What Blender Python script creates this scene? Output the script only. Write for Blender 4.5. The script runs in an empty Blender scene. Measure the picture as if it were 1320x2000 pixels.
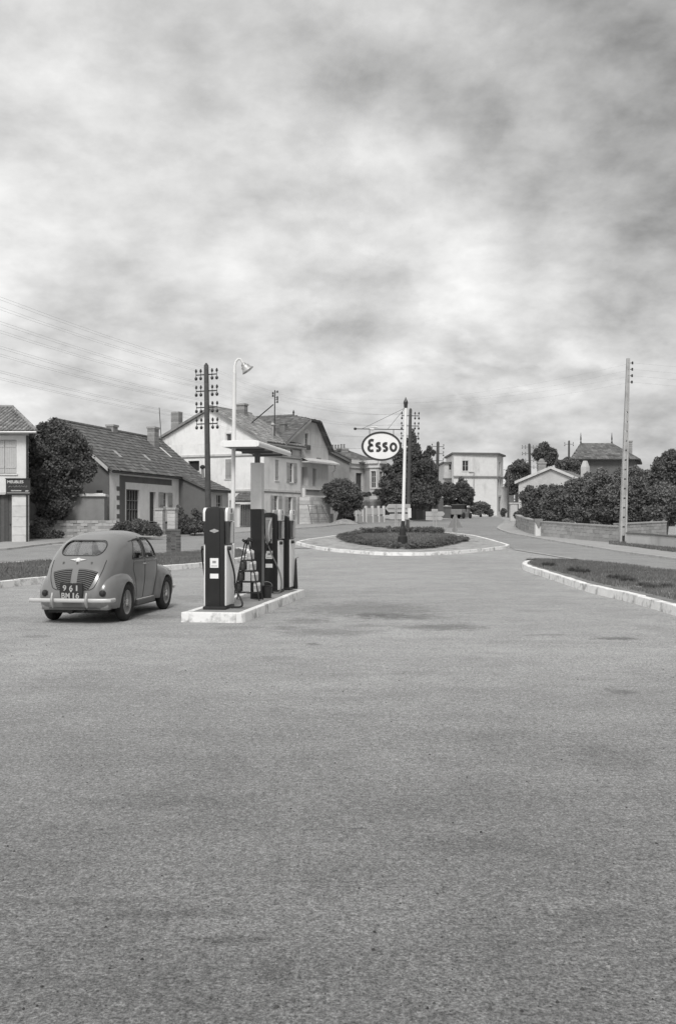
import bpy, bmesh, math, random
import numpy as np
from mathutils import Vector, Matrix
from mathutils.bvhtree import BVHTree
R = math.radians
random.seed(7); rng = np.random.default_rng(7)
scene = bpy.context.scene
COL = scene.collection

# ------------------------------------------------------------------ camera
CAMZ = 1.68; FPX = 1950.0; HZ = 1012.0; CX = 660.0
cam = bpy.data.cameras.new('camera'); co = bpy.data.objects.new('camera', cam); COL.objects.link(co)
co.location = (0, 0, CAMZ); co.rotation_euler = (R(90), 0, 0)
cam.sensor_fit = 'VERTICAL'; cam.sensor_height = 36; cam.sensor_width = 24
cam.lens = 36 * FPX / 2000.0; cam.shift_y = 0.006; cam.clip_start = .1; cam.clip_end = 6000
scene.camera = co
# ------------------------------------------------------------------ world
SUN_EL, SUN_AZ = 47.0, -178.0      # azimuth from +Y (clockwise positive)
w = bpy.data.worlds.new('World'); scene.world = w; w.use_nodes = True
nt = w.node_tree; nt.nodes.clear()
def N(t, **k):
    n = nt.nodes.new(t)
    for a, b in k.items(): setattr(n, a, b)
    return n
L = lambda a, b: nt.links.new(a, b)
out = N('ShaderNodeOutputWorld'); bg = N('ShaderNodeBackground'); L(bg.outputs[0], out.inputs[0])
bg.inputs[1].default_value = .12
sky = N('ShaderNodeTexSky', sky_type='NISHITA', sun_disc=False)
sky.sun_elevation = R(SUN_EL); sky.sun_rotation = R(SUN_AZ); sky.altitude = 100
bw = N('ShaderNodeRGBToBW'); L(sky.outputs[0], bw.inputs[0])
tc = N('ShaderNodeTexCoord'); sep = N('ShaderNodeSeparateXYZ'); L(tc.outputs['Generated'], sep.inputs[0])
def math_(op, a, b=None, clamp=False):
    m = N('ShaderNodeMath', operation=op, use_clamp=clamp)
    for i, v in enumerate([a, b]):
        if v is None: continue
        if isinstance(v, (int, float)): m.inputs[i].default_value = v
        else: L(v, m.inputs[i])
    return m.outputs[0]
zz = math_('ADD', math_('MAXIMUM', sep.outputs[2], 0.0), .40)
cx = math_('DIVIDE', sep.outputs[0], zz); cy = math_('DIVIDE', sep.outputs[1], zz)
comb = N('ShaderNodeCombineXYZ'); L(cx, comb.inputs[0]); L(cy, comb.inputs[1])
def noise_(scale, detail, rough, dist, off):
    mp = N('ShaderNodeMapping'); mp.inputs['Location'].default_value = off
    L(comb.outputs[0], mp.inputs[0])
    n = N('ShaderNodeTexNoise'); L(mp.outputs[0], n.inputs['Vector'])
    n.inputs['Scale'].default_value = scale; n.inputs['Detail'].default_value = detail
    n.inputs['Roughness'].default_value = rough; n.inputs['Distortion'].default_value = dist
    return n.outputs['Fac']
def mr_(v, a, b, c, d, smooth=True):
    m = N('ShaderNodeMapRange', interpolation_type='SMOOTHSTEP' if smooth else 'LINEAR')
    L(v, m.inputs[0])
    for i, x in enumerate((a, b, c, d)): m.inputs[i + 1].default_value = x
    return m.outputs[0]
SX = 2.2
LX, LY = -.10, .05       # towards the veiled sun, in cloud-layer units: gives the clouds lit and shaded flanks
def layer(scale, detail, rough, off, k, lit):
    d = lit / scale
    n1 = noise_(scale, detail, rough, .12, off); n2 = noise_(scale, detail, rough, .12, (off[0] + d * LX * scale * scale * .55, off[1] + d * LY * scale * scale * .55, off[2]))
    return n1, math_('MULTIPLY', math_('SUBTRACT', n1, n2), k)
b1, r1 = layer(1.3, 4, .5, (SX, 2.4, 0), .75, 1.0)
b2, r2 = layer(2.7, 11, .58, (SX + 3, 6.2, 2), .62, 1.0)
b3, r3_ = layer(7.5, 7, .58, (7.7, 2.1, 4), .28, 1.0)
thick = math_('ADD', math_('MULTIPLY', b1, .6), math_('MULTIPLY', b2, .4))
dark = mr_(thick, .36, .72, .05, -.062)                 # thick cloud shows a darker base
puff = mr_(b2, .30, .56, .03, -.02)
relief = math_('ADD', r1, math_('ADD', r2, r3_))
rim = math_('MULTIPLY', mr_(math_('ABSOLUTE', math_('SUBTRACT', b2, .455)), 0, .05, 1, 0), mr_(b1, .38, .58, .045, 0))
az = math_('MULTIPLY', sep.outputs[0], -.29)
hor = mr_(sep.outputs[2], .05, .40, .0, .022)
tot = math_('ADD', math_('ADD', dark, puff), math_('ADD', math_('ADD', relief, rim), math_('ADD', az, hor)))
lum = math_('MINIMUM', math_('MAXIMUM', math_('ADD', tot, .385), .12), .62)
cloud = N('ShaderNodeCombineColor')
K = 1 / .12
L(math_('MULTIPLY', lum, K * 1.002), cloud.inputs[0]); L(math_('MULTIPLY', lum, K), cloud.inputs[1]); L(math_('MULTIPLY', lum, K * .992), cloud.inputs[2])
mx = N('ShaderNodeMix', data_type='RGBA'); mx.inputs[0].default_value = .93
L(bw.outputs[0], mx.inputs[6]); L(cloud.outputs[0], mx.inputs[7]); L(mx.outputs[2], bg.inputs[0])
# ------------------------------------------------------------------ sun
sd = bpy.data.lights.new('sun', 'SUN'); sd.energy = 1.5; sd.angle = R(20); sd.color = (1, .99, .975)
so = bpy.data.objects.new('sun', sd); COL.objects.link(so)
a_, e_ = R(SUN_AZ), R(SUN_EL)
sdir = Vector((math.sin(a_) * math.cos(e_), math.cos(a_) * math.cos(e_), math.sin(e_)))
so.rotation_euler = sdir.to_track_quat('Z', 'Y').to_euler(); so.location = sdir * 50
vs = scene.view_settings
vs.view_transform = 'Standard'; vs.look = 'None'; vs.exposure = .74; vs.gamma = 1; vs.use_curve_mapping = False

# ------------------------------------------------------------------ survey helpers
def sp(x, k):
    t = x / k
    return k * (math.log1p(math.exp(-abs(t))) + max(t, 0))
def zt(D):                      # terrain height: flat forecourt, then the street climbs gently
    return .03 * sp(D - 45, 2.2) - .01 * sp(D - 75, 6) - .02 * sp(D - 140, 10)
def g(px, py):                  # point of the ground seen at a pixel
    lo, hi = 2.0, 400.0
    for _ in range(50):
        m = (lo + hi) / 2
        if HZ + (CAMZ - zt(m)) * FPX / m > py: lo = m
        else: hi = m
    return Vector(((px - CX) / FPX * lo, lo, zt(lo)))
def at(px, py, D): return Vector(((px - CX) / FPX * D, D, CAMZ - (py - HZ) / FPX * D))
def rot2(v, a): c, s = math.cos(a), math.sin(a); return Vector((v[0] * c - v[1] * s, v[0] * s + v[1] * c))

# ------------------------------------------------------------------ materials
def mat(name, gcol, rough=.8, var=.12, scale=3.0, detail=6, bump=0.0, bscale=60, tint=False, metal=0.0,
        stain=0.0, sscale=.7, streak=False, spec=.35, speck=0.0, spscale=300):
    m = bpy.data.materials.new(name); m.use_nodes = True; t = m.node_tree; ns = t.nodes; ns.clear()
    o = ns.new('ShaderNodeOutputMaterial'); b = ns.new('ShaderNodeBsdfPrincipled'); t.links.new(b.outputs[0], o.inputs[0])
    b.inputs['Roughness'].default_value = rough; b.inputs['Metallic'].default_value = metal
    b.inputs['Specular IOR Level'].default_value = spec
    tcn = ns.new('ShaderNodeTexCoord'); oi = ns.new('ShaderNodeObjectInfo')
    va = ns.new('ShaderNodeVectorMath'); va.operation = 'ADD'
    ms = ns.new('ShaderNodeMath'); ms.operation = 'MULTIPLY'; ms.inputs[1].default_value = 37
    t.links.new(oi.outputs['Random'], ms.inputs[0]); t.links.new(tcn.outputs['Object'], va.inputs[0]); t.links.new(ms.outputs[0], va.inputs[1])
    vec = va.outputs[0]
    def nz(sc, de, stretch=None, ro=.6):
        v = vec
        if stretch:
            mp = ns.new('ShaderNodeMapping'); mp.inputs['Scale'].default_value = stretch; t.links.new(v, mp.inputs[0]); v = mp.outputs[0]
        n = ns.new('ShaderNodeTexNoise'); t.links.new(v, n.inputs['Vector']); n.inputs['Scale'].default_value = sc
        n.inputs['Detail'].default_value = de; n.inputs['Roughness'].default_value = ro
        return n.outputs['Fac']
    def mrg(v, a, b_, c, d):
        r_ = ns.new('ShaderNodeMapRange'); t.links.new(v, r_.inputs[0])
        for i, x in enumerate((a, b_, c, d)): r_.inputs[i + 1].default_value = x
        return r_.outputs[0]
    def mul(a, b_):
        q = ns.new('ShaderNodeMath'); q.operation = 'MULTIPLY'; t.links.new(a, q.inputs[0])
        if isinstance(b_, float): q.inputs[1].default_value = b_
        else: t.links.new(b_, q.inputs[1])
        return q.outputs[0]
    v = mrg(nz(scale, detail), .25, .75, 1 - var, 1 + var)
    if stain:
        v = mul(v, mrg(nz(sscale, 8, (1, 1, .35) if streak else None, .68), .5, .68, 1.0, 1 - stain))
    if speck:
        v = mul(v, mrg(nz(spscale, 2), .3, .7, 1 - speck, 1 + speck))
    if tint:
        at_ = ns.new('ShaderNodeAttribute'); at_.attribute_name = 'tint'; v = mul(v, at_.outputs['Fac'])
    v = mul(v, float(gcol))
    cc = ns.new('ShaderNodeCombineColor')
    for i, k in enumerate((1.004, 1.0, .99)): t.links.new(mul(v, k), cc.inputs[i])
    t.links.new(cc.outputs[0], b.inputs['Base Color'])
    if bump:
        bp = ns.new('ShaderNodeBump'); bp.inputs['Strength'].default_value = 1; bp.inputs['Distance'].default_value = bump
        t.links.new(nz(bscale, 6), bp.inputs['Height']); t.links.new(bp.outputs[0], b.inputs['Normal'])
    m['nodes'] = 1
    return m
def glass_mat(name, gcol=.9, rough=.03, alpha=.25):
    m = bpy.data.materials.new(name); m.use_nodes = True; t = m.node_tree; ns = t.nodes; ns.clear()
    o = ns.new('ShaderNodeOutputMaterial'); mxs = ns.new('ShaderNodeMixShader'); tr = ns.new('ShaderNodeBsdfTransparent')
    gl = ns.new('ShaderNodeBsdfGlossy'); gl.inputs['Roughness'].default_value = rough
    lw_n = ns.new('ShaderNodeLayerWeight'); lw_n.inputs[0].default_value = .3
    fr = ns.new('ShaderNodeMapRange'); t.links.new(lw_n.outputs['Facing'], fr.inputs[0]); fr.inputs[3].default_value = .04; fr.inputs[4].default_value = .5
    tr.inputs[0].default_value = (gcol, gcol, gcol, 1)
    t.links.new(fr.outputs[0], mxs.inputs[0]); t.links.new(tr.outputs[0], mxs.inputs[1]); t.links.new(gl.outputs[0], mxs.inputs[2])
    t.links.new(mxs.outputs[0], o.inputs[0])
    return m
MT = {}
def defm(k, *a, **kw): MT[k] = mat(k, *a, **kw)
defm('white_plaster', .82, .9, .07, 2.2, 8, .004, 40, stain=.22, sscale=.8, streak=True)
defm('pale_plaster', .68, .9, .07, 2.0, 8, .004, 40, stain=.25, sscale=.7, streak=True)
defm('grey_plaster', .52, .9, .08, 2.0, 8, .004, 40, stain=.2, sscale=.8, streak=True)
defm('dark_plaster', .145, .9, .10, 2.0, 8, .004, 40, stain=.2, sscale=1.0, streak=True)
defm('mid_plaster', .25, .9, .10, 2.0, 8, .004, 40, stain=.2, sscale=.7, streak=True)
defm('trim', .68, .85, .06, 4, 6, .002, 60, stain=.12)
defm('stone', .58, .9, .12, 3, 8, .006, 30, tint=True, stain=.2, sscale=2)
defm('concrete', .42, .9, .10, 3, 8, .004, 50, stain=.22, sscale=1.2)
defm('block', .36, .92, .10, 5, 8, .006, 50, tint=True, stain=.15, sscale=2)
defm('dark_brick', .13, .92, .2, 9, 6, .004, 50, tint=True)
defm('brick', .3, .92, .2, 9, 6, .004, 50, tint=True)
defm('mortar', .30, .95, .1, 9, 6, .004, 50)
defm('dark_tile', .145, .9, .22, 1.1, 8, .003, 60, tint=True, stain=.2, sscale=.6)
defm('pale_tile', .26, .9, .25, 1.4, 8, .003, 60, tint=True, stain=.35, sscale=1.3)
defm('shutter', .34, .7, .08, 6, 6, .001, 50)
defm('pale_shutter', .46, .7, .08, 6, 6, .001, 50)
defm('dark_wood', .085, .8, .15, 8, 6, .002, 60, tint=True)
defm('grey_wood', .20, .85, .2, 5, 8, .002, 60, tint=True)
defm('pole_wood', .075, .85, .25, 6, 8, .003, 60)
defm('frame_paint', .5, .6, .06, 8, 4)
defm('pane', .035, .08, .3, 1.3, 3, spec=.5)
defm('curtain', .42, .8, .2, 12, 3)
defm('inside', .03, .9, .1)
defm('dark_metal', .03, .45, .15, 9, 4, metal=.0)
defm('black_enamel', .022, .28, .15, 5, 5, .0003, 30, spec=.5, stain=.0)
defm('white_enamel', .84, .35, .03, 4, 5, stain=.07, sscale=2.5, streak=True)
defm('white_paint', .74, .6, .05, 4, 6, .001, 60, stain=.10, sscale=3)
defm('kerb_paint', .80, .85, .08, 5, 8, .008, 22, stain=.7, sscale=2.6)
defm('kerb_worn', .42, .9, .14, 4, 8, .008, 22, stain=.45, sscale=2.0)
defm('island_top', .27, .95, .14, 2.5, 9, .005, 45, stain=.35, sscale=1.8, speck=.12)
defm('bumper', .5, .3, .04, 5, 3, spec=.7)
defm('chrome', .75, .18, .05, 5, 3, metal=1.0)
defm('steel', .45, .5, .1, 5, 3, metal=.7)
defm('aluminium', .7, .35, .1, 9, 3, metal=.6)
defm('car_paint', .178, .22, .05, 1.5, 6, .0, 60, spec=.75, stain=.06, sscale=2)
defm('rubber', .03, .85, .2, 12, 4)
defm('rim', .26, .5, .08, 9, 4)
defm('lamp_red', .02, .2, .1, 9, 2, spec=.6)
defm('number_white', .42, .6, .05)
defm('seat_cloth', .06, .9, .2, 20, 3)
defm('sign_dark', .035, .5, .12, 5, 5, stain=.1)
defm('sign_letter', .62, .6, .1, 12, 4)
defm('sign_dim', .26, .6, .15, 12, 4)
defm('sign_grey', .40, .6, .08, 6, 5, stain=.1)
defm('sign_triangle', .22, .7, .1, 6, 5)
defm('insulator', .035, .3, .2, 8, 2, spec=.6)
defm('glass_insulator', .5, .2, .1, 8, 2, spec=.6)
defm('bark', .07, .9, .3, 6, 8, .01, 30)
defm('leaf_dark', .155, .8, .25, .7, 4, tint=True, spec=.08)
defm('leaf_mid', .19, .8, .25, .7, 4, tint=True, spec=.08)
defm('leaf_conifer', .14, .8, .25, .7, 4, tint=True, spec=.08)
defm('grass', .22, .85, .25, .7, 6, tint=True, spec=.08)
defm('soil', .22, .95, .25, 1.5, 8, .02, 20, stain=.4, sscale=2)
defm('gravel', .36, .95, .28, 1.6, 9, .02, 30, stain=.55, sscale=1.5, speck=.35, spscale=18)
defm('pavement', .34, .92, .10, 1.5, 8, .004, 40, stain=.15, speck=.08, spscale=60)
defm('pebble', .13, .9, .2, 20, 4, tint=True)
defm('cable', .30, .6, .0)
defm('hose_black', .02, .5, .1)
defm('hose_grey', .17, .5, .1)
defm('can_white', .6, .4, .1, 20, 3)
defm('can_dark', .07, .4, .15, 20, 3)
MT['glass'] = glass_mat('clear_glass')

# leaves let a little light through
for k in ('leaf_dark', 'leaf_mid', 'leaf_conifer', 'grass'):
    t = MT[k].node_tree; o = [n for n in t.nodes if n.type == 'OUTPUT_MATERIAL'][0]; b = [n for n in t.nodes if n.type == 'BSDF_PRINCIPLED'][0]
    tl = t.nodes.new('ShaderNodeBsdfTranslucent'); tl.inputs[0].default_value = (.12, .12, .118, 1)
    ad = t.nodes.new('ShaderNodeMixShader'); ad.inputs[0].default_value = .3
    t.links.new(b.outputs[0], ad.inputs[1]); t.links.new(tl.outputs[0], ad.inputs[2]); t.links.new(ad.outputs[0], o.inputs[0])

# forecourt and road: worn tar and grit, built from several scales of grain plus dark patches, painted car shade and placed stains
def ground_mat(name, base, stains_and_shade=(), grain=1.0, near=True):
    m = bpy.data.materials.new(name); m.use_nodes = True; t = m.node_tree; ns = t.nodes; ns.clear()
    o = ns.new('ShaderNodeOutputMaterial'); b = ns.new('ShaderNodeBsdfPrincipled'); t.links.new(b.outputs[0], o.inputs[0])
    b.inputs['Roughness'].default_value = .93; b.inputs['Specular IOR Level'].default_value = .22
    tcn = ns.new('ShaderNodeTexCoord'); vec = tcn.outputs['Object']
    def nz(sc, de, ro=.6, st=None, off=(0, 0, 0), dist=0):
        mp = ns.new('ShaderNodeMapping'); mp.inputs['Location'].default_value = off
        if st: mp.inputs['Scale'].default_value = st
        t.links.new(vec, mp.inputs[0])
        n = ns.new('ShaderNodeTexNoise'); t.links.new(mp.outputs[0], n.inputs['Vector']); n.inputs['Scale'].default_value = sc
        n.inputs['Detail'].default_value = de; n.inputs['Roughness'].default_value = ro; n.inputs['Distortion'].default_value = dist
        return n.outputs['Fac']
    def mrg(v, a, b_, c, d, sm=False):
        r_ = ns.new('ShaderNodeMapRange'); t.links.new(v, r_.inputs[0])
        if sm: r_.interpolation_type = 'SMOOTHSTEP'
        for i, x in enumerate((a, b_, c, d)): r_.inputs[i + 1].default_value = x
        return r_.outputs[0]
    def op(k, a, b_=None):
        q = ns.new('ShaderNodeMath'); q.operation = k
        for i, x in enumerate((a, b_)):
            if x is None: continue
            if isinstance(x, (int, float)): q.inputs[i].default_value = x
            else: t.links.new(x, q.inputs[i])
        return q.outputs[0]
    v = mrg(nz(.16, 6, .6, (1, .6, 1)), .3, .7, .90, 1.10)
    v = op('MULTIPLY', v, mrg(nz(.8, 8, .65, (.8, 1.0, 1), (3, 1, 0), .6), .3, .7, .90, 1.10))
    v = op('MULTIPLY', v, mrg(nz(12, 7, .8), .36, .64, 1 - .17 * grain, 1 + .17 * grain))
    v = op('MULTIPLY', v, mrg(nz(75, 3, .75), .36, .64, 1 - .5 * grain, 1 + .5 * grain))
    v = op('MULTIPLY', v, mrg(nz(210, 2, .6), .3, .7, 1 - .20 * grain, 1 + .20 * grain))
    mp = ns.new('ShaderNodeMapping'); mp.inputs['Rotation'].default_value = (0, 0, R(-62)); mp.inputs['Scale'].default_value = (.16, 1.3, 1); t.links.new(vec, mp.inputs[0])
    tr_n = ns.new('ShaderNodeTexNoise'); tr_n.inputs['Scale'].default_value = 1.0; tr_n.inputs['Detail'].default_value = 5; tr_n.inputs['Roughness'].default_value = .6; t.links.new(mp.outputs[0], tr_n.inputs['Vector'])
    v = op('MULTIPLY', v, mrg(tr_n.outputs['Fac'], .32, .68, .95, 1.05))
    v = op('MULTIPLY', v, mrg(nz(2.6, 9, .78, (.8, 1, 1), (4, 4, 0), .3), .3, .7, .84, 1.14))
    v = op('MULTIPLY', v, mrg(nz(30, 5, .8, None, (2, 3, 0)), .36, .64, 1 - .42 * grain, 1 + .42 * grain))
    v = op('MULTIPLY', v, mrg(nz(7, 6, .8, (.5, 1, 1), (6, 3, 0)), .62, .72, 1.0, .78))
    # exposed dark stone chips and pale flecks
    vo = ns.new('ShaderNodeTexVoronoi'); vo.inputs['Scale'].default_value = 42; t.links.new(vec, vo.inputs['Vector'])
    chip = op('MULTIPLY', mrg(vo.outputs['Distance'], .18, .3, 1, 0), mrg(nz(9, 3, .6, None, (5, 5, 0)), .55, .66, 0, 1))
    v = op('MULTIPLY', v, op('SUBTRACT', 1.0, op('MULTIPLY', chip, .40 * grain)))
    vo2 = ns.new('ShaderNodeTexVoronoi'); vo2.inputs['Scale'].default_value = 17; t.links.new(vec, vo2.inputs['Vector'])
    fl = op('MULTIPLY', mrg(vo2.outputs['Distance'], .09, .16, 1, 0), mrg(nz(3, 2, .6, None, (9, 2, 0)), .55, .6, 0, 1))
    v = op('ADD', v, op('MULTIPLY', fl, .35 * grain))
    se = ns.new('ShaderNodeSeparateXYZ'); t.links.new(vec, se.inputs[0])
    # vignette painted into the ground colour: darkens towards the camera, with a ragged edge
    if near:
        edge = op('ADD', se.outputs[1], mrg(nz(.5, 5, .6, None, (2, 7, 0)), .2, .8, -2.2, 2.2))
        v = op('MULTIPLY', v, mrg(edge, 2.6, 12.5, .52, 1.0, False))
    wob = mrg(nz(4.5, 8, .75, None, (1, 9, 0)), .25, .75, -.75, .75)
    for (sx, sy, rx, ry, dk) in stains_and_shade:
        dx = op('DIVIDE', op('SUBTRACT', se.outputs[0], sx), rx); dy = op('DIVIDE', op('SUBTRACT', se.outputs[1], sy), ry)
        d = op('ADD', op('SQRT', op('ADD', op('MULTIPLY', dx, dx), op('MULTIPLY', dy, dy))), wob)
        v = op('MULTIPLY', v, mrg(d, .35, 1.15, 1 - dk, 1.0, True))
    v = op('MULTIPLY', v, base)
    cc = ns.new('ShaderNodeCombineColor')
    for i, k in enumerate((1.0, 1.0, .995)): t.links.new(op('MULTIPLY', v, k), cc.inputs[i])
    t.links.new(cc.outputs[0], b.inputs['Base Color'])
    hgt = op('ADD', op('MULTIPLY', nz(60, 4, .7), .55), op('MULTIPLY', nz(8, 5, .6), 1.0))
    bp = ns.new('ShaderNodeBump'); bp.inputs['Strength'].default_value = .9; bp.inputs['Distance'].default_value = .018 * grain
    t.links.new(hgt, bp.inputs['Height']); t.links.new(bp.outputs[0], b.inputs['Normal'])
    return m
_st = []
for (px, py, rx, ry, dk) in [(720, 1190, 1.5, 2.0, .30), (860, 1225, .8, .5, .40), (640, 1235, .9, .5, .25), (790, 1205, .8, .6, .3), (600, 1213, .45, .5, .30), (735, 1200, .5, .4, .3),
                             (1200, 1247, .42, .22, .48), (1060, 1240, .4, .12, .28), (560, 1226, .3, .3, .25), (610, 1258, .12, .18, .4),
                             (330, 1170, 1.2, 1.0, .2), (270, 1205, 1.0, .5, .25), (75, 1243, .3, .2, .3), (720, 1222, .35, .25, .25),  # opens with the parked car's shade, painted into the ground colour
                             (1210, 1350, .16, .2, .3), (540, 1285, .3, .3, .15), (1060, 1125, .5, .5, .2),
                             (700, 1618, .05, .02, .5), (1180, 1537, .09, .012, .55), (20, 1210, .8, .6, .12), (150, 1762, .5, .07, .2), (300, 1785, .45, .06, .25), (430, 1835, .25, .05, .28), (545, 1900, .08, .14, .22), (1190, 1795, .4, .12, .16), (1200, 1480, .35, .5, .2), (340, 1560, .5, .25, .15), (900, 1650, .4, .2, .15), (598, 1071, 1.1, .7, .55), (470, 1225, .5, .3, .2)]:  # the patch at the traffic island's left tip is simply darker ground
    p = g(px, py); _st.append((p.x, p.y, rx, ry, dk))
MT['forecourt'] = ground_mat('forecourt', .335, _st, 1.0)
MT['road'] = ground_mat('road', .27, (), .5, near=False)

# ------------------------------------------------------------------ objects
WM = {}
def thing(name, label, cat, loc=(0, 0, 0), rz=0, group=None, kind=None):
    o = bpy.data.objects.new(name, None); COL.objects.link(o); o.empty_display_size = .2
    o.location = loc; o.rotation_euler = (0, 0, rz)
    if label: o['label'] = label
    if cat: o['category'] = cat
    if group: o['group'] = group
    if kind: o['kind'] = kind
    WM[o.name] = Matrix.Translation(Vector(loc)) @ Matrix.Rotation(rz, 4, 'Z')
    return o
def tag(o, label=None, cat=None, group=None, kind=None):
    for k, v in (('label', label), ('category', cat), ('group', group), ('kind', kind)):
        if v: o[k] = v
    return o
def wmat(o):
    return WM.get(o.name, Matrix.Identity(4)) if o else Matrix.Identity(4)
class MB:
    def __init__(s): s.v = []; s.f = []; s.t = []; s.m = []
    def add(s, vs, fs, tint=1.0, mi=0):
        b = len(s.v); s.v += [tuple(v) for v in vs]
        for f in fs: s.f.append(tuple(b + i for i in f)); s.t.append(tint); s.m.append(mi)
        return s
    def box(s, c, d, rz=0, tint=1.0, mi=0, M=None):
        x, y, z = d[0] / 2, d[1] / 2, d[2] / 2
        vs = [Vector((a, b, c_)) for a in (-x, x) for b in (-y, y) for c_ in (-z, z)]
        Q = Matrix.Translation(Vector(c)) @ (M if M is not None else Matrix.Rotation(rz, 4, 'Z'))
        vs = [Q @ v for v in vs]
        return s.add(vs, [(0, 1, 3, 2), (4, 6, 7, 5), (0, 4, 5, 1), (2, 3, 7, 6), (0, 2, 6, 4), (1, 5, 7, 3)], tint, mi)
    def bbox(s, x0, x1, y0, y1, z0, z1, **k):
        return s.box(((x0 + x1) / 2, (y0 + y1) / 2, (z0 + z1) / 2), (x1 - x0, y1 - y0, z1 - z0), **k)
    def tube(s, pts, r, n=8, cap=True, tint=1.0, mi=0, flat=None):
        pts = [Vector(p) for p in pts]; rs = r if isinstance(r, (list, tuple)) else [r] * len(pts)
        ref = None; rings = []
        for i, p in enumerate(pts):
            d = (pts[min(i + 1, len(pts) - 1)] - pts[max(i - 1, 0)])
            d = d.normalized() if d.length > 1e-9 else Vector((0, 0, 1))
            if ref is None:
                ref = Vector((0, 0, 1)) if abs(d.z) < .9 else Vector((1, 0, 0))
            a = (ref - d * ref.dot(d)).normalized(); ref = a; b = d.cross(a)
            fa, fb = flat if flat else (1, 1)
            rings.append([p + (a * math.cos(q) * fa + b * math.sin(q) * fb) * rs[i] for q in [2 * math.pi * k / n for k in range(n)]])
        vs = [v for r_ in rings for v in r_]; fs = []
        for i in range(len(rings) - 1):
            for k in range(n):
                a, b = i * n + k, i * n + (k + 1) % n
                fs.append((a, b, b + n, a + n))
        if cap:
            fs.append(tuple(range(n - 1, -1, -1))); o = (len(rings) - 1) * n; fs.append(tuple(o + k for k in range(n)))
        return s.add(vs, fs, tint, mi)
    def lathe(s, prof, c=(0, 0, 0), axis='Z', n=16, tint=1.0, mi=0, M=None, closed=False):
        vs = []; fs = []
        for (r, h) in prof:
            for k in range(n):
                q = 2 * math.pi * k / n
                p = Vector((r * math.cos(q), r * math.sin(q), h))
                if axis == 'X': p = Vector((h, r * math.cos(q), r * math.sin(q)))
                if axis == 'Y': p = Vector((r * math.sin(q), h, r * math.cos(q)))
                if M is not None: p = M @ p
                vs.append(p + Vector(c))
        m = len(prof)
        for i in range(m if closed else m - 1):
            j = (i + 1) % m
            for k in range(n):
                fs.append((i * n + k, i * n + (k + 1) % n, j * n + (k + 1) % n, j * n + k))
        if not closed:
            fs.append(tuple(range(n - 1, -1, -1))); fs.append(tuple((m - 1) * n + k for k in range(n)))
        return s.add(vs, fs, tint, mi)
    def prism(s, poly, off, tint=1.0, mi=0):
        poly = [Vector(p) for p in poly]; off = Vector(off); n = len(poly)
        vs = poly + [p + off for p in poly]
        fs = [tuple(range(n)), tuple(range(2 * n - 1, n - 1, -1))] + [(i, i + n, (i + 1) % n + n, (i + 1) % n) for i in range(n)]
        return s.add(vs, fs, tint, mi)
    def build(s, name, m, parent=None, smooth=False, local=False, bevel=0, label=None, kind=None, recalc=True):
        me = bpy.data.meshes.new(name)
        if local or parent is None: vs = s.v
        else:
            I = wmat(parent).inverted(); vs = [tuple(I @ Vector(v)) for v in s.v]
        me.from_pydata(vs, [], s.f)
        ms = m if isinstance(m, (list, tuple)) else [m]
        for q in ms: me.materials.append(MT[q] if isinstance(q, str) else q)
        if len(ms) > 1: me.polygons.foreach_set('material_index', s.m)
        a = me.attributes.new('tint', 'FLOAT', 'FACE'); a.data.foreach_set('value', s.t)
        if recalc and len(s.f) < 60000:
            bm = bmesh.new(); bm.from_mesh(me); bmesh.ops.recalc_face_normals(bm, faces=bm.faces)
            if bevel: bmesh.ops.bevel(bm, geom=[e for e in bm.edges if e.calc_face_angle(0) > .5], offset=bevel, segments=2, affect='EDGES', profile=.6)
            bm.to_mesh(me); bm.free()
        if smooth:
            me.polygons.foreach_set('use_smooth', [True] * len(me.polygons))
            me.set_sharp_from_angle(angle=R(42))
        o = bpy.data.objects.new(name, me); COL.objects.link(o)
        if parent: o.parent = parent; WM[o.name] = wmat(parent)
        if label: o['label'] = label
        if kind: o['kind'] = kind
        return o
def copy_tree(o, parent=None):
    c = o.copy(); COL.objects.link(c)
    if parent: c.parent = parent
    for ch in [x for x in bpy.data.objects if x.parent == o]: copy_tree(ch, c)
    return c
def text_mesh(body, size, depth=.004, bold=0, spacing=1.0):
    cu = bpy.data.curves.new('txt', 'FONT'); cu.body = body; cu.size = size; cu.extrude = depth; cu.offset = bold
    cu.align_x = 'CENTER'; cu.space_character = spacing
    ob = bpy.data.objects.new('txt', cu); COL.objects.link(ob)
    dg = bpy.context.evaluated_depsgraph_get(); dg.update()
    me = bpy.data.meshes.new_from_object(ob.evaluated_get(dg))
    vs = [v.co.copy() for v in me.vertices]; fs = [tuple(p.vertices) for p in me.polygons]
    bpy.data.objects.remove(ob); bpy.data.curves.remove(cu); bpy.data.meshes.remove(me)
    return vs, fs
def add_text(mb, body, size, M, depth=.004, bold=0, spacing=1.0, width=None, tint=1.0):
    vs, fs = text_mesh(body, 1.0, depth / size, bold / size * .6, spacing); vs = [v * size for v in vs]
    if width:
        x0 = min(v.x for v in vs); x1 = max(v.x for v in vs); k = width / (x1 - x0)
        vs = [Vector((v.x * k, v.y, v.z)) for v in vs]
    mb.add([M @ v for v in vs], fs, tint)

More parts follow.
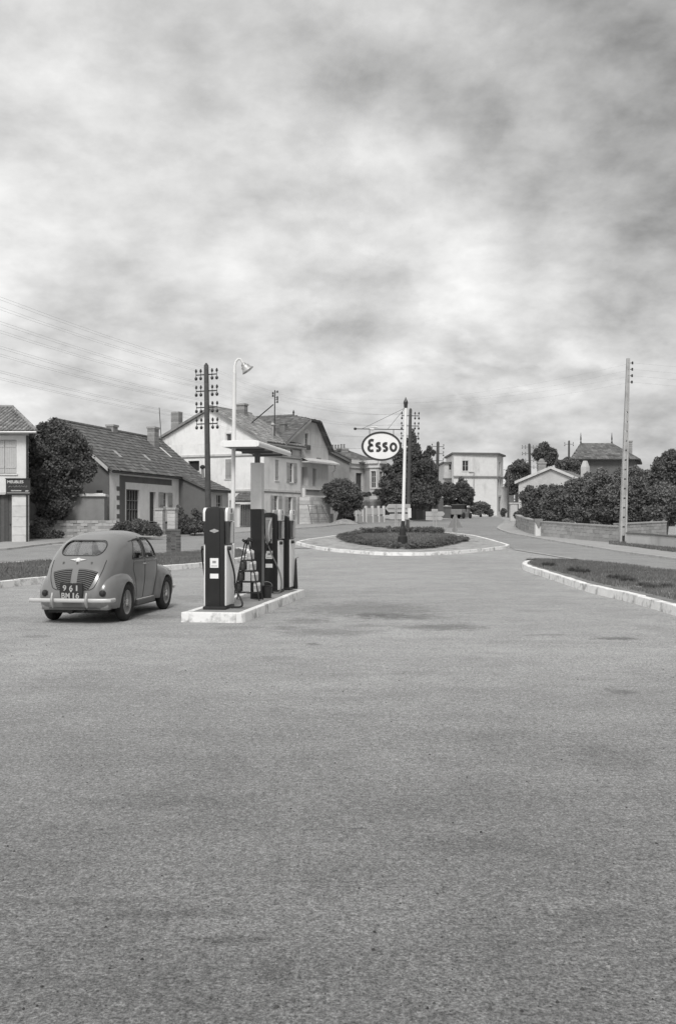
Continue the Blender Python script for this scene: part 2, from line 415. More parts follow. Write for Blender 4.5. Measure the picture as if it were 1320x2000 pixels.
# ------------------------------------------------------------------ terrain, road, pavements (the setting)
m = MB(); ys = [-60, -20, -5] + [i * 1.0 for i in range(0, 160)] + [165, 180, 200, 240, 300, 450, 700, 1200, 2500]
xs = [-2500, -600, -150, -60, -30, -15, -7, 0, 7, 15, 30, 60, 150, 600, 2500]
vv = [(x, y, zt(y) if y > 0 else 0) for y in ys for x in xs]; nx = len(xs)
m.add(vv, [(j * nx + i, j * nx + i + 1, (j + 1) * nx + i + 1, (j + 1) * nx + i) for j in range(len(ys) - 1) for i in range(nx - 1)])
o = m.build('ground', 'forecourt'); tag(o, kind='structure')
def resample(pts, n):
    pts = [Vector((p[0], p[1])) for p in pts]; ds = [0]
    for a, b in zip(pts, pts[1:]): ds.append(ds[-1] + (b - a).length)
    r = []
    for i in range(n):
        t = ds[-1] * i / (n - 1); k = 0
        while k < len(pts) - 2 and ds[k + 1] < t: k += 1
        u = (t - ds[k]) / max(1e-9, ds[k + 1] - ds[k]); r.append(pts[k].lerp(pts[k + 1], u))
    return r
def catmull(pts, per=8):
    P = [Vector((p[0], p[1])) for p in pts]; P = [P[0] * 2 - P[1]] + P + [P[-1] * 2 - P[-2]]; r = []
    for i in range(1, len(P) - 2):
        for k in range(per):
            t = k / per; a, b, c, d = P[i - 1:i + 3]
            r.append(.5 * ((2 * b) + (c - a) * t + (2 * a - 5 * b + 4 * c - d) * t * t + (3 * b - a - 3 * c + d) * t ** 3))
    r.append(P[-2]); return r
def sheet(name, A, B, m_, off, n=60, k=10, zf=None, kind='structure'):
    A = resample(A, n); B = resample(B, n); mb = MB(); vs = []
    for a, b in zip(A, B):
        for j in range(k + 1):
            p = a.lerp(b, j / k); vs.append((p.x, p.y, (zf(p) if zf else zt(p.y)) + off))
    mb.add(vs, [(i * (k + 1) + j, i * (k + 1) + j + 1, (i + 1) * (k + 1) + j + 1, (i + 1) * (k + 1) + j) for i in range(n - 1) for j in range(k)])
    o = mb.build(name, m_); tag(o, kind=kind)
    # face up
    me = o.data
    if sum(p.normal.z for p in me.polygons) < 0: me.flip_normals()
    return o
def gp(*pp): return [g(*p).xy for p in pp]
def fill(name, outline, m_, off, kind='structure', step=1.2, zf=None, label=None):
    """a sheet filling a closed outline, following the terrain"""
    c = sum((Vector(p) for p in outline), Vector((0, 0))) / len(outline)
    mb = MB(); K = 8; vs = [(c.x, c.y, (zf(c) if zf else zt(c.y)) + off)]; n = len(outline)
    for j in range(1, K + 1):
        for p in outline:
            q = c.lerp(Vector(p), j / K); vs.append((q.x, q.y, (zf(q) if zf else zt(q.y)) + off))
    fs = [(0, 1 + i, 1 + (i + 1) % n) for i in range(n)]
    for j in range(K - 1):
        fs += [(1 + j * n + i, 1 + (j + 1) * n + i, 1 + (j + 1) * n + (i + 1) % n, 1 + j * n + (i + 1) % n) for i in range(n)]
    mb.add(vs, fs); o = mb.build(name, m_, recalc=False)
    if sum(p.normal.z for p in o.data.polygons) < 0: o.data.flip_normals()
    tag(o, label=label, kind=kind); return o
def kerb(name, pts, w_, h, m_, stone=1.0, per=8, side=1, jit=.006, closed=False, smooth=True):
    """a row of kerb stones along a line; the line is the visible foot of the kerb, side=+1 puts the stones to its left"""
    line = catmull(pts, per) if smooth else [Vector(p) for p in pts]
    Ln = sum((b - a).length for a, b in zip(line, line[1:])); n = max(2, int(Ln / stone) + 1)
    q = resample(line, n); root = thing(name, None, None, (q[0].x, q[0].y, zt(q[0].y)), kind='structure')
    nrm = []
    for i in range(n):
        d = (q[min(i + 1, n - 1)] - q[max(i - 1, 0)]).normalized(); nrm.append(Vector((-d.y, d.x)) * side)
    gap = .004
    for i in range(n - 1):
        d = (q[i + 1] - q[i]); l = d.length; e = d / l * gap
        a, b = q[i] + e, q[i + 1] - e; na, nb = nrm[i], nrm[i + 1]
        j1, j2 = random.uniform(-jit, jit), random.uniform(-jit, jit)
        za, zb = zt(a.y), zt(b.y); bat = .02
        v = [(a.x, a.y, za - .1), (b.x, b.y, zb - .1), (b + nb * w_).to_3d() + Vector((0, 0, zb - .1)), (a + na * w_).to_3d() + Vector((0, 0, za - .1)),
             (a + na * bat).to_3d() + Vector((0, 0, za + h + j1)), (b + nb * bat).to_3d() + Vector((0, 0, zb + h + j2)),
             (b + nb * w_).to_3d() + Vector((0, 0, zb + h + j2)), (a + na * w_).to_3d() + Vector((0, 0, za + h + j1))]
        mb = MB(); mb.add(v, [(0, 1, 5, 4), (1, 2, 6, 5), (2, 3, 7, 6), (3, 0, 4, 7), (4, 5, 6, 7), (0, 3, 2, 1)])
        mb.build('kerb_stone', m_, root, bevel=.008)
    return root, [p + nn * w_ * .98 for p, nn in zip(q, nrm)]

# far pavement line (left side of the street) and its front edge
far_edge = gp((-260, 1088), (-120, 1080), (0, 1076), (100, 1064), (200, 1057), (286, 1053), (353, 1048), (459, 1042), (575, 1034), (640, 1029), (700, 1022), (760, 1019.4), (850, 1016.8), (882, 1014))
strip_far = gp((-300, 1122), (-120, 1112), (0, 1106), (120, 1098), (210, 1092.5), (294, 1087), (353, 1083), (420, 1079), (470, 1076.5))
strip_near = gp((-300, 1185), (-120, 1163), (0, 1149), (100, 1138), (200, 1127.5), (300, 1117), (400, 1108), (450, 1101.5), (485, 1094), (494, 1086), (486, 1078.5), (470, 1076))
isl = gp((577, 1063.5), (590, 1067), (612, 1072), (645, 1077), (682, 1080.5), (735, 1084.3), (785, 1085.6), (840, 1085), (891, 1082.3), (945, 1077.3), (985, 1072.6), (995, 1070.3),
         (990, 1067.5), (965, 1060), (940, 1053), (915, 1048), (885, 1044.8), (856, 1042.5), (800, 1041), (740, 1041.5), (700, 1044.5), (664, 1049), (630, 1053.5), (598, 1058))
# the road: from the left along the strip, past the island, then up the hill; and off to the right
rA = gp((-300, 1121), (0, 1105), (210, 1091.5), (353, 1083), (470, 1076.5), (560, 1064), (598, 1056), (664, 1048), (740, 1040), (800, 1039.6), (860, 1041), (915, 1047), (950, 1054))
rB = gp((-260, 1088), (0, 1076), (200, 1057), (353, 1048), (459, 1042), (575, 1034), (640, 1029), (700, 1022), (760, 1019.4), (850, 1016.8), (890, 1014), (915, 1012.5), (935, 1011.5))
sheet('road', rA, rB, 'road', .008, 80, 10)
rC = gp((990, 1067), (1005, 1074), (1113, 1091), (1162, 1102), (1233, 1110), (1320, 1121), (1500, 1142))
rD = gp((968, 1032.5), (997, 1043), (1056, 1054), (1113, 1064), (1200, 1078), (1320, 1095), (1500, 1118))
sheet('road', rC, rD, 'road', .012, 60, 8)
rE = gp((935, 1011.5), (928, 1016), (925, 1030), (948, 1053), (990, 1067)); rF = gp((975, 1010.6), (985, 1016), (972, 1026), (967, 1032), (968, 1032.5))
sheet('road', rE, rF, 'road', .018, 30, 8)
# painted edge line of the road, worn
lA = gp((1005, 1073), (1060, 1081.5), (1113, 1090.3), (1165, 1100)); lB = gp((1004, 1074.4), (1060, 1083.2), (1113, 1092.2), (1163, 1102.3))
tag(sheet('road_edge_line', lA, lB, 'kerb_worn', .024, 20, 1), kind='structure')
# pavements
def back(pts, d): return [p + Vector((-.5, .86)) * d for p in pts]
kerb('left_pavement_kerb', far_edge, .16, .10, 'kerb_worn', 1.5, 4, side=1)
pk = catmull(far_edge, 4); sheet('left_pavement', [p + Vector((-.08, .12)) for p in pk], [p + Vector((-2.6, 3.4)) for p in pk], 'pavement', .095, 60, 4)
rk = gp((1009, 1020), (998, 1021.8), (985, 1025), (974, 1029), (970, 1032.8), (978, 1037.5), (997, 1043.5), (1030, 1049.5), (1056, 1054.5), (1113, 1064), (1200, 1078), (1320, 1095), (1480, 1117))
kerb('right_pavement_kerb', rk, .16, .10, 'kerb_worn', 1.2, 5, side=1)
rw = gp((1010, 1019), (1007, 1022), (1004, 1026), (1003, 1030), (1010, 1034), (1020, 1039), (1030, 1043), (1047, 1047), (1070, 1050), (1121, 1055), (1208, 1063), (1320, 1076), (1480, 1096))
sheet('right_pavement', [p + Vector((.02, .12)) for p in resample(catmull(rk, 5), 60)], [p + Vector((.1, .3)) for p in resample(catmull(rw, 5), 60)], 'pavement', .09, 60, 5)

# left grass strip between two white kerbs
kerb('strip_kerb', strip_near, .24, .16, 'kerb_paint', 1.0, 6, side=1)
kerb('strip_back_kerb', strip_far[:6], .14, .13, 'kerb_paint', 1.0, 6, side=-1)
sA = resample(catmull(strip_near[:9], 5), 60); sB = resample(catmull(strip_far, 5), 60)
lift = lambda h: (lambda p: zt(p.y))
sheet('verge', [p + Vector((0, .14)) for p in sA], [p + Vector((0, -.1)) for p in sB], 'soil', .10, 60, 5)
fill('verge_end', gp((452, 1099), (480, 1094), (490, 1087), (484, 1080), (468, 1078.5), (455, 1082)), 'soil', .103)

def blades(name, A, B, n, h, m_='grass', off=.1, w_=.012, patch=None, parent=None, zoff=None):
    A = np.array([tuple(p) for p in resample(A, 80)]); B = np.array([tuple(p) for p in resample(B, 80)])
    i = rng.random(n) * 78.99; j = rng.random(n); k = i.astype(int); f = (i - k)[:, None]
    p = (A[k] * (1 - f) + A[k + 1] * f) * (1 - j)[:, None] + (B[k] * (1 - f) + B[k + 1] * f) * j[:, None]
    kp = (np.sin(p[:, 0] * 1.7 + np.sin(p[:, 1] * 2.1) * 1.3) * np.sin(p[:, 1] * 1.3 + p[:, 0] * .6) > -.55) | (rng.random(n) < .25); p = p[kp]; n = len(p)
    z = np.array([zt(y) for y in p[:, 1]]) + off
    hh = h * (.5 + rng.random(n)); a = rng.random(n) * 6.283; ww = w_ * (.6 + .8 * rng.random(n))
    lx = (rng.random(n) - .5) * hh; ly = (rng.random(n) - .5) * hh
    V = np.empty((n, 3, 3))
    V[:, 0] = np.c_[p[:, 0] - np.cos(a) * ww, p[:, 1] - np.sin(a) * ww, z - .02]; V[:, 1] = np.c_[p[:, 0] + np.cos(a) * ww, p[:, 1] + np.sin(a) * ww, z - .02]
    V[:, 2] = np.c_[p[:, 0] + lx, p[:, 1] + ly, z + hh]
    return npmesh(name, V.reshape(-1, 3), np.arange(3 * n).reshape(n, 3), m_, .65 + .7 * rng.random(n), parent)
def npmesh(name, V, F, m_, tint, parent=None):
    me = bpy.data.meshes.new(name); nf, k = F.shape
    if parent is not None:
        T = np.array(wmat(parent).inverted()); V = V @ T[:3, :3].T + T[:3, 3]
    me.vertices.add(len(V)); me.vertices.foreach_set('co', V.astype(np.float32).ravel())
    me.loops.add(nf * k); me.loops.foreach_set('vertex_index', F.astype(np.int32).ravel())
    me.polygons.add(nf); me.polygons.foreach_set('loop_start', np.arange(0, nf * k, k, dtype=np.int32)); 
    me.update(calc_edges=True)
    a = me.attributes.new('tint', 'FLOAT', 'FACE'); a.data.foreach_set('value', tint.astype(np.float32))
    me.materials.append(MT[m_]); o = bpy.data.objects.new(name, me); COL.objects.link(o)
    if parent is not None: o.parent = parent
    return o
tag(blades('grass', [p + Vector((0, .3)) for p in sA], [p + Vector((0, -.15)) for p in sB], 60000, .07, off=.1, w_=.02), 'mown grass on the long verge left of the pumps', 'grass', kind='stuff')

# right grass bed, foreground right
bed_n = gp((1125, 1101.2), (1085, 1100.2), (1060, 1100), (1042, 1101), (1028, 1103.5), (1018.5, 1107.5), (1020, 1112.5), (1033, 1118), (1055, 1125.5), (1095, 1139), (1134, 1153), (1185, 1166), (1233, 1178), (1320, 1204), (1420, 1240))
bed_f = gp((1165, 1104), (1233, 1111), (1320, 1122), (1450, 1140))
kerb('bed_kerb', bed_n[2:], .18, .17, 'kerb_paint', 1.0, 6, side=1, jit=.009)
kerb('bed_back_kerb', bed_n[2::-1] + bed_f, .14, .10, 'kerb_paint', 1.0, 5, side=-1)
bA = resample(catmull(bed_n[3:], 5), 60); bB = resample(catmull(bed_n[3::-1] + bed_f[0:], 5), 60)
sheet('bed_soil', [p + Vector((.1, .12)) for p in bA], [p + Vector((-.02, -.1)) for p in bB], 'soil', .115, 60, 6)
tag(blades('grass', [a.lerp(b, .12) + Vector((.08, 0)) for a, b in zip(bA, bB)], [a.lerp(b, .97) for a, b in zip(bA, bB)], 42000, .07, off=.115, w_=.012), 'short dark grass in the kerbed bed on the right', 'grass', kind='stuff')

# roundabout island with gravel, lawn, hedges
kerb('island_kerb', isl + [isl[0]], .18, .15, 'kerb_paint', 1.0, 4, side=1, jit=.008)
icl = catmull(isl + [isl[0]], 4)[:-1]; ic = sum(icl, Vector((0, 0))) / len(icl)
fill('traffic_island', [ic + (p - ic) * .985 for p in icl], 'gravel', .135)
lawn = gp((690, 1058), (712, 1064.5), (745, 1070), (785, 1072), (830, 1070), (868, 1065), (893, 1058.5), (885, 1051), (855, 1046), (800, 1044.5), (745, 1045), (705, 1049.5))
fill('lawn_soil', catmull(lawn + [lawn[0]], 5)[:-1], 'grass', .15)
lw = catmull(lawn + [lawn[0]], 5)[:-1]; h_ = len(lw) // 2
tag(blades('grass', lw[:h_], lw[h_:][::-1], 30000, .09, off=.15, w_=.03), 'dark lawn inside the low hedges of the roundabout', 'lawn', kind='stuff')
# grass at the foot of the near right wall
ga = gp((1188, 1066), (1240, 1072), (1320, 1083), (1420, 1096)); gb = gp((1190, 1061), (1240, 1066), (1320, 1075), (1420, 1087))
tag(blades('grass', ga, gb, 9000, .10, off=.09, w_=.03), 'rough grass along the foot of the right garden wall', 'grass', kind='stuff')

# loose pebbles on the forecourt
m = MB()
for i in range(1500):
    D = 3.4 + 26 * random.random() ** 1.9; X = (random.random() - .5) * D * .72
    r = random.choice([.003, .003, .004, .004, .005, .006, .008]) * random.uniform(.7, 1.2); a = random.random() * 6
    vs = []
    for (u, v, z_) in [(1, 0, 0), (.3, .9, 0), (-.8, .5, 0), (-.7, -.6, 0), (.4, -.9, 0)]:
        q = rot2((u * r * random.uniform(.8, 1.5), v * r), a); vs.append((X + q.x, D + q.y, -.001))
    q = [(x * .55 + X * .45, y * .55 + D * .45, r * random.uniform(.5, .9)) for x, y, _ in vs]
    m.add(vs + q, [(i_, (i_ + 1) % 5, (i_ + 1) % 5 + 5, i_ + 5) for i_ in range(5)] + [(5, 6, 7, 8, 9)], random.choice([.3, .45, .6, .8, 1.2, 2.2]))
tag(m.build('loose_pebbles', 'pebble'), 'loose pebbles and grit scattered over the forecourt', 'pebbles', kind='stuff')

# ================================================================== BUILDINGS
class Wall:
    """vertical plane through A and B (left and right seen from outside)"""
    def __init__(s, A, B):
        s.A = Vector((A[0], A[1])); s.B = Vector((B[0], B[1])); s.d = (s.B - s.A).normalized(); s.n = Vector((s.d.y, -s.d.x)); s.L = (s.B - s.A).length
    def pix(s, px, py):
        t = (px - CX) / FPX      # X = t*D ; A + k d
        k = (t * s.A.y - s.A.x) / (s.d.x - t * s.d.y); D = s.A.y + k * s.d.y
        return k, CAMZ - (py - HZ) / FPX * D
    def rect(s, x0, y0, x1, y1):
        ym = (y0 + y1) / 2; xm = (x0 + x1) / 2
        return (s.pix(x0, ym)[0], s.pix(x1, ym)[0], s.pix(xm, y1)[1], s.pix(xm, y0)[1])
    def P(s, k, z, off=0.0):
        p = s.A + s.d * k + s.n * off; return Vector((p.x, p.y, z))
    def slab(s, mb, s0, s1, z0, z1, o0, o1, tint=1.0, mi=0):
        v = [s.P(a, z, o) for a in (s0, s1) for o in (o0, o1) for z in (z0, z1)]
        mb.add(v, [(0, 1, 3, 2), (4, 6, 7, 5), (0, 4, 5, 1), (2, 3, 7, 6), (0, 2, 6, 4), (1, 5, 7, 3)], tint, mi)
def build_wall(parent, W, z0, z1, m_, holes=(), reveal=.22, gable=None, name='wall', s0=0, s1=None):
    s1 = W.L if s1 is None else s1; mb = MB()
    S = sorted({s0, s1} | {min(max(v, s0), s1) for h in holes for v in h[:2]}); Z = sorted({z0, z1} | {min(max(v, z0), z1) for h in holes for v in h[2:4]})
    for a, b in zip(S, S[1:]):
        for c, d in zip(Z, Z[1:]):
            if b - a < 1e-4 or d - c < 1e-4: continue
            x, y = (a + b) / 2, (c + d) / 2
            if any(h[0] < x < h[1] and h[2] < y < h[3] for h in holes): continue
            mb.add([W.P(a, c), W.P(b, c), W.P(b, d), W.P(a, d)], [(0, 1, 2, 3)])
    for h in holes:
        a, b, c, d = h[:4]; q = -reveal
        mb.add([W.P(a, c), W.P(b, c), W.P(b, d), W.P(a, d), W.P(a, c, q), W.P(b, c, q), W.P(b, d, q), W.P(a, d, q)],
               [(0, 4, 5, 1), (1, 5, 6, 2), (2, 6, 7, 3), (3, 7, 4, 0)])
    if gable: mb.add([W.P(*p) for p in [(s0, z1)] + [(s1, z1)] + list(gable)], [tuple(range(2 + len(gable)))])
    return mb.build(name, m_, parent, recalc=False)
def slats_shutter(mb, W, a, b, c, d, o0, n=0):
    W.slab(mb, a, b, c, d, o0, o0 + .035)
    k = max(2, int((b - a) / .12))
    for i in range(k):
        x = a + (b - a) * i / k; W.slab(mb, x + .006, x + (b - a) / k - .006, c + .02, d - .02, o0 + .035, o0 + .047)
    for z in (c + .18 * (d - c), c + .82 * (d - c)): W.slab(mb, a + .02, b - .02, z - .05, z + .05, o0 + .047, o0 + .07)
def window(parent, W, r, shut=None, wd=None, mull=1, trans=1, reveal=.18, sill=True, surround=0, frame='frame_paint', smat='shutter', pane='pane', curtain=False, back=.0, sv=None):
    a, b, c, d = r; q = -reveal + .02
    mb = MB(); t = .055
    W.slab(mb, a, a + t, c, d, q, q + .06); W.slab(mb, b - t, b, c, d, q, q + .06); W.slab(mb, a + t, b - t, c, c + t, q, q + .06); W.slab(mb, a + t, b - t, d - t, d, q, q + .06)
    for i in range(mull):
        x = a + (b - a) * (i + 1) / (mull + 1); W.slab(mb, x - .03, x + .03, c + t, d - t, q, q + .055)
    for i in range(trans):
        z = c + (d - c) * (i + 1) / (trans + 1); W.slab(mb, a + t, b - t, z - .015, z + .015, q, q + .05)
    wn = mb.build('window', frame, parent)
    for i in range(mull + 1):
        x0 = a + (b - a) * i / (mull + 1) + .03; x1 = a + (b - a) * (i + 1) / (mull + 1) - .03
        p = MB(); W.slab(p, x0, x1, c + .03, d - .03, q + .015, q + .025); p.build('pane', pane, wn)
    if curtain:
        p = MB(); W.slab(p, a + .08, a + (b - a) * .4, c + .05, d - .06, q + .0255, q + .028); p.build('curtain', 'curtain', wn)
    if sill:
        p = MB(); W.slab(p, a - .08, b + .08, c - .08, c - .002, -.05, .07); p.build('sill', 'trim', wn)
    if surround:
        p = MB(); e = surround
        W.slab(p, a - e, a - .002, c, d, -.03, .025); W.slab(p, b + .002, b + e, c, d, -.03, .025); W.slab(p, a - e, b + e, d + .002, d + e * 1.1, -.03, .03)
        p.build('surround', 'trim', wn)
    if shut == 'open':
        w_ = wd or (b - a) * .5
        for (x0, x1) in ((a - w_ - .02, a - .02), (b + .02, b + w_ + .02)):
            p = MB(); slats_shutter(p, W, x0, x1, c, d, .032); p.build('shutter', smat, wn)
    if shut == 'closed':
        mid = (a + b) / 2
        for (x0, x1) in ((a + .01, mid - .01), (mid + .01, b - .01)):
            p = MB(); slats_shutter(p, W, x0, x1, c + .02, d - .02, -.05); p.build('shutter', smat, wn)
    return wn
def door(parent, W, r, m_='dark_wood', planks=5, reveal=.2, name='door'):
    a, b, c, d = r; mb = MB()
    for i in range(planks):
        x0 = a + (b - a) * i / planks + .008; x1 = a + (b - a) * (i + 1) / planks - .008
        W.slab(mb, x0, x1, c, d, -reveal + .02, -reveal + .06, tint=random.uniform(.8, 1.2))
    W.slab(mb, a, b, c, d, -reveal, -reveal + .025, .7)
    dr = mb.build(name, m_, parent); p = MB(); W.slab(p, b - .16, b - .11, c + 1.0, c + 1.06, -reveal + .06, -reveal + .12); p.build('handle', 'dark_metal', dr)
    return dr
def roof_plane(parent, E0, E1, R1, R0, m_, course=.34, tw=.25, canal=False, thick=.12, name='roof', tiles=True, jit=.012, cut=None):
    E0, E1, R1, R0 = [Vector(v) for v in (E0, E1, R1, R0)]
    n = (E1 - E0).cross((R0 - E0) if (R0 - E0).length > .1 else (R1 - E0)).normalized()
    if n.z < 0: n = -n
    mb = MB(); q = [E0, E1, R1, R0]
    if (R1 - R0).length < .01: q = [E0, E1, R1]
    if (E1 - E0).length < .01: q = [E0, R1, R0]
    mb.prism([v - n * thick for v in q], n * thick, tint=.8)
    rf = mb.build(name, m_, parent)
    if not tiles: return rf
    T = MB(); ex = (E1 - E0) if (E1 - E0).length > (R1 - R0).length else (R1 - R0); ex.normalize()
    mid = (R0 + R1) / 2 - (E0 + E1) / 2; up = mid - ex * mid.dot(ex); H = up.length; up.normalize(); n = ex.cross(up); n = n if n.z > 0 else -n
    nc = max(1, int(H / course)); org = E0
    for j in range(nc):
        t0, t1 = j / nc, (j + 1) / nc
        L0, L1 = E0.lerp(R0, t0), E0.lerp(R0, t1); Q0, Q1 = E1.lerp(R1, t0), E1.lerp(R1, t1)
        a = min((L0 - org).dot(ex), (L1 - org).dot(ex)); b = max((Q0 - org).dot(ex), (Q1 - org).dot(ex))
        a2 = max((L0 - org).dot(ex), (L1 - org).dot(ex)); b2 = min((Q0 - org).dot(ex), (Q1 - org).dot(ex))
        base = org + up * (j * H / nc); k0 = int(math.floor(a / tw)); k1 = int(math.ceil(b / tw)); cl = H / nc
        for k in range(k0, k1):
            x0, x1 = max(k * tw, (a + a2) / 2), min((k + 1) * tw, (b + b2) / 2)
            if x1 - x0 < .04: continue
            u = random.uniform(-jit, jit); tn = random.choice([.72, .85, .95, 1, 1, 1.08, 1.2, 1.35]) * random.uniform(.92, 1.08)
            if not canal:
                o = base + up * (u - .03)
                v = [o + ex * (x0 + .006) + n * .002, o + ex * (x1 - .006) + n * .002, o + ex * (x1 - .006) + n * (.05 + u * .5), o + ex * (x0 + .006) + n * (.05 + u * .5),
                     o + up * (cl + .04) + ex * (x1 - .006) + n * .016, o + up * (cl + .04) + ex * (x0 + .006) + n * .016]
                T.add(v, [(0, 1, 2, 3), (3, 2, 4, 5), (0, 3, 5), (1, 4, 2)], tn)
            else:
                o = base + up * (u - .02) + ex * ((x0 + x1) / 2); r = (x1 - x0) * .36; vs = []
                for (uu, rr, lift_) in ((0, 1.12, .035), (cl + .05, .92, .01)):
                    for q in range(5):
                        an = math.pi * q / 4; vs.append(o + up * uu + ex * (-math.cos(an) * r * rr) + n * (math.sin(an) * r * rr * .9 + lift_))
                T.add(vs, [(q, q + 1, q + 6, q + 5) for q in range(4)] + [(4, 3, 2, 1, 0)], tn)
    tl = T.build('roof_tiles', m_, rf, recalc=False); tl['kind'] = 'stuff'
    return rf
def ridge(parent, A, B, m_, r=.12, step=.4):
    A, B = Vector(A), Vector(B); mb = MB(); n = max(2, int((B - A).length / step))
    for i in range(n):
        p, q = A.lerp(B, i / n), A.lerp(B, (i + 1) / n + .01); mb.tube([p, q], [r * 1.08, r * .95], 8, tint=random.uniform(.8, 1.2))
    return mb.build('ridge_tiles', m_, parent)
def chimney(parent, c, w_, d_, z0, z1, rz=0, m_='brick', pots=0, cap=True):
    mb = MB(); c = Vector(c); h = .12; n = max(1, int((z1 - z0 - .15) / h)); h = (z1 - z0 - .15) / n
    for i in range(n): mb.box((c.x, c.y, z0 + (i + .5) * h), (w_ * random.uniform(.985, 1.0), d_, h - .012), rz, tint=random.uniform(.8, 1.2))
    mb.box((c.x, c.y, (z0 + z1 - .15) / 2), (w_ - .04, d_ - .04, z1 - z0 - .16), rz, tint=1.1)
    if cap: mb.box((c.x, c.y, z1 - .07), (w_ + .12, d_ + .12, .15), rz, tint=1.1)
    for i in range(pots): mb.lathe([(.10, 0), (.085, .38), (.11, .4), (.11, .46), (.05, .46)], (c.x + (i - (pots - 1) / 2) * .3, c.y, z1), n=10, tint=.7)
    return mb.build('chimney', m_, parent)

# ---- left shop with shutters and furniture board
b1 = thing('shop_building', 'pale two storey shop at the left edge with closed shutters', 'building', at(30, 1062, 54.8))
D1 = 54.8; A1 = at(-190, 0, D1).xy; B1_ = at(56, 0, D1).xy; W1 = Wall(A1, B1_); ze = 6.43; zb = .15
rg = W1.rect(-48, 966, 24, 1061); rw_ = W1.rect(-13, 859, 33, 925); rw2 = W1.rect(-120, 859, -76, 925)
build_wall(b1, W1, zb, ze, 'pale_plaster', [rg, rw_, rw2], .25)
W1r = Wall(B1_, B1_ + Vector((-3.1, 9))); build_wall(b1, W1r, zb, ze, 'pale_plaster')
W1b = Wall(B1_ + Vector((-3.1, 9)), A1 + Vector((-3.1, 9))); build_wall(b1, W1b, zb, ze, 'pale_plaster')
W1l = Wall(A1 + Vector((-3.1, 9)), A1); build_wall(b1, W1l, zb, ze, 'pale_plaster')
door(b1, W1, rg, 'dark_wood', 9, .25, 'garage_door')
window(b1, W1, rw_, 'closed', smat='pale_shutter', reveal=.25); window(b1, W1, rw2, 'closed', smat='pale_shutter', reveal=.25)
# ashlar corner pier, each block its own stone
s0, s1 = W1.pix(24.5, 1010)[0], W1.pix(54, 1010)[0]
zs = [zb, .75, 1.2, 1.75, 2.35, 2.95]
for z_a, z_b in zip(zs, zs[1:]):
    m = MB(); W1.slab(m, s0 + .02, s1 + .05, z_a + .008, z_b - .008, -.2, .035, random.uniform(.9, 1.1)); m.build('stone', 'stone', b1, bevel=.01)
m = MB(); W1.slab(m, W1.pix(-150, 966)[0], s1 + .04, 2.97, 3.10, -.1, .045, .9); m.build('lintel', 'stone', b1)
m = MB(); W1.slab(m, 0, W1.L + .04, ze - .22, ze - .02, .0, .12, .8); m.build('cornice', 'stone', b1)
e = .45; eL = W1.P(-.5, ze, e); eR = W1.P(W1.L + .55, ze, e); eRb = Vector((eR.x - 3.3, eR.y + 9.9, ze)); eLb = Vector((eL.x - 3.3, eL.y + 9.9, ze))
rR = at(25, 795, 59.6); rL = Vector((eL.x - .6, 59.6, rR.z))
roof_plane(b1, eL, eR, rR, rL, 'pale_tile', .36, .23, True)
roof_plane(b1, eR, eRb, rR, rR, 'pale_tile', .36, .23, True)
roof_plane(b1, eRb, eLb, rL, rR, 'pale_tile', .36, .23, True, tiles=False)
ridge(b1, rL, rR, 'pale_tile'); ridge(b1, rR, eR + Vector((0, 0, .05)), 'pale_tile', .1)
m = MB(); p = W1.P(W1.L - .05, 0, .07); m.tube([(p.x, p.y, zb), (p.x, p.y, ze - .1)], .05, 8); m.build('drainpipe', 'dark_metal', b1)
m = MB(); m.tube([eL + Vector((0, -.05, -.08)), eR + Vector((.05, -.05, -.08))], .07, 8); m.build('gutter', 'steel', b1)
m = MB(); m.box(tuple(at(-20, 1065, 54.2)), (9.5, 1.4, .14)); m.build('door_step', 'concrete', b1)
# signboard, hung at the corner
k0, zA = W1.pix(13.8, 936); k1, zB = W1.pix(61, 964.8)
sg = thing('shop_sign', 'dark lettered board reading MEUBLES, fixed across the shop corner', 'sign', W1.P((k0 + k1) / 2, (zA + zB) / 2, .1))
m = MB(); W1.slab(m, k0, k1, zB, zA, .06, .12); m.build('board', 'sign_dark', sg)
m = MB(); W1.slab(m, k0 - .03, k1 + .03, zA, zA + .05, .05, .15); m.build('frame_rail', 'dark_metal', sg); m = MB(); W1.slab(m, k0 - .03, k1 + .03, zB - .05, zB, .05, .15); m.build('frame_rail', 'dark_metal', sg)
def sign_line(txt, size, cxk, z, mt, wdt, nm='lettering', bold=.004):
    m = MB(); p = W1.P(cxk, z, .125); M_ = Matrix.Translation(p) @ Matrix.Rotation(math.atan2(W1.d.y, W1.d.x), 4, 'Z') @ Matrix.Rotation(R(90), 4, 'X')
    add_text(m, txt, size, M_, .004, bold, 1.0, wdt); m.build(nm, mt, sg)
wd_ = k1 - k0; hh = zA - zB
sign_line('MEUBLES', .21, k0 + .39 * wd_, zA - .27 * hh, 'sign_letter', .66 * wd_, bold=.008)
# two lower lines are worn beyond reading: brush strokes only
def SP(kf, zf_): return W1.P(k0 + kf * wd_, zA - zf_ * hh, .125)
m = MB(); m.tube([SP(.10 + .78 * i / 60, .50 + .045 * math.sin(i * 1.9) + .03 * math.sin(i * .7) - (.06 if i % 11 == 3 else 0)) for i in range(61)], .010, 5); m.build('worn_brushwork', 'sign_dim', sg)
m = MB(); m.tube([SP(.21 + .42 * i / 40, .78 + .05 * math.sin(i * 2.3)) for i in range(41)], .016, 5); m.build('worn_brushwork', 'sign_letter', sg)
m = MB(); m.tube([SP(.80 + .13 * i / 12, .80 + .05 * math.sin(i * 2.1)) for i in range(13)], .016, 5); m.build('worn_brushwork', 'sign_letter', sg)
m = MB(); W1.slab(m, k0 + .05, k1 - .03, zB + .03, zB + .09, .12, .128); m.build('ruled_line', 'sign_dim', sg)

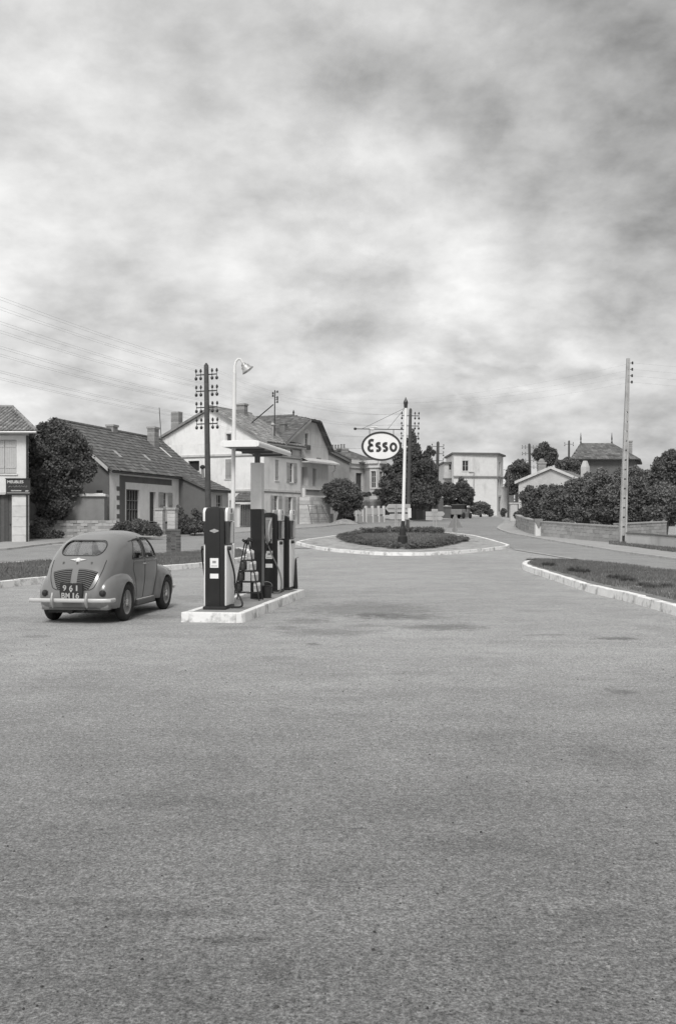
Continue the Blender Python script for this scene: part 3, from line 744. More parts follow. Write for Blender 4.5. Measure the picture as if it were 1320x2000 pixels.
# ---- long low house with a dark tiled roof
GZ = 1.45
b2 = thing('low_house', 'long low house with dark tiled roof, white quoins and two chimneys', 'house', (-14, 70, GZ))
E0 = at(214.6, 0, 64).xy; E1 = at(349.6, 0, 75).xy; F2 = Wall(E0, E1); u2 = F2.d; v2 = F2.n
zE = 4.83; K = 3.75; zR = 7.95; k2 = 2.1; zW = 3.9; q2 = 5.0
base = GZ - .1
dr1 = F2.rect(247, 956, 273, 1030); dr2 = F2.rect(293, 961, 305, 1030); wn1 = F2.rect(318.5, 962, 327.5, 990)
dr1 = (dr1[0], dr1[1], base, dr1[3]); dr2 = (dr2[0], dr2[1], base, dr2[3])
build_wall(b2, F2, base, zE, 'white_plaster', [dr1, dr2, wn1], .25)
back0 = E0 - v2 * 7.5; back1 = E1 - v2 * 7.5
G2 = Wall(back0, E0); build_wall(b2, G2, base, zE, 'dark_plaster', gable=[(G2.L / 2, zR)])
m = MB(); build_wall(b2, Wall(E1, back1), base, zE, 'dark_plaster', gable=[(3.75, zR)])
build_wall(b2, Wall(back1 + u2 * q2, back0), base, zE, 'mid_plaster')
# wing
X0 = E1 + v2 * k2; X1 = X0 + u2 * q2
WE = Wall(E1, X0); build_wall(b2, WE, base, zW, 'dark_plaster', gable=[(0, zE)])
WF = Wall(X0, X1); r = WF.rect(388.5 + 3, 966, 404, 990); r2 = WF.rect(423, 966, 434, 1000)
build_wall(b2, WF, base, zW, 'grey_plaster', [r2], .2)
window(b2, WF, r2, None, reveal=.2)
build_wall(b2, Wall(X1, X1 - v2 * (k2 + 7.5)), base, zW, 'mid_plaster', gable=[(k2, zE), (k2 + K, zR)][::-1])
# door with glazing bars, second open door, window with shutters
a, b, c, d = dr1; m = MB()
for i in range(6): x = a + (b - a) * i / 5; F2.slab(m, x - .03, x + .03, c, d, -.2, -.13)
for z in (c + .03, c + .9, d - .75, d - .03): F2.slab(m, a, b, z - .03, z + .03, -.205, -.128)
dd = m.build('glazed_door', 'grey_wood', b2); m = MB(); F2.slab(m, a, b, c, d, -.24, -.215); m.build('pane', 'pane', dd)
door(b2, F2, dr2, 'dark_wood', 3, .25)
window(b2, F2, wn1, 'open', .75, reveal=.22)
# painted bands with toothed quoins
def pslab(nm, x0, y0, x1, y1, mt, o0=.0, o1=.02):
    r = F2.rect(x0, y0, x1, y1); m = MB(); F2.slab(m, r[0], r[1], r[2], r[3], -.02, o1); return m.build(nm, mt, b2)
r = F2.rect(234, 928, 335, 945); m = MB(); zt1 = F2.pix(234, 928)[1]; F2.slab(m, F2.pix(234, 0)[0], F2.pix(335.5, 0)[0], zt1 - .42, zt1, -.02, .022); m.build('painted_band', 'dark_plaster', b2)
ka = F2.pix(234, 0)[0]; kb = F2.pix(244.5, 0)[0]; m = MB(); F2.slab(m, ka, kb, base, zt1 - .42, -.02, .022)
m.build('painted_band', 'dark_plaster', b2)
z = base + .02; i = 0
while z < zt1 - .45:
    m = MB(); F2.slab(m, ka - .42, ka, z, z + .28, -.02, .022) if i % 2 else None
    if i % 2: m.build('quoin', 'dark_plaster', b2)
    z += .30; i += 1
m = MB(); F2.slab(m, kb, kb + .12, base, zt1 - .42, -.02, .028); m.build('door_jamb', 'trim', b2)
m = MB(); F2.slab(m, 0, F2.L, zE - .16, zE - .01, 0, .06); m.build('eaves_board', 'trim', b2)
# number board on the wing corner
m = MB(); WF.slab(m, .1, 1.1, GZ + .2, GZ + 1.5, -.02, .03); m.build('wooden_hatch', 'grey_wood', b2)
n2 = v2 * .3
def P3(xy, z): return Vector((xy[0], xy[1], z))
sl = (zR - zE) / K
e0 = P3(E0 + v2 * .35 - u2 * .25, zE - .35 * .5 + .1); e1 = P3(E1 + v2 * .35, zE - .35 * .5 + .1)
R0 = P3(E0 - v2 * K - u2 * .25, zR + .1); R1 = P3(E1 - v2 * K + u2 * q2, zR + .1)
R1m = P3(E1 - v2 * K, zR + .1)
roof_plane(b2, e0, e1, R1m, R0, 'dark_tile', .36, .26)
eb = P3(E1 + v2 * .0, zE + .1); eb2 = P3(E1 + u2 * (q2 + .2), zE + .1)
R1x = P3(E1 - v2 * K + u2 * (q2 + .2), zR + .1)
roof_plane(b2, eb, eb2, R1x, R1m, 'dark_tile', .36, .26)
w0 = P3(X0 + v2 * .35 - u2 * .2, zW - .08); w1 = P3(X1 + v2 * .35 + u2 * .2, zW - .08)
roof_plane(b2, w0, w1, eb2, P3(E1 - u2 * .2, zE + .1), 'dark_tile', .36, .26)
roof_plane(b2, P3(back1 - v2 * .3 + u2 * (q2 + .2), zE), P3(back0 - v2 * .3 - u2 * .25, zE), R0, R1x, 'dark_tile', tiles=False)
ridge(b2, R0, R1x, 'dark_tile', .13, .42)
m = MB(); m.prism([P3(E0 - u2 * .28, zE - .15), P3(E0 - u2 * .28, zE + .1), R0 - Vector((0, 0, .02)) , R0 - Vector((0, 0, .28))], Vector((u2.x, u2.y, 0)) * .05); m.build('verge_board', 'grey_plaster', b2)
m = MB(); m.tube([e0 + Vector((0, 0, -.12)), e1 + Vector((0, 0, -.12))], .06, 8); m.build('gutter', 'dark_metal', b2)
m = MB(); m.tube([w0 + Vector((0, 0, -.12)), w1 + Vector((0, 0, -.12))], .06, 8); m.build('gutter', 'dark_metal', b2)
rz2 = math.atan2(u2.y, u2.x)
def on_ridge(px): 
    t = (px - CX) / FPX; a = E0 - v2 * K; k = (t * a.y - a.x) / (u2.x - t * u2.y); return a + u2 * k
p = on_ridge(219.5); chimney(b2, P3(p, 0), .75, .55, 7.4, 8.45, rz2, 'brick')
p = on_ridge(281) + v2 * .8; chimney(b2, P3(p, 0), .85, .6, 6.8, 8.75, rz2, 'brick')
m = MB()
q = P3(p + v2 * .4 + u2 * .5, 0); n_ = 6
for t in range(1):
    aa = P3(p + v2 * .35 + u2 * .45, zE + (K - 1.15) * sl + .22); bb = P3(p + v2 * 1.3 + u2 * .55, zE + (K - 2.1) * sl + .22); m.tube([aa, bb], .05, 6)
m.build('flashing', 'trim', b2)
for (px, py) in ((229, 889), (286, 896)):
    for off in np.linspace(0, K, 200):
        a = E0 - v2 * off; t = (px - CX) / FPX; k = (t * a.y - a.x) / (u2.x - t * u2.y); pp = a + u2 * k; zz_ = zE + off * sl + .1
        if HZ - (zz_ - CAMZ) * FPX / pp.y < py: break
    up_ = Vector((-v2.x, -v2.y, sl)).normalized(); ex_ = Vector((u2.x, u2.y, 0)); nn = ex_.cross(up_); nn = nn if nn.z > 0 else -nn
    c = P3(pp, zz_) + nn * .06; m = MB(); m.prism([c - ex_ * .2 - up_ * .35, c + ex_ * .2 - up_ * .35, c + ex_ * .2 + up_ * .35, c - ex_ * .2 + up_ * .35], nn * .05)
    m.build('skylight', 'sign_grey', b2)
# raised garden behind a stone wall
gdn = [at(60, 0, 60).xy, at(230, 0, 59.5).xy, at(340, 0, 64.5).xy, at(395, 0, 68.5).xy, at(452, 0, 74).xy]
gbk = [v + Vector((-9, 26)) for v in gdn]
sheet('garden_ground', gdn, gbk, 'soil', 0, 30, 6, zf=lambda p: GZ)
def stone_wall(name, label, pts, z0f, z1, h=.2, w_=.42, th=.3, mat_='stone', tint=(.75, 1.2), cat='wall', base=None, coping=True, jit=.012, group=None, cap='concrete'):
    """courses of separate blocks following a line; z0f gives the foot"""
    P = [Vector(p) for p in pts]; root = thing(name, label, cat, (P[0].x, P[0].y, z0f(P[0])), group=group); pool = {}
    core = MB()
    for a, b in zip(P, P[1:]):
        W = Wall(a, b); zl = min(z0f(a), z0f(b)) - .1
        W.slab(core, 0, W.L, zl, (z1(a) + z1(b)) / 2 - .02 if callable(z1) else z1 - .02, -th + .02, -.02, .8)
    core.build('wall_core', 'mortar', root)
    for a, b in zip(P, P[1:]):
        W = Wall(a, b); rz = math.atan2(W.d.y, W.d.x); nc = None
        za0, zb0 = z0f(a), z0f(b); ta, tb = (z1(a), z1(b)) if callable(z1) else (z1, z1)
        nc = max(1, int(round((max(ta - za0, tb - zb0)) / h))); nb = max(1, int(round(W.L / w_)))
        for j in range(nc):
            off = .5 * (j % 2)
            for i in range(nb + (1 if off else 0)):
                s0_ = max(0, (i - off) * W.L / nb); s1_ = min(W.L, (i + 1 - off) * W.L / nb)
                if s1_ - s0_ < .08: continue
                f = (s0_ + s1_) / 2 / W.L; zl = za0 + (zb0 - za0) * f; zh = ta + (tb - ta) * f; hh_ = (zh - zl) / nc
                L_ = round(s1_ - s0_ - .018, 2); H_ = round(hh_ - .016, 2); key = (L_, H_, random.randrange(4))
                if key not in pool:
                    mb = MB(); mb.box((0, 0, 0), (L_, th * .7, H_), tint=random.uniform(*tint))
                    o = mb.build('block', mat_, root, local=True, bevel=.008 if L_ > .1 else 0); pool[key] = o.data
                else:
                    o = bpy.data.objects.new('block', pool[key]); COL.objects.link(o); o.parent = root
                p = W.P((s0_ + s1_) / 2, zl + hh_ * (j + .5), -th * .35 + random.uniform(-jit, jit)) - Vector(root.location)
                o.location = p; o.rotation_euler = (0, 0, rz)
    if coping:
        mb = MB()
        for a, b in zip(P, P[1:]):
            W = Wall(a, b); ta, tb = (z1(a), z1(b)) if callable(z1) else (z1, z1)
            v = [W.P(0, ta, .04), W.P(W.L, tb, .04), W.P(W.L, tb, -th - .04), W.P(0, ta, -th - .04)]
            mb.prism(v, (0, 0, .08))
        mb.build('coping', cap, root)
    return root
gw = [at(58, 0, 60).xy, at(130, 0, 59.6).xy, at(228, 0, 59.5).xy]
stone_wall('rubble_wall', 'low stone garden wall behind the car, under the grey rendered cistern', gw, lambda p: zt(p.y) + .08, lambda p: GZ + .1, .17, .42, mat_='stone', tint=(.5, .95), jit=.03, coping=False)
gw = [at(232, 0, 59.6).xy, at(300, 0, 62.2).xy, at(345, 0, 64.9).xy, at(395, 0, 68.5).xy, at(452, 0, 74).xy]
stone_wall('rubble_wall', 'low stone garden wall before the long low house, behind dark shrubs', gw, lambda p: zt(p.y) + .08, lambda p: GZ - .1, .22, .6, mat_='stone', tint=(.5, .9), jit=.03, coping=False)
# gate piers
for (px, lab) in ((313.5, 'stone gate pier left of its twin, in front of the low house window'), (337.5, 'stone gate pier right of its twin, standing nearer the road')):
    D = 63.2 if px < 320 else 61.8; p = at(px, 0, D); z1 = at(px, 993, D).z if px < 320 else at(px, 992, D).z; z0 = zt(D) + .05
    t = thing('gate_pier', lab, 'gate pier', (p.x, p.y, z0), R(-12), 'stone gate piers of the low house')
    n = 7; hs = (z1 - z0 - .12) / n
    for i in range(n):
        m = MB(); m.box((0, 0, (i + .5) * hs), (.5, .5, hs - .014), tint=random.uniform(.75, 1.05)); m.build('stone', 'stone', t, local=True, bevel=.012)
    m = MB(); m.box((0, 0, z1 - z0 - .06), (.62, .62, .13), tint=.7); m.build('cap', 'stone', t, local=True, bevel=.02)
# cistern
p = at(168, 1020, 61.2); t = thing('cistern', 'grey rendered cistern block with a pale slab top, beside the big dark tree', 'cistern', (p.x, p.y, GZ - .1), R(8))
m = MB(); m.box((0, 0, .82), (2.42, 2.0, 1.66)); m.build('tank_wall', 'mid_plaster', t, local=True, bevel=.02)
m = MB(); m.box((-.02, 0, 1.72), (2.62, 2.3, .15)); m.box((-.02, 0, 1.81), (2.3, 1.9, .06)); m.build('slab', 'trim', t, local=True, bevel=.02)
m = MB(); m.box((.8, .4, 1.95), (.35, .35, .2)); m.build('hatch', 'dark_metal', t, local=True, bevel=.02)

# ---- white gable house
h3 = R(26); u3 = Vector((math.sin(h3), math.cos(h3))); v3 = Vector((u3.y, -u3.x))
P2 = at(588, 0, 87).xy; tC = (515.5 - CX) / FPX
k = (P2.x - tC * P2.y) / (u3.x - tC * u3.y); C3 = P2 - u3 * k
G0 = C3 - v3 * 10.3
b3 = thing('gable_house', 'white two storey house with broad gable, small attic window and street shutters', 'house', (C3.x, C3.y, 1.0))
F3 = Wall(C3, P2); G3 = Wall(G0, C3); z0 = .7
zE3 = F3.pix(588, 871.5)[1]; apk, apz = G3.pix(412.6, 799)
zL = G3.pix(312, 859)[1]
att = G3.rect(442, 847, 452, 863); sh = G3.rect(440.5, 897, 458, 935); dk = G3.rect(368, 900, 389.5, 920)
build_wall(b3, G3, z0, zE3 - .02, 'white_plaster', [dk, sh], .25)
# the gable triangle with its small attic window as a stepped fan around the opening
m = MB(); a, b, c, d = att
m.add([G3.P(*q) for q in [(0, zE3 - .02), (a, zE3 - .02), (a, c), (a, d), (apk, apz), (0, max(zL, zE3))]], [(0, 1, 2, 3, 4, 5)])
m.add([G3.P(*q) for q in [(a, zE3 - .02), (b, zE3 - .02), (b, c), (a, c)]], [(0, 1, 2, 3)])
m.add([G3.P(*q) for q in [(b, zE3 - .02), (G3.L, zE3 - .02), (apk, apz), (a, d), (b, d), (b, c)]], [(0, 1, 2, 3, 4, 5)])
m.add([G3.P(a, c), G3.P(b, c), G3.P(b, d), G3.P(a, d), G3.P(a, c, -.2), G3.P(b, c, -.2), G3.P(b, d, -.2), G3.P(a, d, -.2)], [(0, 4, 5, 1), (1, 5, 6, 2), (2, 6, 7, 3), (3, 7, 4, 0)])
m.build('gable', 'white_plaster', b3, recalc=False)
window(b3, G3, att, None, mull=0, trans=0, surround=.12)
window(b3, G3, dk, None, mull=0, trans=0, reveal=.25, pane='inside', frame='dark_wood')
window(b3, G3, sh, 'closed', reveal=.12)
ups = []
up1 = F3.rect(560, 900, 573.5, 942); 
lo = [F3.rect(534.5, 968, 543, 1004), F3.rect(562, 970.5, 570.5, 1006)]
upw = [F3.rect(537, 898, 544, 938), F3.rect(565.5, 904, 572.5, 942)]
atw = [F3.rect(539, 869, 543.5, 880), F3.rect(567, 874.5, 571.5, 889)]
atl = F3.rect(518, 867, 521, 876)
build_wall(b3, F3, z0, zE3, 'pale_plaster', lo + upw + atw, .2)
for r in lo: window(b3, F3, r, 'open', .55, trans=2, reveal=.2, surround=.08, curtain=True)
window(b3, F3, upw[0], 'closed', reveal=.12, surround=.08); window(b3, F3, upw[1], 'open', .55, trans=2, reveal=.2, surround=.08)
for r in atw: window(b3, F3, r, None, mull=0, trans=0, sill=False)
for W, zz_ in ((F3, F3.pix(583, 960)[1]), (F3, F3.pix(583, 893.5)[1]), (G3, F3.pix(583, 960)[1]), (G3, F3.pix(583, 893.5)[1])):
    m = MB(); W.slab(m, -.06 if W is F3 else 0, W.L + (.06 if W is G3 else 0), zz_ - .11, zz_ + .06, -.02, .07 if W is F3 else .066); m.build('string_course', 'stone', b3)
    m = MB(); W.slab(m, 0, W.L, zz_ - .21, zz_ - .115, -.02, .035); m.build('string_course', 'mid_plaster', b3)
bk0 = G0 + u3 * F3.L * 1.0; build_wall(b3, Wall(P2 - v3 * 0, P2 - v3 * 10.3), z0, zE3, 'pale_plaster', gable=[(10.3 - apk, apz)])
build_wall(b3, Wall(bk0, G0), z0, zE3, 'pale_plaster')
ov = .45
def r3(sv, z, f): q = G3.A + G3.d * sv + u3 * f; return Vector((q.x, q.y, z))
slr = (apz - zE3) / (G3.L - apk); sll = (apz - max(zL, zE3)) / apk
fe = F3.L + .0
roof_plane(b3, r3(G3.L + ov, zE3 - ov * slr + .16, -.25), r3(G3.L + ov, zE3 - ov * slr + .16, fe), r3(apk, apz + .16, fe), r3(apk, apz + .16, -.25), 'pale_tile', .38, .26, True)
roof_plane(b3, r3(-ov, max(zL, zE3) - ov * sll + .16, fe), r3(-ov, max(zL, zE3) - ov * sll + .16, -.25), r3(apk, apz + .16, -.25), r3(apk, apz + .16, fe), 'pale_tile', .38, .26, True)
ridge(b3, r3(apk, apz + .2, -.25), r3(apk, apz + .2, fe), 'pale_tile', .13)
for (sa, za, sb, zb_) in ((-ov, max(zL, zE3) - ov * sll, apk, apz), (apk, apz, G3.L + ov, zE3 - ov * slr)):
    m = MB(); q0, q1 = r3(sa, za, -.3), r3(sb, zb_, -.3); m.prism([q0, q1, q1 + Vector((0, 0, .2)), q0 + Vector((0, 0, .2))], Vector((u3.x, u3.y, 0)) * .12); m.build('verge', 'pale_tile', b3)
m = MB(); m.tube([r3(G3.L + ov, zE3 - ov * slr, -.1), r3(G3.L + ov, zE3 - ov * slr, fe)], .08, 8); m.build('gutter', 'steel', b3)
m = MB(); q = F3.P(F3.L - .12, 0, .08); m.tube([(q.x, q.y, z0), (q.x, q.y, zE3 - .1)], .05, 8); m.build('drainpipe', 'steel', b3)
q = G3.P(G3.pix(339, 820)[0], 0, -.5); chimney(b3, q, .8, .6, at(339, 845, q.y).z, at(339, 801, q.y).z, -h3, 'brick', cap=False)
q = r3(apk + 1.2, 0, 4.6); t_ = at(473, 789, q.y); q.x = t_.x; chimney(b3, q, .8, .6, apz - 1.0, t_.z, -h3, 'brick')
q = r3(apk + 3.6, 0, 5.0); t_ = at(554, 826, q.y); q.x = t_.x; chimney(b3, q, .5, .5, zE3 + .3, t_.z, -h3, 'mid_plaster')
# thin aerial rod leaning at the left verge
t = thing('aerial_rod', 'thin leaning aerial rod at the left end of the gable roof', 'aerial', at(314, 862, 84)); m = MB(); m.tube([at(316, 866, 84), at(311.5, 796, 84)], .03, 6); m.build('rod', 'dark_metal', t)

# ---- half-hipped gable house with loggia
b4 = thing('half_hipped_house', 'grey house with half-hipped gable, arched attic window and roofed loggia', 'house', P3(P2, 1.1))
F4 = Wall(P2, P2 + u3 * 10.0); e4 = F4.pix(641, 0)[0]; F4 = Wall(P2, P2 + u3 * e4)
zb4 = 1.0
kL, zLv = F4.pix(565, 853.5); kA, zA_ = F4.pix(598, 821); kB, zB_ = F4.pix(618, 828); kR, zRv = F4.pix(639, 877)
zA_ = zB_ = (zA_ + zB_) / 2
apc = (kA + kB) / 2
kE_ = kA - (zA_ - zE3 + .4) / ((zA_ - zLv) / (kA - kL)); zS = F4.pix(612, 903)[1]
lg = F4.rect(584.5, 912, 601, 948); lg2 = F4.rect(611, 915, 618, 950); gar = F4.rect(588.5, 970, 608.5, 1022)
gar = (gar[0], gar[1], zb4, gar[3])
aw = F4.rect(595, 846, 602, 877)
build_wall(b4, F4, zb4, zS, 'grey_plaster', [lg, lg2, gar], .9)
W4 = F4; m = MB(); a, b, c, d = aw
zg = zS; g_l = [(0, zg), (a, zg), (a, c), (a, d), (kA, zA_), (0, zLv + (zA_ - zLv) * (0 - kL) / (kA - kL))]
m.add([W4.P(*q) for q in g_l], [tuple(range(6))]); m.add([W4.P(*q) for q in [(a, zg), (b, zg), (b, c), (a, c)]], [(0, 1, 2, 3)])
m.add([W4.P(*q) for q in [(b, zg), (W4.L, zg), (W4.L, min(zRv, zA_)), (kB, zB_), (kA, zA_), (a, d), (b, d), (b, c)]], [tuple(range(8))])
m.add([W4.P(a, c), W4.P(b, c), W4.P(b, d), W4.P(a, d), W4.P(a, c, -.2), W4.P(b, c, -.2), W4.P(b, d, -.2), W4.P(a, d, -.2)], [(0, 4, 5, 1), (1, 5, 6, 2), (2, 6, 7, 3), (3, 7, 4, 0)])
m.build('gable', 'grey_plaster', b4, recalc=False)
m = MB(); m.add([W4.P(kE_, zE3 - .4), W4.P(0, zE3 - .4), W4.P(0, zLv + (zA_ - zLv) * (0 - kL) / (kA - kL))], [(0, 1, 2)]); m.build('wall', 'grey_plaster', b4, recalc=False)
window(b4, W4, aw, None, trans=2, surround=.14)
m = MB(); mid_ = (a + b) / 2
m.tube([W4.P(mid_ + (b - a) * .62 * math.cos(q), d - .05 + .35 * math.sin(q), .03) for q in np.linspace(0, math.pi, 9)], .07, 6); m.build('arch', 'trim', b4)
m = MB(); W4.slab(m, a - .1, b + .1, c - .05, c + .35, .02, .2); m.build('flower_box', 'leaf_dark', b4)
# loggia: back wall, canopy slab, parapet
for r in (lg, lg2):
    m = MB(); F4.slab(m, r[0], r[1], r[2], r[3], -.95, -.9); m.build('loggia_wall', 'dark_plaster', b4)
m = MB(); kk = F4.L + .9; F4.slab(m, -.02, kk, zS - .12, zS, -.2, .75); 
m.prism([F4.P(-.02, zS, .75), F4.P(kk, zS, .75), F4.P(kk, zS + .32, 0), F4.P(-.02, zS + .32, 0)], (0, 0, .03)); m.build('canopy', 'stone', b4)
zp1 = F4.pix(607, 954)[1]; zp0 = F4.pix(607, 969)[1]
m = MB(); F4.slab(m, .1, F4.L, zp1 - .12, zp1, .02, .30); F4.slab(m, .1, F4.L, zp0 - .1, zp0 + .05, .02, .30)
F4.slab(m, .1, .3, zp0 + .05, zp1 - .12, .02, .3); F4.slab(m, F4.L - .25, F4.L, zp0 + .05, zp1 - .12, .02, .3); m.build('balcony_frame', 'trim', b4)
m = MB(); F4.slab(m, .3, F4.L - .25, zp0 + .05, zp1 - .12, .04, .22); m.build('balcony_panel', 'mid_plaster', b4)
m = MB(); F4.slab(m, gar[0], gar[1], gar[2], gar[3], -.92, -.88); gd = m.build('garage_door', 'dark_wood', b4)
for i in range(5):
    x = gar[0] + (gar[1] - gar[0]) * (i + .5) / 5; m = MB(); F4.slab(m, x - .17, x + .17, gar[2], gar[3] - .5, -.88, -.84, random.uniform(.9, 1.4)); m.build('plank', 'grey_wood', gd)
# ashlar stair block in front, stepping down to the right
def ashlar(root, W, s0, s1, z0, z1, o0, o1, h=.36, w_=.62):
    nr = max(1, round((z1 - z0) / h)); nb = max(1, round((s1 - s0) / w_))
    m = MB(); W.slab(m, s0 + .02, s1 - .02, z0, z1 - .01, o0, o1 - .02); m.build('masonry_core', 'mortar', root)
    for j in range(nr):
        for i in range(nb + j % 2):
            a = max(s0, s0 + (i - .5 * (j % 2)) * (s1 - s0) / nb); b = min(s1, s0 + (i + 1 - .5 * (j % 2)) * (s1 - s0) / nb)
            if b - a < .1: continue
            m = MB(); W.slab(m, a + .01, b - .01, z0 + (z1 - z0) * j / nr + .008, z0 + (z1 - z0) * (j + 1) / nr - .008, o0 + .1, o1 + random.uniform(-.008, .012), random.uniform(.82, 1.12))
            m.build('stone', 'stone', root)
st = thing('stone_stairs', 'pale ashlar stair block stepping down beside the garage of the half-hipped house', 'stairs', F4.P(4, zb4, 1))
S4 = Wall(F4.P(0, 0, 1.3).xy, F4.P(F4.L, 0, 1.3).xy)
xa = S4.pix(607, 0)[0]
ashlar(st, S4, xa, S4.pix(640, 0)[0], zb4, S4.pix(620, 986)[1] , -1.2, 0)
ashlar(st, S4, xa, S4.pix(633, 0)[0], S4.pix(620, 986)[1] + .01, S4.pix(620, 971)[1], -1.2, -.1)
ashlar(st, S4, S4.pix(640, 0)[0] + .02, S4.pix(645, 0)[0], zb4, S4.pix(643, 986)[1], -1.2, 0)
ashlar(st, S4, S4.pix(645, 0)[0] + .02, S4.pix(651, 0)[0], zb4, S4.pix(649, 1003)[1], -1.2, 0)
# ladder-like timber trestle leaning on it
t = thing('timber_trestle', 'thin dark timber trestle leaning on the pale ashlar stair block', 'trestle', S4.P(xa, zb4, .4))
for px, px2 in ((600, 600), (616, 615), (626, 637)):
    m = MB(); m.tube([S4.P(S4.pix(px2, 1020)[0], zb4 + .05, .5), S4.P(S4.pix(px, 990)[0], S4.pix(px, 986)[1], .08)], .035, 6); m.build('post', 'grey_wood', t)
for pz in (990, 1003, 1014):
    m = MB(); m.tube([S4.P(S4.pix(598, pz)[0], S4.pix(600, pz)[1], .33 if pz > 1000 else .2), S4.P(S4.pix(632, pz)[0], S4.pix(630, pz)[1], .33 if pz > 1000 else .2)], .025, 6); m.build('rail', 'grey_wood', t)
# roof
Lr = 12.0
def r4(k, z, bk): q = F4.A + F4.d * k - F4.n * bk; return Vector((q.x, q.y, z))
zrid = F4.pix(607, 800)[1] + .3; hipd = 1.8
sL = (zA_ - zLv) / (kA - kL)
kE = kA - (zA_ - zE3 + .2) / sL
ridge_z = zA_ + (apc - kA) * sL * 1.0
rdF = r4(apc, ridge_z + .16, hipd); rdB = r4(apc, ridge_z + .16, Lr)
roof_plane(b4, r4(kE, zE3 - .2 + .16, Lr), r4(kE, zE3 - .2 + .16, -.45), r4(kA, zA_ + .16, -.45), r4(kA, zA_ + .16, Lr), 'dark_tile', .36, .26)
roof_plane(b4, r4(kA, zA_ + .16, Lr), r4(kA, zA_ + .16, -.45), rdF, rdB, 'dark_tile', .36, .26)
roof_plane(b4, r4(kA, zA_ + .16, -.45), r4(kB, zB_ + .16, -.45), rdF, rdF, 'dark_tile', .36, .26)
kRr = kR + .4; zRr = zRv - .2
roof_plane(b4, r4(kRr, zRr, -.45), r4(kRr, zRr, Lr), r4(kB, zB_ + .16, Lr), r4(kB, zB_ + .16, -.45), 'dark_tile', .36, .26)
roof_plane(b4, r4(kB, zB_ + .16, -.45), r4(kB, zB_ + .16, Lr), rdB, rdF, 'dark_tile', .36, .26)
ridge(b4, rdF, rdB, 'dark_tile', .12); m = MB(); m.lathe([(.1, 0), (.06, .15), (.1, .28), (.02, .5)], tuple(rdF), n=10); m.build('finial', 'dark_metal', b4)
m = MB(); q0, q1 = r4(kE, zE3 - .2 - .05, -.5), r4(kA, zA_ - .05, -.5); m.prism([q0, q1, q1 + Vector((0, 0, .22)), q0 + Vector((0, 0, .22))], (F4.d.x * .06, F4.d.y * .06, 0)); m.build('bargeboard', 'trim', b4)
m = MB(); q0, q1 = r4(kB, zB_ - .08, -.5), r4(kRr, zRr - .22, -.5); m.prism([q0, q1, q1 + Vector((0, 0, .24)), q0 + Vector((0, 0, .24))], (F4.d.x * .06, F4.d.y * .06, 0)); m.build('bargeboard', 'dark_wood', b4)
E4 = F4.A + F4.d * F4.L
build_wall(b4, Wall(E4, E4 - F4.n * Lr), zb4, zRv, 'grey_plaster'); build_wall(b4, Wall(E4 - F4.n * Lr, F4.A - F4.n * Lr), zb4, zRv, 'grey_plaster')
build_wall(b4, Wall(F4.A - F4.n * Lr, F4.A - F4.n * 10.4), zb4, zE3, 'grey_plaster')
m = MB(); F4.slab(m, F4.pix(618, 0)[0], F4.pix(626.5, 0)[0], F4.pix(622, 900)[1], F4.pix(622, 894)[1], -.1, .03); m.build('vent', 'mid_plaster', b4)
m = MB(); q = F4.P(F4.L + .3, 0, .5); z_ = zS; m.tube([(q.x, q.y, z_ - .1), (q.x + .1, q.y, z_ - .5), (q.x - .2, q.y, z_ - .8), (q.x - .2, q.y, z_ - 3)], .05, 8); m.build('drainpipe', 'steel', b4)

# ---- villa with bow front
D5 = 101; b5 = thing('villa', 'low villa with white cornice and bow window above a stone basement', 'house', at(700, 1005, D5))
zt5 = at(700, 905, D5).z; zf5 = at(700, 970, D5).z; zg5 = zt(D5) - .1
A5 = at(680, 0, D5).xy; Bq = at(710, 0, D5 + 2.2).xy; C5 = at(722, 0, D5 + .6).xy; D5a = at(739, 0, D5 + .2).xy; E5 = at(749, 0, D5 + .9).xy
def seg(Aq, Bq_, holes, m_='grey_plaster'):
    W = Wall(Aq, Bq_); hs = [W.rect(*h) for h in holes]; build_wall(b5, W, zg5, zt5, m_, hs, .2); return W, hs
W, hs = seg(A5, Bq, [(695, 924, 707, 958)]); door(b5, W, hs[0], 'dark_wood', 3, .2)
W, hs = seg(Bq, C5, []); 
W, hs = seg(C5, D5a, [(724.5, 920, 733.5, 953)]); window(b5, W, hs[0], None, trans=2, surround=.1)
W, hs = seg(D5a, E5, [(741, 921, 746.8, 953.5)]); window(b5, W, hs[0], None, trans=2, surround=.08)
seg(E5, E5 + Vector((.5, 9)), []); seg(E5 + Vector((.5, 9)), A5 + Vector((-2, 9)), [])
for zc, hh_, oo in ((zt5, .35, .3), (zt5 - .42, .42, .12)):
    m = MB()
    for a_q, b_q in ((A5, Bq), (Bq, C5), (C5, D5a), (D5a, E5), (E5, E5 + Vector((.5, 9)))):
        Wq = Wall(a_q, b_q); Wq.slab(m, -.04, Wq.L + .04, zc, zc + hh_, -.1, oo)
    m.build('cornice', 'trim', b5)
poly = [A5, Bq, C5, D5a, E5, E5 + Vector((.5, 9)), A5 + Vector((-2, 9))]
m = MB(); m.prism([P3(p, zt5 + .3) for p in poly], (0, 0, .04)); m.build('roof_slab', 'stone', b5)
ap = at(640, 862, D5 + 6); rb = at(700, 888, D5 + 6)
rl = at(628, 868, D5 + 6); 
roof_plane(b5, at(640, 903, D5 + 1), at(722, 903.5, D5 + 1), at(675, 878, D5 + 6), at(640, 876, D5 + 6), 'dark_tile', .36, .3)
roof_plane(b5, at(722, 903.5, D5 + 1), at(745, 903.5, D5 + 10), at(675, 878, D5 + 6), at(675, 878, D5 + 6), 'dark_tile', .36, .3)
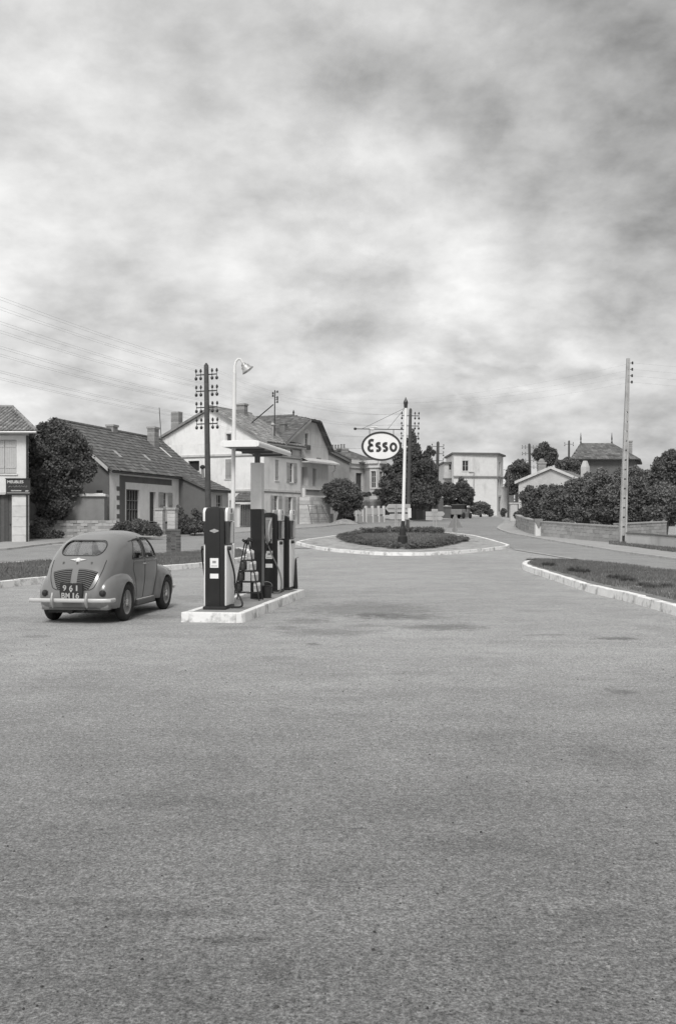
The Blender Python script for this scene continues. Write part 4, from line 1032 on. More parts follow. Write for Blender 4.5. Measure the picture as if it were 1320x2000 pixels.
# side wing with sloping verge
W5 = Wall(at(633, 0, 99.5).xy, at(682, 0, 100.6).xy); zlo = W5.pix(680, 903)[1]; zhi = W5.pix(640, 881)[1]
build_wall(b5, W5, zg5, zlo, 'mid_plaster', gable=[(0, W5.pix(633, 877)[1])])
m = MB(); q0, q1 = W5.P(0, W5.pix(633, 877)[1] - .1, .3), W5.P(W5.L + .1, zlo - .1, .3); m.prism([q0, q1, q1 + Vector((0, 0, .42)), q0 + Vector((0, 0, .42))], (0, .5, 0)); m.build('verge', 'dark_tile', b5)
roof_plane(b5, W5.P(W5.L + .1, zlo + .25, .3), W5.P(W5.L + .1, zlo + .25, -8), W5.P(0, W5.pix(633, 877)[1] + .25, -8), W5.P(0, W5.pix(633, 877)[1] + .25, .3), 'dark_tile', .36, .3)
q = at(655, 880, D5 + 5); chimney(b5, q, 1.2, .6, q.z - .5, at(655, 877, D5 + 5).z, 0, 'brick', 3)
q = at(669, 885, D5 + 5); chimney(b5, q, 1.2, .6, q.z - 1.2, at(669, 876, D5 + 5).z, 0, 'brick', 2)
q = at(637, 880, D5 + 3); chimney(b5, q, .8, .6, q.z - 1.2, at(637, 862, D5 + 3).z, 0, 'trim', 0)
bs = thing('basement_wall', 'grey ashlar basement wall under the bow window of the villa', 'wall', at(728, 1010, D5 - .6))
SB = Wall(at(700, 0, D5 - .6).xy, at(750.5, 0, D5 - .4).xy); ashlar(bs, SB, 0, SB.L, zg5, zf5 - .25, -1.2, 0, .34, .5)
for o in bs.children:
    if o.name.startswith('stone'): o.data.materials[0] = MT['block']

# ---- far flat-roofed building
D6 = 137; b6 = thing('flat_roofed_building', 'tall pale flat-roofed building at the end of the street', 'building', at(930, 1005, D6))
zg6 = zt(D6) - .3; F6 = Wall(at(886, 0, D6).xy, at(970, 0, D6 + 1).xy); S6 = Wall(at(970, 0, D6 + 1).xy, at(982, 0, D6 + 6).xy)
zt6 = F6.pix(900, 887)[1]; w6 = F6.rect(902.5, 899.5, 914.5, 920); w6b = F6.rect(902.5, 938, 913, 950)
build_wall(b6, F6, zg6, zt6, 'pale_plaster', [w6, w6b], .25); window(b6, F6, w6, None); window(b6, F6, w6b, None)
w6s = [S6.rect(974, 902, 976.5, 926), S6.rect(971.5, 936, 974, 966), S6.rect(976, 936, 978, 966), S6.rect(973, 970, 978, 1000)]
build_wall(b6, S6, zg6, zt6, 'pale_plaster', w6s, .2)
for r in w6s: window(b6, S6, r, None, mull=0, sill=False)
L6 = Wall(at(867, 0, D6 + 3).xy, at(886.2, 0, D6 + 3).xy); zt6l = L6.pix(875, 905)[1]; w6l = L6.rect(876, 906, 885.5, 918)
build_wall(b6, L6, zg6, zt6l, 'grey_plaster', [w6l], .2); window(b6, L6, w6l, None)
build_wall(b6, Wall(at(867, 0, D6 + 3).xy + Vector((0, 8)), at(867, 0, D6 + 3).xy), zg6, zt6l, 'grey_plaster')
build_wall(b6, Wall(F6.A + Vector((0, 10)), F6.A), zg6, zt6, 'pale_plaster'); build_wall(b6, Wall(S6.B, S6.B + Vector((-1, 6))), zg6, zt6, 'pale_plaster')
build_wall(b6, Wall(S6.B + Vector((-1, 6)), F6.A + Vector((0, 10))), zg6, zt6, 'pale_plaster')
m = MB(); m.prism([P3(p, zt6) for p in (F6.A + Vector((-.3, -.3)), F6.B + Vector((.2, -.4)), S6.B + Vector((.4, 0)), S6.B + Vector((-1, 6.3)), F6.A + Vector((-.3, 10)))], (0, 0, .22)); m.build('roof', 'dark_plaster', b6)
m = MB(); m.prism([P3(p, zt6l) for p in (L6.A + Vector((-.3, -.3)), L6.B + Vector((-.02, -.3)), L6.B + Vector((-.02, 6)), L6.A + Vector((-.3, 8)))], (0, 0, .2)); m.build('roof', 'dark_plaster', b6)
zc6 = F6.pix(930, 931)[1]
m = MB(); F6.slab(m, -.1, F6.L + .05, zc6 - .1, zc6 + .1, 0, .2); S6.slab(m, .0, S6.L, zc6 - .1, zc6 + .1, 0, .2); m.build('string_course', 'mid_plaster', b6)
m = MB(); L6.slab(m, -.2, L6.L, L6.pix(875, 934)[1] - .2, L6.pix(875, 934)[1], 0, .35); m.build('string_course', 'dark_plaster', b6)
m = MB(); k6 = F6.pix(924.5, 0)[0]; m.tube([F6.P(F6.pix(915, 0)[0], F6.pix(915, 922)[1], .1), F6.P(k6, F6.pix(924, 922)[1], .1), F6.P(k6, F6.pix(924, 958)[1], .1)], .06, 6); m.build('drainpipe', 'steel', b6)
# pale garden wall stubs right of it
for (x0, x1, y0, y1, D, lab) in ((979, 1003, 952, 1012, 128, 'pale weathered yard wall right of the flat-roofed building'), (996, 1010, 984, 1020, 100, 'short pale wall end where the right garden wall starts')):
    W = Wall(at(x0, 0, D).xy, at(x1, 0, D).xy); t = thing('yard_wall', lab, 'wall', W.P(0, zt(D))); m = MB()
    W.slab(m, 0, W.L, zt(D) - .2, W.pix(x0, y0)[1], -.3, 0); m.build('wall', 'grey_plaster', t)
    m = MB(); W.slab(m, -.1, W.L + .1, W.pix(x0, y0)[1], W.pix(x0, y0)[1] + .12, -.4, .08); m.build('coping', 'stone', t)

# ---- small gabled house on the right
D7 = 92; b7 = thing('small_gabled_house', 'small grey gabled house with one chimney behind the right hand shrubs', 'house', at(1072, 1000, D7))
F7 = Wall(at(1012, 0, D7).xy, at(1136, 0, D7 - 2.4).xy); ka, za = F7.pix(1076, 917); zl7 = F7.pix(1012, 943)[1]
build_wall(b7, F7, zt(D7) - .2, zl7, 'grey_plaster', gable=[(ka, za)]); u7 = -F7.n
build_wall(b7, Wall(F7.A + u7 * 9, F7.A), zt(D7) - .2, zl7, 'grey_plaster'); build_wall(b7, Wall(F7.B, F7.B + u7 * 9), zt(D7) - .2, zl7, 'grey_plaster')
def r7(k, z, bk): q = F7.A + F7.d * k + u7 * bk; return Vector((q.x, q.y, z))
roof_plane(b7, r7(-.3, zl7 - .02, 9), r7(-.3, zl7 - .02, -.2), r7(ka, za + .16, -.2), r7(ka, za + .16, 9), 'pale_tile', .4, .3)
roof_plane(b7, r7(F7.L + .3, zl7 - .02, -.2), r7(F7.L + .3, zl7 - .02, 9), r7(ka, za + .16, 9), r7(ka, za + .16, -.2), 'pale_tile', .4, .3)
m = MB(); 
for a_, b_ in (((-.3, zl7 - .1), (ka, za + .06)), ((ka, za + .06), (F7.L + .3, zl7 - .1))):
    q0, q1 = r7(*a_, -.25), r7(*b_, -.25); m.prism([q0, q1, q1 + Vector((0, 0, .24)), q0 + Vector((0, 0, .24))], (0, .12, 0))
m.build('verge', 'stone', b7)
q = at(1057, 940, D7 + 2.5); chimney(b7, q, .75, .6, q.z - .6, at(1057, 903, D7 + 2.5).z, 0, 'brick'); 
m = MB(); q = at(1057, 903, D7 + 2.5); m.lathe([(.32, 0), (.3, .15), (.12, .35)], tuple(q), n=12); m.build('chimney_cap', 'mid_plaster', b7)
q = at(1142, 940, D7 + 3); t = thing('chimney_stack', 'pale free chimney stack right of the small gabled house', 'chimney', q); 
m = MB(); m.tube([(q.x, q.y, zt(D7)), (q.x, q.y, at(0, 912, D7 + 3).z)], .42, 4); m.build('shaft', 'grey_plaster', t); m = MB(); m.tube([(q.x, q.y, at(0, 912, D7 + 3).z), (q.x, q.y, at(0, 900, D7 + 3).z)], [.42, .2], 4); m.build('cap', 'grey_plaster', t)

# ---- hip-roofed house on the right
D8 = 118; b8 = thing('hip_roofed_house', 'hip-roofed house with two ridge finials rising above the right hand trees', 'house', at(1180, 960, D8))
A8, B8, C8, D8_ = [P3(at(px, 0, d).xy, 0) for px, d in ((1125, D8), (1238, D8), (1243, D8 + 9), (1120, D8 + 9))]
z8 = at(0, 897, D8).z; F8 = Wall(A8.xy, B8.xy); pts8 = [A8, B8, C8, D8_]
for i in range(4): build_wall(b8, Wall(pts8[i].xy, pts8[(i + 1) % 4].xy), zt(D8), z8, 'dark_plaster')
e8 = [at(1113, 895, D8 - .8), at(1249, 898, D8 - .8), at(1253, 897, D8 + 9.8), at(1108, 895, D8 + 9.8)]
for p in e8: p.z = z8
ra, rb_ = at(1133.5, 865.5, D8 + 4.5), at(1194, 865.5, D8 + 4.5)
roof_plane(b8, e8[0], e8[1], rb_, ra, 'dark_tile', .5, .35); roof_plane(b8, e8[1], e8[2], rb_, rb_, 'dark_tile', .5, .35)
roof_plane(b8, e8[3], e8[0], ra, ra, 'dark_tile', .5, .35); roof_plane(b8, e8[2], e8[3], ra, rb_, 'dark_tile', tiles=False)
for p in (ra, rb_):
    m = MB(); m.lathe([(.12, 0), (.05, .3), (.09, .5), (.015, 1.3)], tuple(p), n=8); m.build('finial', 'dark_metal', b8)
q = at(1226, 885, D8 + 3); chimney(b8, q, .8, .7, q.z - 1.5, at(1226, 861, D8 + 3).z, 0, 'brick')

# ================================================================== WALLS AND FENCES
zf = lambda p: zt(p.y) + .08
def ztop(dz): return lambda p: zt(p.y) + dz
stone_wall('block_wall', 'curved concrete block garden wall left of the letter pier, across the road', gp((1006, 1030), (1016, 1037), (1030, 1043), (1045, 1047)), zf, ztop(.93), .19, .55, mat_='block', coping=True, jit=.004, cap='block')
stone_wall('block_wall', 'long straight concrete block garden wall in front of the right hand shrubs', gp((1056, 1049.5), (1121, 1056), (1208, 1064)), zf, ztop(.93), .21, .62, mat_='block', coping=True, jit=.004, cap='block')
W = [at(1208, 0, 54.2).xy, at(1301, 0, 58).xy]
stone_wall('block_wall', 'pale block wall end behind the concrete pole, set back from the road', W, zf, ztop(1.05), .21, .6, mat_='block', coping=True, jit=.004, cap='block')
q = gp((1222, 1067), (1270, 1071), (1322, 1077), (1420, 1091)); t = thing('rendered_wall', 'smooth grey rendered garden wall with thin coping at the right edge', 'wall', P3(q[0], zt(q[0].y)))
m = MB(); m2 = MB()
for a, b in zip(q, q[1:]):
    Wq = Wall(a, b); v = [Wq.P(0, zt(a.y) - .1, 0), Wq.P(Wq.L, zt(b.y) - .1, 0), Wq.P(Wq.L, zt(b.y) + .66, 0), Wq.P(0, zt(a.y) + .66, 0)]; m.prism(v, (-Wq.n.x * .22, -Wq.n.y * .22, 0))
    v = [Wq.P(0, zt(a.y) + .66, .04), Wq.P(Wq.L, zt(b.y) + .66, .04), Wq.P(Wq.L, zt(b.y) + .66, -.26), Wq.P(0, zt(a.y) + .66, -.26)]; m2.prism(v, (0, 0, .07))
m.build('wall', 'grey_plaster', t); m2.build('coping', 'dark_plaster', t)
q = g(1050, 1049); t = thing('letter_pier', 'white pier with a grey box on its front where the block walls meet', 'pier', (q.x, q.y, q.z))
m = MB(); m.box((0, 0, .46), (.38, .38, .95)); m.build('pier', 'trim', t, local=True, bevel=.01); m = MB(); m.box((0, 0, 1.04), (.5, .5, .2)); m.prism([(-.2, -.2, .94), (.2, -.2, .94), (0, -.2, .55)], (0, -.06, 0)); m.build('cap', 'mid_plaster', t, local=True, bevel=.01)
q = at(1245, 1040, 57); 
# concrete post-and-panel fence before the villa
fn = thing('garden_fence', 'pale concrete fence of posts and panels on a low wall before the villa', 'fence', at(705, 1018, 93))
WF_ = Wall(at(666, 0, 90).xy, at(750, 0, 95).xy); zb_ = 1.15
pxs = (667.6, 681.5, 694.5, 708, 714, 727, 739, 749)
for i, px in enumerate(pxs):
    k = WF_.pix(px, 0)[0]; m = MB(); WF_.slab(m, k - .09, k + .09, zt(92) - .1, WF_.pix(px, 988)[1], -.1, .1); m.build('post', 'trim', fn, bevel=.01)
    if i < 7 and i != 3:
        k1_ = WF_.pix(pxs[i + 1], 0)[0]; m = MB(); WF_.slab(m, k + .1, k1_ - .1, WF_.pix(px, 1004)[1], WF_.pix(px, 992.5)[1], -.04, .04); m.build('panel', 'grey_plaster', fn)
        m = MB(); WF_.slab(m, k + .1, k1_ - .1, zt(92) - .1, WF_.pix(px, 1008)[1], -.08, .08); m.build('base_wall', 'block', fn)
m = MB(); ka_, kb_ = WF_.pix(708, 0)[0] + .1, WF_.pix(714, 0)[0] - .1; WF_.slab(m, ka_, kb_, zt(92), WF_.pix(711, 992)[1], -.04, .0); m.build('gate', 'dark_wood', fn)
# board fence by the conifers
bf = thing('board_fence', 'tall fence of upright grey boards below the conifers', 'fence', at(833, 1012, 104))
WB = Wall(at(800, 0, 101).xy, at(865, 0, 108).xy); n = 30
for i in range(n):
    k = WB.L * (i + .5) / n; z1_ = WB.pix(800 + 65 * i / n, 974 + 3 * i / n)[1] + (random.uniform(.15, .35) if i % 4 == 0 else random.uniform(-.06, .05))
    m = MB(); WB.slab(m, k - WB.L / n * .43, k + WB.L / n * .43, zt(104) - .2, z1_, -.02, .02, random.uniform(.7, 1.2)); m.build('board', 'grey_wood', bf)
m = MB(); WB.slab(m, 0, WB.L, 2.4, 2.5, -.08, -.02); WB.slab(m, 0, WB.L, 3.6, 3.7, -.08, -.02); m.build('rail', 'grey_wood', bf)
lw_ = Wall(at(864, 0, 112).xy, at(918, 0, 122).xy); t = thing('roadside_wall', 'low weathered wall running uphill right of the board fence', 'wall', lw_.P(0, 1.7))
m = MB(); lw_.slab(m, 0, lw_.L, 1.4, lw_.pix(885, 991)[1], -.3, 0); m.build('wall', 'mid_plaster', t); m = MB(); lw_.slab(m, -.05, lw_.L + .05, lw_.pix(885, 991)[1], lw_.pix(885, 991)[1] + .12, -.36, .06); m.build('coping', 'concrete', t)
# small gateway and outbuilding between low house and gable house
D9 = 79.5; t = thing('gateway', 'small tiled gateway with pale posts between the low house and the gable house', 'gateway', at(475, 1030, D9)); W9 = Wall(at(449, 0, D9).xy, at(503, 0, D9).xy)
z9 = zt(D9)
for px in (460, 466, 500): k = W9.pix(px, 0)[0]; m = MB(); W9.slab(m, k - .12, k + .12, z9, W9.pix(px, 984)[1], -.15, .15); m.build('post', 'trim' if px == 466 else 'grey_plaster', t)
for i in range(7):
    k = W9.pix(470, 0)[0] + i * .18; m = MB(); W9.slab(m, k, k + .165, z9 + .1, W9.pix(475, 990)[1] + .2, -.06, -.02, random.uniform(.7, 1.3)); m.build('plank', 'dark_wood', t)
m = MB(); W9.slab(m, W9.pix(449, 0)[0], W9.pix(460, 0)[0], z9, W9.pix(455, 977)[1], -.1, .05); m.build('side_wall', 'grey_plaster', t)
roof_plane(t, at(452, 978, D9 - .6), at(506, 978, D9 - .6), at(502, 961, D9 + 1.3), at(470, 961, D9 + 1.3), 'dark_tile', .36, .26)

# ================================================================== VEGETATION
def leaves(name, lobes, n, size, m_, parent, dens=None, flat=1.0, shell=.55, vert=0.0):
    """many small leaf faces filling a set of ellipsoid lobes [(centre, (rx,ry,rz))]"""
    sub = []
    for c, r in lobes:
        sub.append((c, tuple(x * .86 for x in r)))
        for _ in range(5):
            d = Vector((random.gauss(0, 1), random.gauss(0, 1), random.gauss(0, .8))).normalized(); q = random.uniform(.28, .5)
            sub.append((Vector(c) + Vector((d.x * r[0], d.y * r[1], d.z * r[2])) * random.uniform(.75, 1.0), (r[0] * q * random.uniform(.8, 1.5), r[1] * q, r[2] * q * random.uniform(.7, 1.2))))
    lobes = sub
    vol = np.array([l[1][0] * l[1][1] * l[1][2] for l in lobes]) ** .72; vol /= vol.sum()
    C = np.array([tuple(l[0]) for l in lobes]); Rr = np.array([l[1] for l in lobes])
    k = rng.choice(len(lobes), n, p=vol); d = rng.normal(size=(n, 3)); d /= np.linalg.norm(d, axis=1)[:, None]
    # each lobe is a set of small tufts, so that clumps and gaps appear
    tu = np.floor((d * 2.6 + C[k] * 1.3) * 1.6); hsh = np.abs(np.sin(tu @ np.array([12.9898, 78.233, 37.719])) * 43758.5453) % 1
    r = shell + (1 - shell) * rng.random(n) ** .6; r = r * (.78 + .38 * hsh) * (1 + .12 * rng.normal(size=n) + .22 * (rng.random(n) < .10) * rng.random(n))
    p = C[k] + d * Rr[k] * r[:, None]
    keep = (hsh > .17) | (rng.random(n) < .15); p = p[keep]; d = d[keep]; hsh = hsh[keep]; n = len(p)
    a = rng.normal(size=(n, 3)) + d * .5; a /= np.linalg.norm(a, axis=1)[:, None]
    if vert: a[:, 2] *= (1 - vert); a /= np.linalg.norm(a, axis=1)[:, None]
    b = rng.normal(size=(n, 3)); u = np.cross(a, b); u /= np.linalg.norm(u, axis=1)[:, None]; v = np.cross(a, u)
    s = size * .74 * (.55 + .9 * rng.random(n))[:, None]
    V = np.stack([p - u * s * .5, p + v * s * .32, p + u * s * .5, p - v * s * .32], 1).reshape(-1, 3)
    return npmesh(name, V, np.arange(4 * n).reshape(n, 4), m_, (.62 + .55 * hsh + .3 * rng.random(n)), parent)
def tree(name, label, cat, D, lobes, trunk=None, n=9000, size=.22, m_='leaf_dark', group=None, tr=.16, depth=1.0, part='crown', shell=.55):
    """lobes are measured (px, py, radius px[, radius px vertical[, depth offset m]]) at distance D"""
    LB = []
    for l in lobes:
        rx = l[2] / FPX * D; rzz = (l[3] if len(l) > 3 and l[3] else l[2]) / FPX * D; dz = l[4] if len(l) > 4 else random.uniform(-.4, .4) * rx
        LB.append((at(l[0], l[1], D) + Vector((0, dz, 0)), (rx, rx * depth, rzz)))
    px, py = trunk if trunk else (sum(l[0] for l in lobes) / len(lobes), None)
    gz = zt(D) if py is None else at(px, py, D).z
    base = at(px, HZ, D); base.z = gz
    t = thing(name, label, cat, base, group=group)
    cen = sum((l[0] for l in LB), Vector()) / len(LB)
    m = MB(); top = Vector((cen.x, cen.y, max(cen.z, gz + .3)))
    q = base.lerp(top, .5) + Vector((random.uniform(-.1, .1), 0, 0))
    m.tube([base - Vector((0, 0, .1)), q, top], [tr, tr * .75, tr * .4], 8)
    for c, r in LB[:10]:
        s_ = q.lerp(top, random.random()); e = s_.lerp(c, .85); mm = s_.lerp(e, .5) + Vector((0, 0, .1 * r[2])); m.tube([s_, mm, e], [tr * .45, tr * .3, tr * .1], 6)
    m.build('trunk' if cat == 'tree' else 'stem', 'bark', t)
    leaves(part if cat == 'tree' else 'foliage', LB, int(n * 1.9), size, m_, t, shell=shell)
    return t
tree('dark_tree', 'big dark leafy tree beside the shop, overhanging the cistern', 'tree', 60,
     [(100, 852, 30), (88, 845, 20), (118, 840, 19), (96, 836, 15), (140, 852, 19), (152, 870, 22), (125, 868, 34), (145, 890, 34), (160, 915, 24), (168, 925, 16), (105, 890, 42), (82, 885, 26), (85, 915, 26), (80, 940, 20), (130, 925, 36), (100, 930, 34),
      (115, 960, 36), (140, 955, 26), (95, 970, 28), (90, 995, 18), (108, 1000, 28), (120, 985, 26), (150, 862, 14), (75, 865, 14), (100, 1020, 20)], (104, 1048), 46000, .2, tr=.2)
tree('pollard_tree', 'round clipped tree with stout trunk in front of the villa', 'tree', 88,
     [(655, 957, 20), (672, 950, 18), (690, 960, 18), (668, 972, 26), (688, 980, 18), (652, 975, 18), (697, 972, 10), (675, 988, 16), (658, 988, 12)], (660, 1021), 17000, .2, tr=.27)
tree('conifer', 'tall broad conifer behind the oval sign', 'conifer', 99,
     [(806, 852, 5, 14), (803, 872, 11, 18), (800, 893, 18, 20), (796, 915, 24, 22), (790, 935, 30, 24), (783, 958, 34, 24), (800, 965, 32, 24), (772, 975, 26, 22), (815, 945, 26), (820, 970, 26), (790, 985, 30, 14), (764, 960, 20, 24), (768, 928, 20, 20), (785, 898, 17, 18), (760, 985, 16, 14), (822, 912, 18, 18), (812, 884, 12, 16)], (795, 1012), 40000, .26, 'leaf_conifer', tr=.3)
tree('conifer', 'slimmer conifer with a knobbly tip right of the sign pole', 'conifer', 102,
     [(838, 878, 5, 9), (845, 884, 4, 6), (833, 890, 8, 12), (834, 908, 12, 16), (838, 930, 14, 18), (842, 950, 16, 18), (846, 968, 16, 14), (835, 975, 18, 12)], (840, 1010), 20000, .26, 'leaf_conifer', tr=.2)
tree('round_bush', 'dark round bush left of its pair before the flat-roofed building', 'bush', 116, [(875, 953, 14), (868, 960, 11), (882, 962, 12), (878, 970, 12, 9)], (875, 984), 7000, .28)
tree('round_bush', 'dark bush right of its pair, half hiding the drainpipe of the flat-roofed building', 'bush', 116, [(903, 950, 13), (912, 960, 11), (898, 965, 11), (918, 970, 7), (907, 973, 11)], (905, 986), 7000, .28)
tree('clipped_hedge', 'dark hedge on the roadside wall below the round bushes', 'hedge', 117, [(x, 981, 8, 6) for x in range(868, 918, 7)], (890, 990), 7000, .25)
tree('shrub', 'loose shrub at the foot of the flat-roofed building', 'shrub', 122, [(925, 992, 10), (938, 990, 12), (947, 994, 10), (932, 1000, 10, 6), (957, 1000, 7, 6)], (938, 1010), 8000, .28, 'leaf_mid')
tree('small_shrub', 'tiny shrub beside the right corner of the flat-roofed building', 'shrub', 124, [(982, 1000, 5, 8)], (982, 1011), 1500, .25)
tree('broad_tree', 'dark tree left of the far telegraph pole on the right', 'tree', 126,
     [(1012, 912, 15), (1000, 925, 13), (1022, 922, 13), (1008, 935, 16), (995, 945, 9), (1003, 955, 10), (1030, 935, 10)], (1010, 1005), 14000, .34, tr=.3)
tree('broad_tree', 'tall round tree above the chimney of the small gabled house', 'tree', 136,
     [(1062, 882, 15), (1050, 890, 11), (1078, 888, 12), (1068, 897, 15), (1082, 898, 7), (1058, 905, 9)], (1064, 985), 13000, .34, tr=.35)
tree('broad_tree', 'low dark tree between the round tree and the hip-roofed house', 'tree', 112,
     [(1095, 912, 12), (1106, 905, 12), (1120, 908, 13), (1112, 922, 15), (1128, 925, 14), (1092, 930, 12)], (1108, 990), 14000, .3, tr=.3)
tree('broad_tree', 'large dark tree at the right edge of the picture', 'tree', 82,
     [(1303, 903, 20), (1288, 915, 18), (1325, 912, 24), (1278, 938, 18), (1305, 935, 28), (1340, 940, 30), (1350, 905, 25), (1290, 960, 24)], (1310, 1035), 26000, .26, tr=.3)
gl = [('garden_bush', 'loose garden bush left of all the others behind the curved block wall', 70, [(1040, 970, 18), (1030, 982, 14), (1048, 990, 20), (1022, 968, 10), (1052, 1005, 18), (1060, 960, 14)], (1045, 1040)),
      ('garden_bush', 'dark garden bush before the gable of the small house, near the letter pier', 68, [(1085, 965, 20), (1075, 985, 22), (1098, 980, 22), (1085, 1008, 24, 16), (1068, 1010, 18, 14), (1100, 960, 14)], (1085, 1040)),
      ('garden_bush', 'tall garden bush in front of the pale chimney stack', 67, [(1122, 950, 18), (1115, 970, 24), (1138, 975, 24), (1125, 1000, 28, 20), (1145, 1010, 20, 16)], (1125, 1040)),
      ('garden_bush', 'broad garden bush under the left part of the hip-roofed house', 66, [(1165, 945, 20), (1158, 968, 24), (1180, 972, 22), (1165, 1000, 26, 20), (1190, 1005, 20, 18)], (1168, 1040)),
      ('garden_bush', 'garden bush standing right behind the concrete pole', 64, [(1205, 938, 18), (1198, 960, 22), (1222, 965, 22), (1208, 995, 26, 22), (1228, 1005, 20, 18)], (1208, 1040)),
      ('garden_bush', 'garden bush just right of the concrete pole, below the hip roof chimney', 64, [(1245, 950, 20), (1258, 970, 22), (1242, 985, 24), (1265, 1000, 22, 18), (1240, 1012, 20, 12)], (1250, 1042)),
      ('garden_bush', 'wide drooping garden bush at the right edge below the large tree', 62, [(1290, 965, 24), (1312, 980, 26), (1285, 1000, 24, 18), (1325, 1005, 26, 20), (1345, 985, 26)], (1300, 1044)),
      ('garden_bush', 'back row garden bush showing between the small house and the hip-roofed house', 84, [(1150, 935, 14), (1140, 950, 18), (1175, 930, 14), (1188, 945, 16), (1160, 955, 18)], (1160, 1020)),
      ('garden_bush', 'back row garden bush below the right end of the hip roof', 84, [(1235, 925, 14), (1250, 935, 18), (1268, 945, 16), (1225, 945, 18), (1215, 925, 12)], (1240, 1020))]
for nm, lab, D, lb, tr_ in gl: tree(nm, lab, 'bush', D, lb, tr_, 17000, .2, random.choice(['leaf_dark', 'leaf_mid']), 'garden bushes behind the right hand walls', tr=.09, shell=.35)
tree('yard_shrub', 'dark shrubs behind the pale short wall end where the road curves', 'shrub', 88, [(1022, 1000, 9), (1012, 1005, 7), (1032, 1010, 9, 7)], (1022, 1022), 4000, .22)
# low flowering plants over the block wall
for (x, y, lab) in ((1105, 1018, 'pale low plant peeping over the long block wall, left one'), (1160, 1022, 'pale low plant peeping over the long block wall, right one')):
    tree('flowering_plant', lab, 'plant', 63, [(x, y, 8, 5), (x + 9, y + 3, 6, 4)], (x, 1040), 1500, .12, 'grass', 'plants peeping over the block wall', tr=.03)
# left side shrubs
tree('low_shrub', 'low dark shrubs at the foot of the big tree, by the shop corner', 'shrub', 58.5, [(70, 1035, 10), (82, 1040, 12), (100, 1042, 12), (115, 1045, 10, 8), (78, 1022, 10)], (90, 1055), 8000, .16, tr=.05)
tree('low_shrub', 'dark shrub row before the glazed door of the low house', 'shrub', 58.8, [(232, 1033, 11), (248, 1030, 13), (265, 1028, 14), (282, 1030, 13), (298, 1034, 12), (270, 1020, 8), (310, 1040, 8)], (265, 1052), 16000, .16, tr=.05)
tree('low_shrub', 'dark shrubs along the wall right of the gate piers', 'shrub', 63.5, [(352, 1032, 12), (368, 1030, 14), (385, 1028, 14), (400, 1028, 12), (418, 1030, 9), (360, 1015, 9), (392, 1012, 10), (380, 1000, 7)], (380, 1047), 18000, .17, tr=.05)
tree('rose_bush', 'thin rose bush climbing beside the right gate pier', 'shrub', 64.5, [(352, 998, 6, 9), (356, 1010, 8), (349, 990, 4)], (354, 1030), 2500, .14, 'leaf_mid', tr=.04)
tree('garden_shrub', 'small dark shrub before the garden fence of the villa', 'shrub', 89.5, [(681, 1006, 8), (676, 1010, 6), (688, 1012, 5)], (681, 1022), 3500, .18, tr=.05)
tree('garden_shrub', 'dark ivy clump on top of the villa basement wall', 'shrub', 99.5, [(738, 962, 8, 6), (745, 965, 7, 7), (715, 966, 8, 4)], (738, 975), 4000, .2, tr=.05)
# earth heap by the kerb
q = g(672, 1024); t = thing('earth_heap', 'small pale heap of earth beside the stone stairs', 'heap', q); m = MB(); m.lathe([(1.3, 0), (1.0, .2), (.5, .4), (.1, .48)], (0, 0, 0), n=14); m.build('earth', 'gravel', t, local=True, smooth=True)
# far wood closing the horizon
LB = []
for i in range(90):
    D = random.uniform(240, 330); x = random.uniform(-420, 1800); r = random.uniform(4, 8); c = at(x, HZ, D); c.z = zt(D) + r * .5; LB.append((c, (r * 1.4, r, r)))
o = leaves('far_wood', LB, 40000, 1.4, 'leaf_dark', None, shell=.8); tag(o, 'far line of trees closing the horizon beyond the houses', 'wood', kind='stuff')

# hedges and plants of the roundabout
def hedge(label, pts, w_, h, n, m_='leaf_dark'):
    q = resample(catmull(pts, 6), max(6, int(sum((Vector(b) - Vector(a)).length for a, b in zip(pts, pts[1:])) / (w_ * .7))))
    t = thing('low_hedge', label, 'hedge', (q[0].x, q[0].y, zt(q[0].y) + .14), group='low hedges round the lawn of the roundabout')
    LB = [(Vector((p.x, p.y, zt(p.y) + .14 + h * .45)), (w_ * random.uniform(.5, .62), w_ * .55, h * random.uniform(.5, .62))) for p in q]
    leaves('foliage', LB, n, .09, m_, t, shell=.6); m = MB()
    for p in q[::2]: m.tube([(p.x, p.y, zt(p.y) + .1), (p.x, p.y, zt(p.y) + .14 + h * .7)], .02, 5)
    m.build('stem', 'bark', t); return t
hedge('front left arc of low dark hedge on the roundabout', gp((672, 1056), (682, 1062), (700, 1066), (722, 1070), (748, 1074), (776, 1077)), .7, .32, 16000)
hedge('front right arc of low dark hedge on the roundabout, ending near the triangular sign', gp((800, 1078), (825, 1076.5), (850, 1073), (875, 1068), (902, 1062)), .7, .33, 15000)
hedge('back arc of low dark hedge behind the lawn of the roundabout', gp((712, 1048), (740, 1046), (775, 1045), (810, 1044.7), (840, 1045.5), (856, 1047.5)), .8, .42, 15000)
hedge('short thin hedge piece at the left rear of the roundabout lawn', gp((676, 1054), (688, 1051), (700, 1049.5)), .6, .3, 4000, 'leaf_mid')
for px, py, lab in ((12, 1128, 'dark low plant at the left edge of the long verge'), (38, 1124, 'second dark low plant from the left on the long verge')):
    tree('verge_plant', lab, 'plant', g(px, py).y, [(px, py - 4, 10, 5), (px + 9, py - 3, 7, 4)], (px, py), 1800, .07, group='low plants on the long verge', tr=.02)
